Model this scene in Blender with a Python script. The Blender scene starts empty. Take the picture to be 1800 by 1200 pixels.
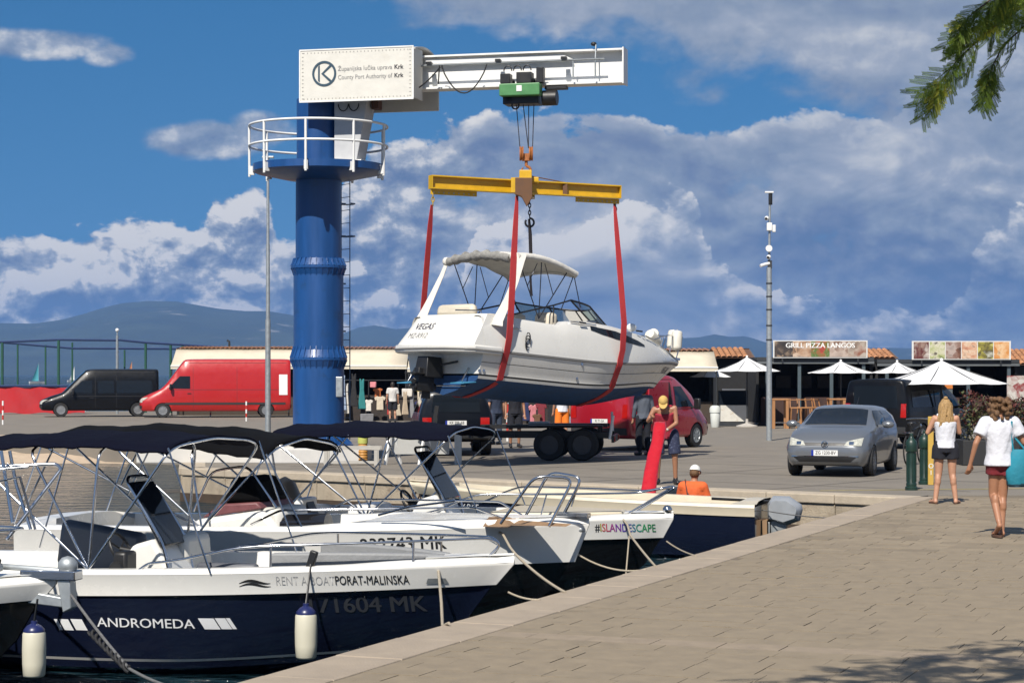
import bpy, bmesh, math, random
from math import sin, cos, pi, radians, sqrt, atan2
from mathutils import Vector, Matrix
from mathutils.bvhtree import BVHTree
random.seed(7)
SC = bpy.context.scene
COL = SC.collection
# ---------------------------------------------------------------- camera
F = 3600.0; HZ = 658.0; CH = 2.0                     # focal length and horizon row of the 1800 px photograph, eye height
cam_d = bpy.data.cameras.new('camera'); cam = bpy.data.objects.new('camera', cam_d); COL.objects.link(cam)
cam.location = (0, 0, CH); cam.rotation_euler = (radians(90), 0, 0)
cam_d.sensor_width = 36; cam_d.lens = 72; cam_d.shift_y = (HZ-600)/1800; cam_d.clip_end = 30000; cam_d.clip_start = .1
SC.camera = cam
# ---------------------------------------------------------------- light
SUN_EL, SUN_LEFT = radians(47), radians(19)          # sun high behind the camera, a little to the left
sd = bpy.data.lights.new('sun', 'SUN'); sd.energy = 5.0; sd.angle = radians(.5); sd.color = (1, .94, .85)
sun = bpy.data.objects.new('sun', sd); COL.objects.link(sun)
to_sun = Vector((-sin(SUN_LEFT)*cos(SUN_EL), -cos(SUN_LEFT)*cos(SUN_EL), sin(SUN_EL)))
sun.rotation_euler = to_sun.to_track_quat('Z', 'Y').to_euler()
SC.view_settings.view_transform = 'Standard'; SC.view_settings.look = 'None'
SC.view_settings.exposure = 0.50; SC.view_settings.gamma = 1; SC.view_settings.use_curve_mapping = False
SC.cycles.volume_step_rate = 1; SC.cycles.max_bounces = 6; SC.cycles.volume_bounces = 0
SC.cycles.transparent_max_bounces = 12
# ---------------------------------------------------------------- sky
world = bpy.data.worlds.new('World'); SC.world = world; world.use_nodes = True
NT = world.node_tree; NT.nodes.clear()
def node(nt, t, **kw):
    n = nt.nodes.new(t)
    for k, v in kw.items(): setattr(n, k, v)
    return n
def mth(nt, op, a, b=None, c=None, clamp=False):
    n = nt.nodes.new('ShaderNodeMath'); n.operation = op; n.use_clamp = clamp
    for i, x in enumerate((a, b, c)):
        if x is None: continue
        if isinstance(x, (int, float)): n.inputs[i].default_value = x
        else: nt.links.new(x, n.inputs[i])
    return n.outputs[0]
def mapr(nt, x, a, b, c=0., d=1., smooth=True):
    n = nt.nodes.new('ShaderNodeMapRange'); n.interpolation_type = 'SMOOTHSTEP' if smooth else 'LINEAR'
    nt.links.new(x, n.inputs[0])
    for i, v in enumerate((a, b, c, d)): n.inputs[i+1].default_value = v
    return n.outputs[0]
def mixc(nt, f, a, b):
    n = nt.nodes.new('ShaderNodeMix'); n.data_type = 'RGBA'
    if isinstance(f, (int, float)): n.inputs[0].default_value = f
    else: nt.links.new(f, n.inputs[0])
    for i, x in ((6, a), (7, b)):
        if isinstance(x, tuple): n.inputs[i].default_value = (*x, 1)
        else: nt.links.new(x, n.inputs[i])
    return n.outputs[2]
# cloud banks: profiles of (azimuth, elevation) in units of 1/3600 rad; azimuth 0 is the way the camera looks
BANK_TOP = [(-1800,230),(-900,246),(-800,248),(-720,255),(-640,292),(-590,285),(-545,268),(-520,306),(-450,316),(-420,262),(-380,225),(-330,250),(-290,330),(-245,395),(-150,436),(-40,455),(60,462),(105,440),(180,447),(245,440),(270,416),(330,418),(420,440),(560,446),(640,462),(760,520),(900,540),(1800,420)]
VEIL_BASE = [(-1800,760),(-420,705),(-300,650),(-200,622),(-60,600),(60,585),(180,565),(270,538),(380,512),(470,500),(540,468),(640,430),(760,380),(900,330),(1800,500)]
SMALL = [(-800,562,150,34,.9),(-700,548,70,30,.8),(-530,405,135,42,.95),(-440,425,80,40,.8)]
LOBES = [(640,170,380,110,-.16),(130,255,190,110,.26),(560,350,420,95,.20),(-180,300,110,120,-.10),(860,245,120,50,.16)]      # large light and dark masses inside the bank
BANK2_TOP = [(-1800,60),(-340,60),(-310,170),(-250,190),(-180,120),(-90,150),(-60,262),(0,280),(50,262),(120,292),(220,312),(300,318),(330,280),(350,200),(430,150),(560,120),(640,128),(720,100),(800,215),(850,255),(905,262),(1800,120)]      # nearer billows inside the bank
def curve_node(nt, x, tab, lo, hi):
    """height profile as a look-up curve; returns elevation in radians"""
    xs = mth(nt, 'MULTIPLY_ADD', x, 1/(2*1800/3600.), .5, clamp=True)
    c = nt.nodes.new('ShaderNodeFloatCurve'); nt.links.new(xs, c.inputs['Value']); cv = c.mapping.curves[0]
    pts = [(min(1, max(0, (a/3600.)/(2*1800/3600.)+.5)), (e-lo)/(hi-lo)) for a, e in tab]
    cv.points[0].location = pts[0]; cv.points[1].location = pts[-1]
    for p in pts[1:-1]: cv.points.new(*p)
    c.mapping.update()
    return mth(nt, 'MULTIPLY_ADD', c.outputs[0], (hi-lo)/3600., lo/3600.)
def build_sky():
    nt = NT
    tc = node(nt, 'ShaderNodeTexCoord'); sx = node(nt, 'ShaderNodeSeparateXYZ'); nt.links.new(tc.outputs['Generated'], sx.inputs[0])
    az = mth(nt, 'ARCTAN2', sx.outputs[0], sx.outputs[1]); el = mth(nt, 'ARCSINE', sx.outputs[2])
    cv = node(nt, 'ShaderNodeCombineXYZ'); nt.links.new(az, cv.inputs[0]); nt.links.new(el, cv.inputs[1])
    def fbm(sx_, sy_, det, rough, off, dist=.2, shift=(0, 0)):
        m = node(nt, 'ShaderNodeVectorMath', operation='MULTIPLY_ADD'); nt.links.new(cv.outputs[0], m.inputs[0])
        m.inputs[1].default_value = (sx_, sy_, 0); m.inputs[2].default_value = (off+shift[0]*sx_, off*1.7+shift[1]*sy_, off)
        n = node(nt, 'ShaderNodeTexNoise'); nt.links.new(m.outputs[0], n.inputs['Vector']); n.inputs['Scale'].default_value = 1
        n.inputs['Detail'].default_value = det; n.inputs['Roughness'].default_value = rough; n.inputs['Distortion'].default_value = dist
        return mth(nt, 'SUBTRACT', n.outputs[0], .5)
    S = (-.004, .007)
    big = fbm(15, 27, 5, .52, 3.1, .35); big2 = fbm(15, 27, 5, .52, 3.1, .35, S)
    puff = fbm(62, 80, 5, .58, 8.3, .25); puff2 = fbm(62, 80, 5, .58, 8.3, .25, S)
    # lower bank: how far under its billowing top
    top = curve_node(nt, az, BANK_TOP, 200, 560)
    topn = mth(nt, 'ADD', top, mth(nt, 'ADD', mth(nt, 'MULTIPLY', big, .035), mth(nt, 'MULTIPLY', puff, .028)))
    under = mth(nt, 'SUBTRACT', topn, el)
    bank = mapr(nt, under, -.0006, .0042)
    # holes of clear air inside the bank
    hole = mapr(nt, mth(nt, 'ADD', big, mth(nt, 'MULTIPLY', puff, .35)), -.24, -.13, 0, 1); hole = mth(nt, 'MAXIMUM', hole, mapr(nt, under, .035, .012, 0, 1))
    bank = mth(nt, 'MULTIPLY', bank, mapr(nt, hole, 0, 1, .55, 1, False))
    # upper veil
    base = curve_node(nt, az, VEIL_BASE, 300, 800)
    over = mth(nt, 'SUBTRACT', el, mth(nt, 'ADD', base, mth(nt, 'ADD', mth(nt, 'MULTIPLY', big2, .075), mth(nt, 'MULTIPLY', puff2, .022))))
    veil = mapr(nt, over, -.006, .016)
    # small loose clouds
    acc = None
    for (a, e, w, h, k) in SMALL:
        s = node(nt, 'ShaderNodeVectorMath', operation='SUBTRACT'); nt.links.new(cv.outputs[0], s.inputs[0]); s.inputs[1].default_value = (a/3600, e/3600, 0)
        m = node(nt, 'ShaderNodeVectorMath', operation='MULTIPLY'); nt.links.new(s.outputs[0], m.inputs[0]); m.inputs[1].default_value = (3600/w, 3600/h, 0)
        l = node(nt, 'ShaderNodeVectorMath', operation='LENGTH'); nt.links.new(m.outputs[0], l.inputs[0])
        d = mapr(nt, l.outputs['Value'], 1.35, .3, 0, k); acc = d if acc is None else mth(nt, 'MAXIMUM', acc, d)
    small = mapr(nt, mth(nt, 'ADD', acc, mth(nt, 'ADD', mth(nt, 'MULTIPLY', big, .9), mth(nt, 'MULTIPLY', puff, .55))), .36, .82, 0, .85)
    # higher up the sky carries the same loose clouds
    highc = mth(nt, 'MULTIPLY', mapr(nt, el, .19, .30), mapr(nt, big, -.03, .16, 0, .8))
    veil = mth(nt, 'MULTIPLY', veil, mapr(nt, el, .2, .5, 1, .45))
    soft = mth(nt, 'MAXIMUM', mth(nt, 'MAXIMUM', small, veil), highc)
    cover = mth(nt, 'MAXIMUM', bank, soft)
    # light on the billows: slope of the noise towards the sun side, bright rims under the top edge
    slope = mth(nt, 'ADD', mth(nt, 'MULTIPLY', mth(nt, 'SUBTRACT', big, big2), 1.5), mth(nt, 'MULTIPLY', mth(nt, 'SUBTRACT', puff, puff2), 1.15))
    rim = mapr(nt, under, .016, .001, 0, 1)
    left = mapr(nt, az, -.10, .02, 1, 0)
    sl_r = mth(nt, 'ADD', mth(nt, 'MULTIPLY', mth(nt, 'SUBTRACT', big, big2), 1.9), mth(nt, 'MULTIPLY', mth(nt, 'SUBTRACT', puff, puff2), mapr(nt, fbm(8, 11, 2, .5, 41.), -.12, .14, .06, .75)))
    sl_l = mth(nt, 'MULTIPLY', slope, 2.6)
    slm = node(nt, 'ShaderNodeMix'); nt.links.new(left, slm.inputs[0]); nt.links.new(sl_r, slm.inputs[2]); nt.links.new(sl_l, slm.inputs[3])
    bankl = mth(nt, 'ADD', mth(nt, 'ADD', slm.outputs[0], mth(nt, 'MULTIPLY', rim, mapr(nt, left, 0, 1, .30, .36, False))), mapr(nt, left, 0, 1, .36, .56, False))
    bankl = mth(nt, 'ADD', bankl, mapr(nt, el, .045, .0, 0, .16))
    bankl = mth(nt, 'ADD', bankl, mapr(nt, fbm(6, 13, 4, .5, 21.), -.16, .16, -.13, .15))
    top2 = curve_node(nt, az, BANK2_TOP, 40, 360)
    under2 = mth(nt, 'SUBTRACT', mth(nt, 'ADD', top2, mth(nt, 'ADD', mth(nt, 'MULTIPLY', big, .05), mth(nt, 'MULTIPLY', puff, .045))), el)
    in2 = mth(nt, 'MULTIPLY', mapr(nt, under2, 0, .004), mapr(nt, under2, .045, .004))
    bankl = mth(nt, 'ADD', bankl, mth(nt, 'MULTIPLY', in2, mth(nt, 'ADD', mth(nt, 'MULTIPLY', slope, .9), .26)))
    for (a, e, w, h, k) in LOBES:
        s = node(nt, 'ShaderNodeVectorMath', operation='SUBTRACT'); nt.links.new(cv.outputs[0], s.inputs[0]); s.inputs[1].default_value = (a/3600, e/3600, 0)
        m = node(nt, 'ShaderNodeVectorMath', operation='MULTIPLY'); nt.links.new(s.outputs[0], m.inputs[0]); m.inputs[1].default_value = (3600/w, 3600/h, 0)
        l = node(nt, 'ShaderNodeVectorMath', operation='LENGTH'); nt.links.new(m.outputs[0], l.inputs[0])
        bankl = mth(nt, 'ADD', bankl, mapr(nt, mth(nt, 'ADD', l.outputs['Value'], mth(nt, 'MULTIPLY', big, 1.2)), 1.2, .2, 0, k))
    softl = mth(nt, 'ADD', mth(nt, 'MULTIPLY', slope, .35), mth(nt, 'ADD', mapr(nt, fbm(7, 26, 4, .55, 33.), -.2, .2, .36, .72), 0))
    softl = mth(nt, 'SUBTRACT', softl, mth(nt, 'MULTIPLY', left, .14))
    isb = mapr(nt, mth(nt, 'SUBTRACT', bank, veil), -.2, .35)
    lit = node(nt, 'ShaderNodeMix'); nt.links.new(isb, lit.inputs[0]); nt.links.new(softl, lit.inputs[2]); nt.links.new(bankl, lit.inputs[3])
    ramp = node(nt, 'ShaderNodeValToRGB'); nt.links.new(lit.outputs[0], ramp.inputs[0])
    cr = ramp.color_ramp; cr.elements[0].position = 0; cr.elements[0].color = (1.7, 2.6, 4.5, 1)
    cr.elements[1].position = 1; cr.elements[1].color = (10.2, 10.0, 9.8, 1)
    for p, c in ((.22, (2.4, 3.2, 5.0)), (.45, (3.4, 4.25, 5.7)), (.65, (4.8, 5.45, 6.7)), (.82, (7.5, 7.8, 8.3))):
        e = cr.elements.new(p); e.color = (*c, 1)
    # clear air between the clouds: physical sky; the look-up is lifted so that the low band keeps its deep blue
    sk = node(nt, 'ShaderNodeTexSky'); sk.sky_type = 'NISHITA'; sk.sun_disc = False; sk.sun_elevation = SUN_EL
    sk.sun_rotation = pi+SUN_LEFT; sk.dust_density = .2; sk.air_density = 1.0; sk.ozone_density = 2.0
    lift = mapr(nt, el, 0, .6, .17, 0, False)
    va = node(nt, 'ShaderNodeCombineXYZ'); nt.links.new(sx.outputs[0], va.inputs[0]); nt.links.new(sx.outputs[1], va.inputs[1]); nt.links.new(mth(nt, 'ADD', sx.outputs[2], lift), va.inputs[2])
    nt.links.new(va.outputs[0], sk.inputs[0])
    hs = node(nt, 'ShaderNodeHueSaturation'); hs.inputs['Saturation'].default_value = 1.42; hs.inputs['Value'].default_value = 1.08; nt.links.new(sk.outputs[0], hs.inputs['Color'])
    colr = mixc(nt, cover, hs.outputs[0], ramp.outputs[0])
    bg = node(nt, 'ShaderNodeBackground'); bg.inputs[1].default_value = .055; nt.links.new(colr, bg.inputs[0])
    out = node(nt, 'ShaderNodeOutputWorld'); nt.links.new(bg.outputs[0], out.inputs[0])
    world.cycles.sampling_method = 'MANUAL'; world.cycles.sample_map_resolution = 256
build_sky()
# ---------------------------------------------------------------- small maths
def P(u, v, Y): return Vector(((u-900)/F*Y, Y, CH+(HZ-v)/F*Y))
def G(u, v, z=0.):
    Y = F*(CH-z)/(v-HZ); return Vector(((u-900)/F*Y, Y, z))
class Frame:
    """a thing's local frame: x along its length, y to its left, z up"""
    def __init__(s, x, y, z, ang): s.o = Vector((x, y, z)); s.a = ang; s.c = cos(ang); s.s = sin(ang)
    def w(s, x, y, z=0): return Vector((s.o.x+s.c*x-s.s*y, s.o.y+s.s*x+s.c*y, s.o.z+z))
    def px(s, u, v, y):
        """local x, z of a point known to lie in the plane y = const"""
        k = (u-900)/F
        x = (k*(s.o.y+s.c*y)-(s.o.x-s.s*y))/(s.c-k*s.s)
        wy = s.o.y+s.s*x+s.c*y
        return x, CH+(HZ-v)/F*wy-s.o.z
def lerp(a, b, t): return a+(b-a)*t
def smooth(a, b, t):
    t = min(1, max(0, (t-a)/(b-a))); return t*t*(3-2*t)
def interp(tab, x):
    if x <= tab[0][0]: return tab[0][1]
    for (a, va), (b, vb) in zip(tab, tab[1:]):
        if x <= b: return va+(vb-va)*(x-a)/(b-a)
    return tab[-1][1]
# ---------------------------------------------------------------- materials
MATS = {}
def M(name, col=None, rough=.5, metal=0., var=.07, scale=6., bump=0., bscale=60., coat=0., spec=.5, emis=0., alpha=None, sheen=0., spot=None, streak=0., trans=0., rnd=0.):
    if name in MATS: return MATS[name]
    m = bpy.data.materials.new(name); m.use_nodes = True; nt = m.node_tree; b = nt.nodes['Principled BSDF']; MATS[name] = m
    b.inputs['Roughness'].default_value = rough; b.inputs['Metallic'].default_value = metal
    b.inputs['Coat Weight'].default_value = coat; b.inputs['Specular IOR Level'].default_value = spec; b.inputs['Coat Roughness'].default_value = .06
    if sheen: b.inputs['Sheen Weight'].default_value = sheen
    if trans: b.inputs['Transmission Weight'].default_value = trans
    tc = node(nt, 'ShaderNodeTexCoord')
    n = node(nt, 'ShaderNodeTexNoise'); n.inputs['Scale'].default_value = scale; n.inputs['Detail'].default_value = 5; n.inputs['Roughness'].default_value = .62
    if streak:
        mp = node(nt, 'ShaderNodeMapping'); mp.inputs['Scale'].default_value = (1, 1, streak); nt.links.new(tc.outputs['Object'], mp.inputs[0]); nt.links.new(mp.outputs[0], n.inputs['Vector'])
    else: nt.links.new(tc.outputs['Object'], n.inputs['Vector'])
    f = mapr(nt, n.outputs[0], .28, .72, 1-var, 1+var, False)
    if rnd:
        oi = node(nt, 'ShaderNodeNewGeometry'); f = mth(nt, 'MULTIPLY', f, mapr(nt, oi.outputs['Random Per Island'], 0, 1, 1-rnd, 1+rnd, False))
    hv = node(nt, 'ShaderNodeVectorMath', operation='SCALE'); hv.inputs[0].default_value = tuple(.86*q for q in col); nt.links.new(f, hv.inputs['Scale'])
    c = hv.outputs[0]
    if spot:                                            # dirt patches with a shape of their own: (colour, scale, low, high)
        n2 = node(nt, 'ShaderNodeTexNoise'); n2.inputs['Scale'].default_value = spot[1]; n2.inputs['Detail'].default_value = 8; n2.inputs['Roughness'].default_value = .7
        nt.links.new(tc.outputs['Object'], n2.inputs['Vector']); c = mixc(nt, mapr(nt, n2.outputs[0], spot[2], spot[3]), c, spot[0])
    nt.links.new(c, b.inputs['Base Color'])
    if var: nt.links.new(mapr(nt, n.outputs[0], .3, .7, max(.02, rough*.85), min(1, rough*1.18), False), b.inputs['Roughness'])
    if bump:
        n3 = node(nt, 'ShaderNodeTexNoise'); n3.inputs['Scale'].default_value = bscale; n3.inputs['Detail'].default_value = 4; nt.links.new(tc.outputs['Object'], n3.inputs['Vector'])
        bp = node(nt, 'ShaderNodeBump'); bp.inputs['Strength'].default_value = bump; bp.inputs['Distance'].default_value = .02
        nt.links.new(n3.outputs[0], bp.inputs['Height']); nt.links.new(bp.outputs[0], b.inputs['Normal'])
    return m
def tinted(name, col, mixf=.35):
    """thin clear sheet: see-through with a mirror sheen"""
    if name in MATS: return MATS[name]
    m = bpy.data.materials.new(name); m.use_nodes = True; nt = m.node_tree; nt.nodes.clear(); MATS[name] = m
    t = node(nt, 'ShaderNodeBsdfTransparent'); t.inputs[0].default_value = (*col, 1); g = node(nt, 'ShaderNodeBsdfGlossy'); g.inputs['Roughness'].default_value = .04
    fr = node(nt, 'ShaderNodeFresnel'); fr.inputs[0].default_value = 1.5; mx = node(nt, 'ShaderNodeMixShader'); nt.links.new(fr.outputs[0], mx.inputs[0])
    nt.links.new(t.outputs[0], mx.inputs[1]); nt.links.new(g.outputs[0], mx.inputs[2]); o = node(nt, 'ShaderNodeOutputMaterial'); nt.links.new(mx.outputs[0], o.inputs[0])
    return m
# ---------------------------------------------------------------- mesh collector
class MB:
    def __init__(s): s.v = []; s.f = []; s.m = []
    def add(s, vs, fs, mi=0):
        o = len(s.v); s.v += [tuple(v) for v in vs]; s.f += [tuple(i+o for i in f) for f in fs]; s.m += [mi]*len(fs); return s
    def box(s, c, d, rz=0., mi=0, R=None, top=None):
        """centre c, size d; top = (sx, sy) scales the upper face"""
        tx, ty = top or (1, 1); x, y, z = d[0]/2, d[1]/2, d[2]/2
        vs = [(-x,-y,-z),(x,-y,-z),(x,y,-z),(-x,y,-z),(-x*tx,-y*ty,z),(x*tx,-y*ty,z),(x*tx,y*ty,z),(-x*tx,y*ty,z)]
        if R is None: R = Matrix.Rotation(rz, 3, 'Z')
        vs = [R@Vector(v)+Vector(c) for v in vs]
        return s.add(vs, [(0,3,2,1),(4,5,6,7),(0,1,5,4),(1,2,6,5),(2,3,7,6),(3,0,4,7)], mi)
    def bar(s, a, b, w, h=None, mi=0):
        a, b = Vector(a), Vector(b); d = b-a; R = d.to_track_quat('X', 'Z').to_matrix()
        return s.box((a+b)/2, (d.length, w, h or w), R=R, mi=mi)
    def tube(s, pts, r, n=8, mi=0, closed=False, r2=None):
        pts = [Vector(p) for p in pts]; k = len(pts); rings = []; up = None
        for i, p in enumerate(pts):
            if closed: t = (pts[(i+1)%k]-pts[i-1]).normalized()
            else: t = (pts[min(i+1, k-1)]-pts[max(i-1, 0)]).normalized()
            if up is None:
                up = t.orthogonal().normalized()
            up = (up-t*up.dot(t)); up = up.normalized() if up.length > 1e-6 else t.orthogonal().normalized()
            q = t.cross(up); rr = r if not callable(r) else r(i/(k-1))
            if r2 is not None: rr = r+(r2-r)*i/(k-1)
            rings.append([p+(up*cos(2*pi*j/n)+q*sin(2*pi*j/n))*rr for j in range(n)])
        return s.loft(rings, caps=not closed, mi=mi, wrap=closed)
    def loft(s, rings, caps=True, mi=0, wrap=False, open_ring=False):
        n = len(rings[0]); vs = [p for r in rings for p in r]; fs = []; R = len(rings)
        for i in range(R if wrap else R-1):
            for j in range(n-1 if open_ring else n):
                a, b = i*n+j, i*n+(j+1)%n; c, d = ((i+1)%R)*n+(j+1)%n, ((i+1)%R)*n+j
                fs.append((a, b, c, d))
        if caps and not wrap and not open_ring: fs += [tuple(range(n-1, -1, -1)), tuple((R-1)*n+j for j in range(n))]
        return s.add(vs, fs, mi)
    def lathe(s, prof, c=(0,0,0), n=24, axis='Z', mi=0, arc=None, caps=True):
        c = Vector(c); rings = []; full = arc is None; a0, a1 = arc or (0, 2*pi); k = n if full else n+1
        for (r, h) in prof:
            ring = []
            for j in range(k):
                t = a0+(a1-a0)*j/n; x, y = r*cos(t), r*sin(t)
                ring.append(c+Vector({'Z': (x, y, h), 'Y': (x, h, y), 'X': (h, x, y)}[axis]))
            rings.append(ring)
        return s.loft(rings, caps=full and caps, mi=mi, open_ring=not full, wrap=full and not caps)
    def prism(s, poly, d, M4=None, mi=0):
        """poly: 2-D outline in the local XZ plane, thickness d along y"""
        n = len(poly); M4 = M4 or Matrix.Identity(4)
        vs = [M4@Vector((x, -d/2, z)) for x, z in poly]+[M4@Vector((x, d/2, z)) for x, z in poly]
        fs = [tuple(range(n)), tuple(range(2*n-1, n-1, -1))]+[(i, i+n, (i+1)%n+n, (i+1)%n) for i in range(n)]
        return s.add(vs, fs, mi)
    def slab(s, poly, z0, z1, mi=0):
        n = len(poly); vs = [(x, y, z0) for x, y in poly]+[(x, y, z1) for x, y in poly]
        fs = [tuple(range(n-1, -1, -1)), tuple(range(n, 2*n))]+[(i, (i+1)%n, (i+1)%n+n, i+n) for i in range(n)]
        return s.add(vs, fs, mi)
    def ball(s, c, r, n=12, mi=0, R=None):
        c = Vector(c); r = Vector(r if hasattr(r, '__len__') else (r, r, r)); k = max(4, n//2); rings = []
        for i in range(k+1):
            ph = -pi/2+pi*(i+.02)/(k+.04); ring = []
            for j in range(n):
                t = 2*pi*j/n; p = Vector((cos(ph)*cos(t)*r.x, cos(ph)*sin(t)*r.y, sin(ph)*r.z)); ring.append(c+(R@p if R else p))
            rings.append(ring)
        return s.loft(rings, mi=mi)
    def capsule(s, a, b, ra, rb, n=12, k=4, flat=None, mi=0):
        """tapered limb with rounded ends"""
        a, b = Vector(a), Vector(b); t = b-a; L = t.length; t.normalize(); q = t.to_track_quat('Z', 'Y').to_matrix(); rings = []
        for i in range(k+1):
            ph = -pi/2+pi/2*(i+.03)/(k+.03); rings.append((a+t*ra*sin(ph), ra*cos(ph)))
        for i in range(k+1):
            ph = pi/2*(i)/(k+.03); rings.append((b+t*rb*sin(ph), rb*cos(ph)))
        fx, fy = flat or (1, 1)
        return s.loft([[c+q@Vector((r*cos(2*pi*j/n)*fx, r*sin(2*pi*j/n)*fy, 0)) for j in range(n)] for c, r in rings], mi=mi)
    def mesh(s, name, fix=True):
        me = bpy.data.meshes.new(name); me.from_pydata(s.v, [], s.f); me.update()
        if fix:
            bm = bmesh.new(); bm.from_mesh(me); bmesh.ops.recalc_face_normals(bm, faces=bm.faces); bm.to_mesh(me); bm.free()
        return me
    def build(s, name, mat, parent=None, sm=35, fix=True, bevel=0):
        me = s.mesh(name, fix)
        if isinstance(mat, (list, tuple)):
            for m in mat: me.materials.append(m)
            me.polygons.foreach_set('material_index', s.m)
        else: me.materials.append(mat)
        shade(me, sm)
        o = bpy.data.objects.new(name, me); COL.objects.link(o)
        if parent is not None: o.parent = parent
        if bevel:
            b = o.modifiers.new('bevel', 'BEVEL'); b.width = bevel; b.segments = 2; b.limit_method = 'ANGLE'; b.angle_limit = radians(40)
        return o
    def split(s, names, mats, parent, sm=35):
        """one child per material index"""
        full = s.mesh('split', True); out = {}
        vs = [v.co.copy() for v in full.vertices]; polys = [tuple(p.vertices) for p in full.polygons]; bpy.data.meshes.remove(full)
        for k, nm in enumerate(names):
            fs = [p for p, mi in zip(polys, s.m) if mi == k]
            if not fs: continue
            used = sorted({i for f in fs for i in f}); idx = {v: i for i, v in enumerate(used)}
            q = MB().add([vs[i] for i in used], [tuple(idx[i] for i in f) for f in fs])
            out[nm] = q.build(nm, mats[k], parent, sm, fix=False)
        return out
def pieces(mb, name, mat, parent, sm=60, bevel=0):
    """every loose piece of the collector becomes an object of its own"""
    par = list(range(len(mb.v)))
    def find(i):
        while par[i] != i: par[i] = par[par[i]]; i = par[i]
        return i
    for f in mb.f:
        a = find(f[0])
        for i in f[1:]: par[find(i)] = a
    groups = {}
    for f in mb.f: groups.setdefault(find(f[0]), []).append(f)
    out = []
    for fs in groups.values():
        used = sorted({i for f in fs for i in f}); idx = {v: i for i, v in enumerate(used)}
        out.append(MB().add([mb.v[i] for i in used], [tuple(idx[i] for i in f) for f in fs]).build(name, mat, parent, sm, bevel=bevel))
    return out
def shade(me, sm):
    if sm:
        me.polygons.foreach_set('use_smooth', [True]*len(me.polygons)); me.set_sharp_from_angle(angle=radians(sm))
def thing(name, label, cat, loc=(0,0,0), rz=0., group=None):
    o = bpy.data.objects.new(name, None); COL.objects.link(o); o.location = loc; o.rotation_euler = (0, 0, rz); o.empty_display_size = .2
    o['label'] = label; o['category'] = cat
    if group: o['group'] = group
    return o
def tag(o, label, cat, group=None, kind=None):
    if label: o['label'] = label
    if cat: o['category'] = cat
    if group: o['group'] = group
    if kind: o['kind'] = kind
    return o
def struct(o, label=None, kind='structure'):
    o['kind'] = kind
    if label: o['label'] = label
    return o
def copy_tree(o, parent=None):
    c = o.copy(); COL.objects.link(c); c.parent = parent
    for ch in list(o.children): copy_tree(ch, c)
    return c
def text_mesh(body, size=1., bold=0., extr=.002, align='CENTER', sx=1., shear=0., space=1.):
    cu = bpy.data.curves.new('lettering', 'FONT'); cu.body = body; cu.size = size; cu.offset = min(0, bold)*size; cu.extrude = extr
    cu.align_x = align; cu.align_y = 'CENTER'; cu.shear = shear; cu.space_character = space; cu.resolution_u = 3
    o = bpy.data.objects.new('lettering', cu); COL.objects.link(o)
    dg = bpy.context.evaluated_depsgraph_get(); me = bpy.data.meshes.new_from_object(o.evaluated_get(dg))
    bpy.data.objects.remove(o); bpy.data.curves.remove(cu)
    if bold > 0:                                        # heavier strokes: side-by-side copies, each a hair in front of the last
        bm = bmesh.new()
        for k, dx in enumerate((-1, 0, 1)):
            c = me.copy(); c.transform(Matrix.Translation((dx*bold*size, 0, k*.0006))); bm.from_mesh(c); bpy.data.meshes.remove(c)
        bm.to_mesh(me); bm.free()
    if sx != 1:
        for v in me.vertices: v.co.x *= sx
    return me
def text(body, size, mat, parent, loc, xdir, up=(0,0,1), fit=None, **kw):
    """flat lettering with its reading direction along xdir"""
    me = text_mesh(body, size, **kw)
    if fit:
        w = max(v.co.x for v in me.vertices)-min(v.co.x for v in me.vertices)
        for v in me.vertices: v.co.x *= fit/w
    X = Vector(xdir).normalized(); U = Vector(up).normalized(); N = X.cross(U).normalized(); U = N.cross(X)
    R = Matrix((X, U, N)).transposed().to_4x4(); R.translation = Vector(loc); me.transform(R)
    me.materials.append(mat); o = bpy.data.objects.new('lettering', me); COL.objects.link(o); o.parent = parent; return o
def bvh_of(*objs):
    vs = []; fs = []
    for o in objs:
        k = len(vs); vs += [v.co.copy() for v in o.data.vertices]; fs += [tuple(i+k for i in p.vertices) for p in o.data.polygons]
    return BVHTree.FromPolygons(vs, fs)
def drape(me, bvh, d, off=.004, ref=None):
    """press a mesh lying in front of a surface on to it, keeping its own thickness"""
    d = Vector(d).normalized(); got, miss = [], []
    for v in me.vertices:
        h = bvh.ray_cast(v.co-d*3, d)
        if h[0] is None: miss.append(v)
        else:
            n = h[1] if h[1].dot(d) < 0 else -h[1]; got.append((v.co.copy(), h[0].dot(d))); v.co = h[0]-d*(off+(0 if ref is None else (ref-v.co).dot(d)))
    for v in miss:
        if got:
            q = min(got, key=lambda g: (g[0]-v.co).length); v.co += d*(q[1]-v.co.dot(d)-off)
def text_on(body, size, mat, parent, bvh, loc, xdir, d, up=(0,0,1), off=.004, **kw):
    o = text(body, size, mat, parent, loc, xdir, up, extr=0, **kw); drape(o.data, bvh, d, off, Vector(loc)); return o
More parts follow.
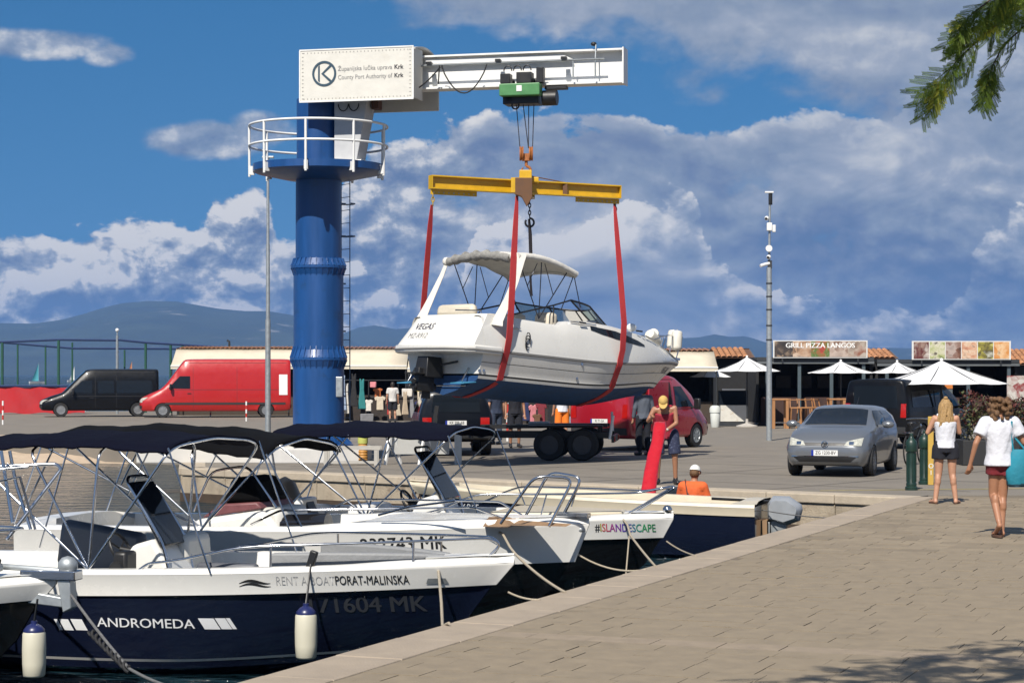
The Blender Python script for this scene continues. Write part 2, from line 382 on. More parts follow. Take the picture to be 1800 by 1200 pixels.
def patch(name, mat, parent, bvh, corners, d, nu=6, nv=4, off=.006, sm=60):
    """a panel following the surface behind it; corners in order, pressed along d"""
    a, b, c, e = [Vector(q) for q in corners]; d = Vector(d).normalized(); g = []; last = None
    for j in range(nv+1):
        for i in range(nu+1):
            s, t = i/nu, j/nv; p = (a*(1-s)+b*s)*(1-t)+(e*(1-s)+c*s)*t
            h = bvh.ray_cast(p-d*3, d)
            if h[0] is not None:
                n = h[1] if h[1].dot(d) < 0 else -h[1]; q = h[0]+n*off; last = (q-p).dot(d)
            else: q = p+d*(last or 0)
            g.append(q)
    fs = [(j*(nu+1)+i, j*(nu+1)+i+1, (j+1)*(nu+1)+i+1, (j+1)*(nu+1)+i) for j in range(nv) for i in range(nu)]
    o = MB().add(g, fs).build(name, mat, parent, sm, fix=False)
    return o
def wires(name, mat, parent, paths, r=.012, n=6):
    m = MB()
    for p in paths: m.tube(p, r, n)
    return m.build(name, mat, parent, 60)
def arcpts(pts, k=5, rad=.08):
    """round the corners of a polyline"""
    pts = [Vector(p) for p in pts]; out = [pts[0]]
    for a, b, c in zip(pts, pts[1:], pts[2:]):
        r = min(rad, (a-b).length*.45, (c-b).length*.45); p, q = b+(a-b).normalized()*r, b+(c-b).normalized()*r
        for i in range(k+1):
            t = i/k; out.append(p*(1-t)**2+b*2*t*(1-t)+q*t*t)
    out.append(pts[-1]); return out
def sag(a, b, s, n=14):
    a, b = Vector(a), Vector(b); return [a.lerp(b, i/n)-Vector((0, 0, 4*s*(i/n)*(1-i/n))) for i in range(n+1)]
# common materials
white = M('white_gelcoat', (.76,.75,.71), .25, var=.03, coat=.3)
white_paint = M('white_paint', (.78,.78,.76), .45, var=.05)
steel = M('stainless_steel', (.62,.63,.65), .16, 1., var=.04)
galv = M('galvanised_steel', (.42,.45,.46), .45, .6, var=.12, scale=12)
black = M('black_plastic', (.012,.012,.013), .45, var=.2)
rubber = M('black_rubber', (.016,.016,.017), .75, var=.25, scale=20)
dark_glass = M('dark_glass', (.010,.014,.020), .05, var=0, coat=.0, spec=.36)
navy_cloth = M('navy_canvas', (.0034,.0042,.012), .95, spec=.08, var=.12, scale=3, bump=.5, bscale=9)
black_cloth = M('black_canvas', (.0035,.0035,.0042), .95, spec=.1, var=.2, scale=3)
rope_m = M('mooring_rope', (.42,.36,.27), .9, var=.25, scale=90, bump=.6, bscale=220)
red_sling = M('red_webbing', (.42,.028,.030), .75, var=.10, scale=14, bump=.2, bscale=200)
skin = M('skin', (.46,.24,.15), .55, var=.06, scale=9)
skin_tan = M('tanned_skin', (.36,.17,.095), .5, var=.06, scale=9)
# ================================================================ setting
WATER = -.7
E0 = Vector((-1.74, 13.3)); ED = Vector((.373, .928)); EN = Vector((.928, -.373))        # promenade edge, its direction and the landward normal
def pe(t, n): return E0+ED*t+EN*n
def sea_mat():
    m = bpy.data.materials.new('sea_water'); m.use_nodes = True; nt = m.node_tree; b = nt.nodes['Principled BSDF']
    b.inputs['Base Color'].default_value = (.006, .020, .028, 1); b.inputs['Roughness'].default_value = .05; b.inputs['IOR'].default_value = 1.33
    tc = node(nt, 'ShaderNodeTexCoord'); hs = []
    for sc, w in (((.55, 2.0, 1), .6), ((2.0, 5.0, 1), .28), ((7, 12, 1), .08)):
        mp = node(nt, 'ShaderNodeMapping'); mp.inputs['Scale'].default_value = sc; mp.inputs['Rotation'].default_value = (0, 0, .12); nt.links.new(tc.outputs['Object'], mp.inputs[0])
        n = node(nt, 'ShaderNodeTexNoise'); n.inputs['Scale'].default_value = 1; n.inputs['Detail'].default_value = 3; n.inputs['Distortion'].default_value = .4; nt.links.new(mp.outputs[0], n.inputs['Vector'])
        hs.append(mth(nt, 'MULTIPLY', n.outputs[0], w))
    h = mth(nt, 'ADD', mth(nt, 'ADD', hs[0], hs[1]), hs[2])
    bp = node(nt, 'ShaderNodeBump'); bp.inputs['Strength'].default_value = 1.; bp.inputs['Distance'].default_value = 1.1; nt.links.new(h, bp.inputs['Height']); nt.links.new(bp.outputs[0], b.inputs['Normal'])
    return m
sea = struct(MB().add([(-9000,-300,WATER),(9000,-300,WATER),(9000,11500,WATER),(-9000,11500,WATER)], [(0,1,2,3)]).build('sea', sea_mat(), sm=0))
# ---- paved promenade
stone_m = M('paving_stone', (.238,.191,.131), .8, var=.10, scale=5, bump=.25, bscale=70, rnd=.15, spot=((.155,.124,.084), .9, .54, .78))
mortar_m = M('paving_bed', (.15,.12,.085), .95, var=.15, scale=12)
cop_m = M('limestone_coping', (.34,.278,.21), .75, var=.10, scale=3, bump=.25, bscale=50, spot=((.25,.205,.15), 1.6, .55, .75))
end_t = 21.9
poly = [pe(-22, .02), pe(end_t, .02), (60, 34.0), (60, -12)]
promenade = struct(MB().slab([tuple(p) for p in poly], -1.6, -.0045).build('promenade', mortar_m, sm=0))
def inframe(x, y, mx=60, my=40):
    if y < 6: return False
    u = 900+F*x/y; v = HZ+F*CH/y
    return -mx < u < 1800+mx and v < 1200+my
coping = MB(); ci = 0
t = -6.
while t < end_t:
    L = min(1.05, end_t-t); q = [pe(t+.004, -.03), pe(t+L-.004, -.03), pe(t+L-.004, .5), pe(t+.004, .5)]
    dz = random.uniform(-.003, .003)
    MB().slab([tuple(p) for p in q][::-1], -.16, .008+dz).build('coping_stone', cop_m, promenade, 0, bevel=.012)
    t += L
course = .30; slen = .46; slabs = []
nrow = int((end_t+3)/course)
for r in range(nrow):
    t0 = -2.6+r*course; nn = .512+(r*.37 % 1)*slen-slen
    while nn < 14:
        a0, a1 = max(nn, .512), nn+slen*random.uniform(.86, 1.14); c = pe(t0+course/2, (a0+a1)/2)
        if a1-a0 > .08 and inframe(c.x, c.y, 260, 70) and c.y < 34: slabs.append((c.y, t0, a0, a1, r))
        nn = a1
slabs.sort()
def slab_geo(mb, t0, a0, a1, z, tilt, g1=.002, g2=.008):
    q = [pe(t0+g1, a0+g2), pe(t0+g1, a1-g2), pe(t0+course-g1, a1-g2), pe(t0+course-g1, a0+g2)]
    zs = [z+tilt[0], z+tilt[1], z+tilt[1]-tilt[0], z]
    vs = [(p.x, p.y, -.05) for p in q]+[(p.x, p.y, zz) for p, zz in zip(q, zs)]
    mb.add(vs, [(0,3,2,1),(4,5,6,7),(0,1,5,4),(1,2,6,5),(2,3,7,6),(3,0,4,7)])
rest = MB(); kpart = 0; drain_m = M('drain_course', (.27,.215,.155), .85, var=.12, scale=6, bump=.3, bscale=60)
drain_row = int((15.9-13.3)/.928/course+2.6/course)
for (yy, t0, a0, a1, r) in slabs:
    z = random.uniform(-.002, .0025); tl = (random.uniform(-.0015, .0015), random.uniform(-.0015, .0015)); g2 = random.choice((.001, .0015, .002, .002, .003, .0055))
    vis = inframe(*pe(t0+course/2, (a0+a1)/2), 20, 10)
    if kpart < 300 and vis:
        m = MB(); slab_geo(m, t0, a0, a1, z, tl, g2=g2); m.build('paving_stone', drain_m if r == drain_row else stone_m, promenade, 0); kpart += 1
    else: slab_geo(rest, t0, a0, a1, z, tl, g2=g2)
o = rest.build('paving_stones_beyond', stone_m, promenade, 0); o['kind'] = 'stuff'
# ---- quay and car park
asph = M('quay_concrete', (.195,.171,.14), .9, var=.12, scale=.8, bump=.2, bscale=40, spot=((.125,.112,.095), .5, .55, .72))
QA, QB, QC = Vector((6.47, 33.25)), Vector((-6.95, 43.75)), Vector((-9.6, 61.))
poly = [(6.47,33.25),(-6.95,43.75),(-9.6,61),(-14,63.5),(-70,66.5),(-70,112),(90,112),(90,34.0),(6.9,33.95)]
quay = struct(MB().slab(poly, -1.7, .0).build('quay', asph, sm=0))
wall_m = M('quay_wall_concrete', (.36,.30,.22), .9, var=.22, scale=3.5, streak=.35, bump=.5, bscale=30, spot=((.17,.13,.09), 2.0, .5, .72))
tide_m = M('tide_band', (.055,.036,.022), .8, var=.35, scale=6, bump=.5, bscale=40)
lip_m = M('quay_lip', (.42,.355,.27), .85, var=.14, scale=4, bump=.3, bscale=40, spot=((.25,.2,.15), 1.7, .55, .75))
def wall_run(a, b, seg):
    d = (b-a); L = d.length; d.normalize(); n = Vector((d.y, -d.x)); ang = atan2(d.y, d.x); k = int(L/seg)
    if n.y > 0: n = -n
    for i in range(k):
        s0, s1 = L*i/k+.008, L*(i+1)/k-.008; m = a+d*(s0+s1)/2
        out = random.uniform(.0, .012)
        c = m+n*(.05+out); MB().box((c.x, c.y, -.135-.2), (s1-s0, .14, .36), ang).build('wall_block', wall_m, quay, 0)
        c = m+n*(.06+out); MB().box((c.x, c.y, -.52-.35), (s1-s0, .15, .70), ang).build('wall_footing', tide_m, quay, 0)
        c = m+n*(-.12); MB().box((c.x, c.y, -.066), (s1-s0+.008, .58, .156), ang).build('lip_stone', lip_m, quay, 0, bevel=.02)
wall_run(QB, QA, 1.25)
wall_run(QC, QB, 2.2)
# painted line and patched joints on the quay
yl = M('worn_yellow_paint', (.36,.29,.10), .8, var=.3, scale=9)
struct(MB().add([(5.3,35.2,.004),(12,36.4,.004),(12,36.55,.004),(5.3,35.33,.004)], [(0,1,2,3)]).build('road_marking', yl, sm=0))
joint_m = M('tar_joint', (.05,.045,.04), .9, var=.2)
dq = (QA-QB).normalized(); nq = Vector((-dq.y, dq.x)); nq = nq if nq.y > 0 else -nq
for k in (2.2, 5.2, 8.6, 12.5):
    a = QB+nq*k-dq*0; b = QA+nq*k; w = .035
    struct(MB().add([(a.x,a.y,.004),(b.x,b.y,.004),(b.x+nq.x*w,b.y+nq.y*w,.004),(a.x+nq.x*w,a.y+nq.y*w,.004)], [(0,1,2,3)]).build('road_joint', joint_m, sm=0))
for s in (2, 6, 10, 14.):
    a = QB+dq*s+nq*.4; b = a+nq*12; w = .03
    struct(MB().add([(a.x,a.y,.008),(a.x+dq.x*w,a.y+dq.y*w,.008),(b.x+dq.x*w,b.y+dq.y*w,.008),(b.x,b.y,.008)], [(0,1,2,3)]).build('road_joint', joint_m, sm=0))
# shingle slope on the far side of the basin
bank_m = M('bank_concrete', (.46,.36,.26), .9, var=.18, scale=2.2, bump=.6, bscale=9, spot=((.26,.20,.15), 1.1, .5, .75))
bm_ = MB(); nx = 60
rows = [[] for _ in range(5)]
for i in range(nx+1):
    x = -60+51*i/nx
    for j, (yy, zz) in enumerate(((61.2,-.95),(62.6,-.62),(63.6,-.42),(64.6,-.18),(67.2,.02))):
        rows[j].append(Vector((x, yy+random.uniform(-.25,.25), zz+random.uniform(-.05,.05)*(j < 4))))
bm_.loft(rows, caps=False, open_ring=True); struct(bm_.build('shore', bank_m, sm=60))
# ---- far mountains, built as ridged terrain some kilometres off
mt_m = M('mountain_forest', (.035,.048,.030), .95, var=.35, scale=.004, spot=((.24,.23,.21), .0026, .60, .70))
def ridge(name, tab, Y0, depth, u0, u1, seed, n=150, m=22):
    rnd = random.Random(seed); ph = [rnd.uniform(0, 6.28) for _ in range(40)]
    rows = []
    for j in range(m+1):
        f = j/m; row = []                               # f 0 at the shore, 1 at the crest
        for i in range(n+1):
            u = u0+(u1-u0)*i/n; top = (HZ-interp(tab, u))/F*(Y0+depth)
            x = (u-900)/F*(Y0+depth*f)
            g = 0
            for k in range(9):
                fr = .0009*1.55**k; g += abs(sin(x*fr+ph[k]+f*3*sin(ph[k+9])+.6*sin(x*fr*.6+ph[k+20])))*(1.0/1.45**k)
            g = (g-1.7)*.16
            h = top*(f**.8)*(1+g*sin(pi*min(1, f*1.0))*.9)
            if j == m: h = top+g*top*.02
            row.append(Vector((x, Y0+depth*f, WATER-3+h+2)))
        rows.append(row)
    rows.append([p+Vector((0, depth*.5, -p.z-3)) for p in rows[-1]])
    return struct(MB().loft(rows, caps=False, open_ring=True).build(name, mt_m, sm=60))
ridge('mountain', [(-400,580),(-200,572),(0,566),(60,567),(110,560),(150,549),(185,538),(215,531),(260,527),(310,528),(345,534),(385,541),(430,545),(470,545),(520,553),(560,568),(600,590),(680,625),(760,650)], 6000, 2200, -420, 770, 3)
ridge('mountain_range', [(400,640),(500,625),(560,600),(605,584),(630,574),(660,570),(695,577),(720,575),(760,566),(800,560),(860,566),(920,578),(1000,588),(1100,596),(1180,593),(1225,592),(1257,586),(1285,591),(1310,589),(1345,600),(1450,608),(1700,612),(2300,620)], 7600, 1600, 390, 2300, 11)
# ---- the air
haze = MB().box((0, 4600, 170), (15000, 11400, 350)).build('haze', M('haze_unused', (1,1,1)), sm=0)
hm = bpy.data.materials.new('hazy_air'); hm.use_nodes = True; hn = hm.node_tree; hn.nodes.clear()
pv = node(hn, 'ShaderNodeVolumePrincipled'); pv.inputs['Color'].default_value = (.20, .46, 1.0, 1); pv.inputs['Density'].default_value = 0.85e-4; pv.inputs['Anisotropy'].default_value = .15
ho = node(hn, 'ShaderNodeOutputMaterial'); hn.links.new(pv.outputs[0], ho.inputs['Volume']); haze.data.materials.clear(); haze.data.materials.append(hm)
struct(haze, None, 'stuff')
# ================================================================ jib crane
blue = M('crane_blue', (.008,.062,.215), .42, var=.20, scale=3.5, streak=.12, coat=.1, spot=((.010,.040,.115), 1.7, .56, .74))
grey_steel = M('primer_grey', (.50,.51,.52), .55, var=.08, scale=4)
tarp = M('white_tarpaulin', (.68,.66,.60), .7, var=.05, scale=2.5, bump=.8, bscale=3.5, spot=((.52,.49,.43), 1.8, .56, .80))
def crane():
    base = (-4.44, 47.0)
    r = thing('jib_crane', 'tall blue pillar crane with white jib and round railed platform', 'crane', (*base, 0), 0)
    MB().box((0,0,.17), (2.3,2.1,.34)).build('plinth', M('plinth_concrete', (.55,.54,.52), .85, var=.08, scale=3), r, 0, bevel=.03)
    MB().lathe([(.80,.34),(.80,.40),(.62,.42),(.60,.60),(.585,.62),(.585,2.20)], n=48).build('lower_pillar', blue, r)
    MB().lathe([(.572,2.52),(.572,4.30)], n=48).build('middle_pillar', blue, r)
    MB().lathe([(.525,4.62),(.52,6.5)], n=48).build('upper_pillar', blue, r)
    MB().lathe([(.50,6.7),(.50,8.3)], n=40).build('slewing_column', blue, r)
    def flange(z, rr, hu, hd):
        f = MB().lathe([(.572,z-hd-.02),(rr-.01,z-.035),(rr,z-.03),(rr,z+.03),(rr-.01,z+.035),(.54,z+hu+.02)], n=48).build('flange', blue, r, 25)
        g = MB()
        for k in range(28):
            a = 2*pi*k/28
            for sgn, h in ((1, hu), (-1, hd)):
                g.prism([(.50,0),(rr+.012,0),(rr-.02,h*.35),(.585,h),(.50,h)], .022, Matrix.Translation((0,0,z+sgn*.03))@Matrix.Rotation(a,4,'Z')@Matrix.Diagonal((1,1,sgn,1)))
            g.lathe([(.020,0),(.020,.035)], (cos(a+.11)*(rr-.03), sin(a+.11)*(rr-.03), z+.03), 6)
        g.build('gusset', blue, f, 0)['kind'] = 'stuff'
    flange(4.46, .635, .17, .16); flange(2.36, .655, .26, .20)
    g = MB()
    for k in range(20):
        a = 2*pi*k/20; g.prism([(.57,0),(.78,0),(.60,.2),(.57,.2)], .02, Matrix.Translation((0,0,.42))@Matrix.Rotation(a,4,'Z'))
    g.build('base_gusset', blue, r, 0)['kind'] = 'stuff'
    # platform and rail
    MB().lathe([(.52,6.44),(.75,6.46),(1.42,6.60),(1.50,6.64),(1.50,6.80),(1.46,6.80),(1.46,6.70),(.4,6.70)], n=56).build('platform', blue, r, 30)
    rail = MB(); ra = 1.58; off = radians(25)
    for z in (7.68, 7.22): rail.tube([(ra*cos(2*pi*k/56), ra*sin(2*pi*k/56), z) for k in range(56)], .028, 8, closed=True)
    for k in range(9):
        a = off+2*pi*k/9; x, y = ra*cos(a), ra*sin(a); rail.tube([(x*.995,y*.995,6.52),(x,y,7.68)], .03, 8); rail.box((x*.96,y*.96,6.66), (.12,.08,.2), a)
    pieces(rail, 'handrail', white_paint, r)
    # ladder up the far right of the pillar
    lad = MB(); la = radians(38); lx, ly = .74*cos(la), .74*sin(la)
    for s in (-.18, .18):
        dx, dy = -sin(la)*s, cos(la)*s; lad.tube([(lx+dx,ly+dy,.5),(lx+dx,ly+dy,6.6)], .013, 6)
    for k in range(20): lad.tube([(lx-sin(la)*-.18,ly+cos(la)*-.18,.7+k*.3),(lx-sin(la)*.18,ly+cos(la)*.18,.7+k*.3)], .008, 5)
    for z in (1.5,3.0,4.1,5.2,5.95): lad.tube([(.5*cos(la),.5*sin(la),z),(lx,ly,z)], .02, 5)
    for z in (5.95,5.2): lad.tube([(lx+.22*cos(t)-.0,ly+.22*sin(t),z) for t in [la-pi/2+pi*k/8 for k in range(9)]], .015, 5)
    lad.build('ladder', M('ladder_grey_blue', (.10,.16,.26), .5), r, 60)
    MB().box((.50,-.33,1.72+.0), (.16,.12,.46)).build('switch_box', galv, r, 0, bevel=.015)
    # jib: local axis along boom
    B = Matrix.Rotation(radians(-14), 4, 'Z')
    def bb(c, d): return MB().box(B@Vector(c), d, radians(-14))
    z0, z1 = 8.42, 9.18; x0, x1 = .3, 7.17
    bm = MB()
    for c, d in (((3.7,0,z0+.02), (6.9,.46,.04)), ((3.7,0,z1-.02), (6.9,.46,.04)), ((3.7,0,8.8), (6.9,.03,.7)), ((7.15,0,8.8), (.03,.5,.80))):
        bm.box(B@Vector(c), d, radians(-14))
    bm.build('jib_beam', white_paint, r, 0)
    pl = MB()                                                         # stiffening plate with a slanted end
    pl.prism([(2.6,8.99),(6.0,8.99),(5.75,9.10),(2.6,9.10)], .05, B@Matrix.Translation((0,-.14,0))); pl.build('web_plate', white_paint, r, 0)
    cw = MB(); cw.tube([B@Vector((2.3,-.34,8.93)), B@Vector((6.75,-.34,8.93))], .022, 6)
    for x in (2.75,4.35,5.85): cw.box(B@Vector((x,-.30,8.97)), (.10,.16,.07), radians(-14))
    for x in (6.05,6.55): cw.tube([B@Vector((x,-.34,8.95)), B@Vector((x,-.33,8.52))], .018, 6)
    cw.tube([B@Vector((6.55,-.34,8.95)), B@Vector((6.55,-.27,9.28))], .014, 6)
    pieces(cw, 'conduit', galv, r)
    cl = MB()
    for x in (2.75,4.35,5.85): cl.box(B@Vector((x,-.38,8.98)), (.12,.10,.06), radians(-14))
    cl.ball(B@Vector((6.5,-.27,9.28)), (.07,.05,.05), 8); pieces(cl, 'clamp', black, r)
    cab = MB()
    cab.tube([B@Vector((3.05+i*.075,-.4,8.9-.62*sin(pi*i/14)**.8)) for i in range(15)], .016, 6)
    cab.tube([B@Vector((2.0+i*.075,-.5,8.25+.62*(i/14)**2)) for i in range(15)], .016, 6); cab.tube([B@Vector((2.98,-.42,8.5)), B@Vector((3.0,-.4,8.92)), B@Vector((3.08,-.4,8.9))], .016, 6)
    for k in (.75, 1.0): cab.tube([B@Vector((k+.12*cos(t),-.45,8.12+.16*sin(t))) for t in [pi+pi*i/8 for i in range(9)]], .014, 5)
    pieces(cab, 'cable', rubber, r)
    # weather cover: two skirts and a curved top
    cov = MB(); xa, xb, zb, zt = -.1, 2.56, 8.12, 9.28
    cov.box(B@Vector(((xa+xb)/2,-.95,(zb+zt)/2)), (xb-xa,.05,zt-zb), radians(-14)); near = cov.build('cover_panel', tarp, r, 0, bevel=.012)
    MB().box(B@Vector(((xa+xb)/2+.04,.95,(zb+zt)/2-.04)), (xb-xa,.05,zt-zb), radians(-14)).build('cover_panel', tarp, r, 0, bevel=.012)
    top = MB(); n = 14
    rings = [[B@Vector((x, -.925+1.85*k/n, zt-.02+.12*sin(pi*k/n)+dz)) for k in range(n+1)]+[B@Vector((x, .925-1.85*k/n, zt-.06+.12*sin(pi*k/n)+dz)) for k in range(n+1)] for x, dz in ((xa,0),(xb+.03,0))]
    top.loft(rings).build('cover_top', tarp, r, 30)
    e = MB(); e.box(B@Vector((xb-.02,-.58,8.72)), (.03,.70,1.12), radians(-14)); e.box(B@Vector((xb-.02,.58,8.95)), (.03,.70,.62), radians(-14)); pieces(e, 'cover_end', tarp, r, 0)
    st = MB(); sp = .085
    for x in (xa+.07, xb-.07):
        for k in range(13): st.box(B@Vector((x,-.978,zb+.07+k*sp)), (.035,.006,.016), radians(-14))
    for k in range(30):
        for z in (zb+.06, zt-.07): st.box(B@Vector((xa+.1+k*.084,-.978,z)), (.016,.006,.03), radians(-14))
    st.build('lacing', M('lacing_cord', (.33,.32,.30), .8), r, 0)['kind'] = 'stuff'
    bd = MB()
    for z in (zb, zt): bd.box(B@Vector(((xa+xb)/2,-.976,z)), (xb-xa+.02,.02,.03), radians(-14))
    for x in (xa, xb): bd.box(B@Vector((x,-.977,(zb+zt)/2)), (.03,.02,zt-zb-.03), radians(-14))
    pieces(bd, 'hem', white_paint, r, 0)
    ink = M('slate_blue_print', (.025,.065,.10), .6); greyink = M('grey_print', (.22,.22,.22), .6); bi = M('dark_print', (.05,.05,.055), .6)
    X = B.to_3x3()@Vector((1,0,0)); lc = B@Vector((.48,-.981,8.74))
    lg = MB(); Rm = Matrix.Translation(lc)@Matrix.Rotation(radians(-14),4,'Z')
    ring = [[Rm@Vector((rr*cos(t), y, rr*sin(t))) for rr, y in ((.235,0),(.285,0),(.285,-.006),(.235,-.006))] for t in [2*pi*k/40 for k in range(40)]]
    lg.loft(ring, wrap=True); lg.prism([(-.145,-.16),(-.105,-.19),(-.105,.19),(-.145,.16)], .006, Rm)
    lg.prism([(-.07,.0),(.13,.19),(.17,.155),(-.01,.0)], .006, Rm); lg.prism([(-.07,.0),(-.01,0.),(.17,-.155),(.13,-.19)], .006, Rm); lg.build('port_emblem', ink, r, 0)
    def tl(s, x, z, m, b, w): text(s, .14, m, r, B@Vector((x,-.980,z)), X, align='LEFT', bold=b, extr=.001, fit=w)
    tl('Županijska lučka uprava', .80, 8.83, greyink, 0, 1.27); tl('Krk', 2.12, 8.83, bi, .03, .21); tl('County Port Authority of', .80, 8.64, greyink, 0, 1.27); tl('Krk', 2.12, 8.64, bi, .03, .21)
    # head frame behind cover and tapered bracket on the platform
    MB().box(B@Vector((-.18,.15,8.72)), (.16,1.0,.82), radians(-14)).build('head_plate', white_paint, r, 0, bevel=.01)
    MB().box(B@Vector((-.2,-.32,8.22)), (.22,.12,.2), radians(-14)).build('slew_stop', black, r, 0)
    br = MB(); br.prism([(.50,6.86),(1.04,6.86),(1.34,8.42),(.50,8.42)], .62, B@Matrix.Translation((0,-.05,0))); br.build('bracket', grey_steel, r, 0, bevel=.02)
    MB().box(B@Vector((.72,-.1,6.80)), (1.05,.9,.10), radians(-14)).build('bracket_foot', white_paint, r, 0, bevel=.02)
    MB().box(B@Vector((1.40,.0,8.22)), (.16,.3,.38), radians(-14)).build('brace', M('rusty_brown', (.10,.045,.03), .8), r, 0)
    # trolley hoist
    g = M('hoist_green', (.075,.24,.085), .45, var=.1); xt = 4.9
    t = MB(); t.box(B@Vector((xt-.02,-.42,8.30)), (.92,.30,.27), radians(-14)); hoist = t.build('hoist_housing', g, r, 0, bevel=.02)
    MB().box(B@Vector((xt-.02,-.575,8.32)), (.12,.01,.13), radians(-14)).build('rating_plate', white_paint, hoist, 0)
    d = MB()
    for c, s in (((xt-.35,-.42,8.55),(.22,.26,.22)), ((xt+.08,-.42,8.56),(.34,.28,.24)), ((xt+.42,-.36,8.62),(.16,.2,.34)), ((xt-.05,-.1,8.12),(.8,.5,.22)), ((xt+.72,-.1,8.36),(.5,.2,.07)), ((xt-.30,-.05,8.22),(.16,.6,.3))): d.box(B@Vector(c), s, radians(-14))
    d.tube([B@Vector((xt+.42,-.15,8.14)), B@Vector((xt+.75,-.15,8.14))], .17, 14)
    for k in range(3): d.tube([B@Vector((xt-.3+k*.22+.09*cos(q), -.48, 8.72+.12*sin(q))) for q in [pi*i/8 for i in range(9)]], .018, 5)
    d.tube([B@Vector((xt-.17+.08*cos(q), -.3, 7.98+.08*sin(q))) for q in [1.6*pi*i/10+pi*.7 for i in range(11)]], .022, 6)
    for x in (xt-.3, xt+.3):
        for y in (-.17, .17): d.lathe([(.07,-.03),(.09,-.02),(.09,.02)], B@Vector((x,y,8.51)), 12, 'Y')
    d.build('hoist_motor', black, r, 40, bevel=.012)
    hk = P(925, 275, 45.8)-Vector((*base, 0)); ro = MB()
    for dx, tx in ((-.18,-.14),(-.04,.05),(.06,.05),(.17,.14)): ro.tube([B@Vector((xt+dx*1.1,-.12+(dx > 0)*.1,8.06)), hk+Vector((tx,0,.18))], .011, 5)
    pieces(ro, 'hoist_rope', M('wire_rope', (.06,.06,.065), .6, .6), r)
    rust = M('orange_block', (.33,.115,.03), .6, var=.25, scale=18); hb = MB()
    for s in (-1, 1):
        hb.lathe([(.06,-.04),(.155,-.045),(.165,-.02),(.14,0),(.165,.02),(.155,.045),(.06,.04)], hk+Vector((s*.105,0,.06)), 20, 'X')
    hb.box(hk+Vector((0,0,-.02)), (.20,.14,.16)); hb.tube([hk+Vector((0,0,-.08)), hk+Vector((0,0,-.22))], .035, 10)
    hb.build('hook_block', rust, r, 40)
    hkk = MB(); hkk.tube([hk+Vector((.10*sin(q)*1.0, 0, -.32+.10*cos(q))) for q in [1.75*pi*i/14 for i in range(15)]], lambda s: .034*(1-.5*s), 8)
    hkk.build('hook', rust, r, 60)
    return r
crane()
# ---------------------------------------------------------------- spreader frame hanging on hook
def spreader():
    yel = M('spreader_yellow', (.62,.37,.012), .45, var=.12, scale=5, coat=.15, spot=((.36,.19,.01), 7, .58, .75))
    A, C = P(757, 320, 45.0), P(1088, 338, 46.9); mid = (A+C)/2
    N, Fa = P(908, 325, 44.35), P(931, 338, 47.4)
    r = thing('lifting_spreader', 'yellow cross-shaped lifting beam hanging from orange hook block', 'lifting beam', mid-Vector((0,0,.2)))
    o = mid-Vector((0,0,.2))
    def ibeam(a, b, h=.30, w=.22):
        m = MB(); d = b-a; R = d.to_track_quat('X', 'Z').to_matrix(); c = (a+b)/2-o
        for dz, hh, ww in ((h/2-.015,.03,w),(-h/2+.015,.03,w),(0,h-.06,.02)): m.box(c+R@Vector((0,0,dz)), (d.length, ww, hh), R=R)
        for s in (-1, 1): m.box(c+R@Vector((s*d.length/2,0,0)), (.02, w, h), R=R)
        return m
    ibeam(A, C).build('long_beam', yel, r, 0); ibeam(N, Fa, .32, .24).build('cross_beam', yel, r, 0)
    dirA = (C-A).normalized()
    for a, s in ((A, 1), (C, -1)):
        m = MB(); R = dirA.to_track_quat('X', 'Z').to_matrix(); c = a-o+dirA*s*.55+Vector((0,0,-.215)); m.box(c, (1.1,.03,.11), R=R); hp = m.build('hole_plate', yel, r, 0)
        k = MB()
        for i in range(9): k.lathe([(.018,-.02),(.018,.02)], c+dirA*(-.48+.12*i)+Vector((0,-.0,-.01)), 8, 'Y')
        k.build('pin_hole', M('hole_light', (.35,.40,.48), .8), hp, 0)['kind'] = 'stuff'
    m = MB(); m.box(mid-o+Vector((-.03,-.25,.22)), (.28,.5,.24)); m.box(mid-o+Vector((.12,.2,.16)), (.3,.4,.14)); pieces(m, 'hanger_box', yel, r, 0, bevel=.015)
    brown = M('aged_brown_paint', (.13,.06,.025), .7, var=.2)
    m = MB(); m.prism([(-.15,.0),(.22,.0),(.22,-.42),(.1,-.62),(-.02,-.4),(-.15,-.36)], .12, Matrix.Translation(N-o+Vector((.12,-.1,.14)))); m.build('cheek_plate', brown, r, 0, bevel=.01)
    m = MB(); m.tube(sag(mid-o+Vector((.1,0,.25)), mid-o+dirA*1.0+Vector((0,-.05,.14)), .0, 6), .012, 5); m.box(mid-o+dirA*.95+Vector((0,-.05,0)), (.1,.1,.3)); m.build('tie_rod', brown, r, 0)
    chain = M('dark_chain', (.03,.03,.032), .4, .7)
    def links(p, n, step=.085, rr=.028):
        m = MB()
        for k in range(n):
            c = p-o-Vector((0,0,step*k)); ax = k % 2
            m.tube([c+Vector(((rr*1.0*cos(q)) if ax else 0, 0 if ax else rr*cos(q), .055*sin(q))) for q in [2*pi*i/10 for i in range(10)]], .013, 5, closed=True)
        return m
    links(A+Vector((.05,0,-.30)), 3).build('shackle', M('yellow_shackle', (.55,.36,.05), .4, .3), r, 60); links(C+Vector((-.08,0,-.30)), 2).build('shackle', chain, r, 60)
    links(N+Vector((-.0,0,-.2)), 3).build('shackle', M('zinc', (.55,.55,.56), .4, .8), r, 60)
    h = links(Fa+Vector((.0,0,-.22)), 5); q0 = Fa-o+Vector((0,0,-.70)); h.tube([q0+Vector((.10*sin(q),0,.10*cos(q))) for q in [1.7*pi*i/12 for i in range(13)]], .025, 6); h.build('chain_hook', chain, r, 60)
    return A, C, N, Fa
SPA, SPC, SPN, SPF = spreader()
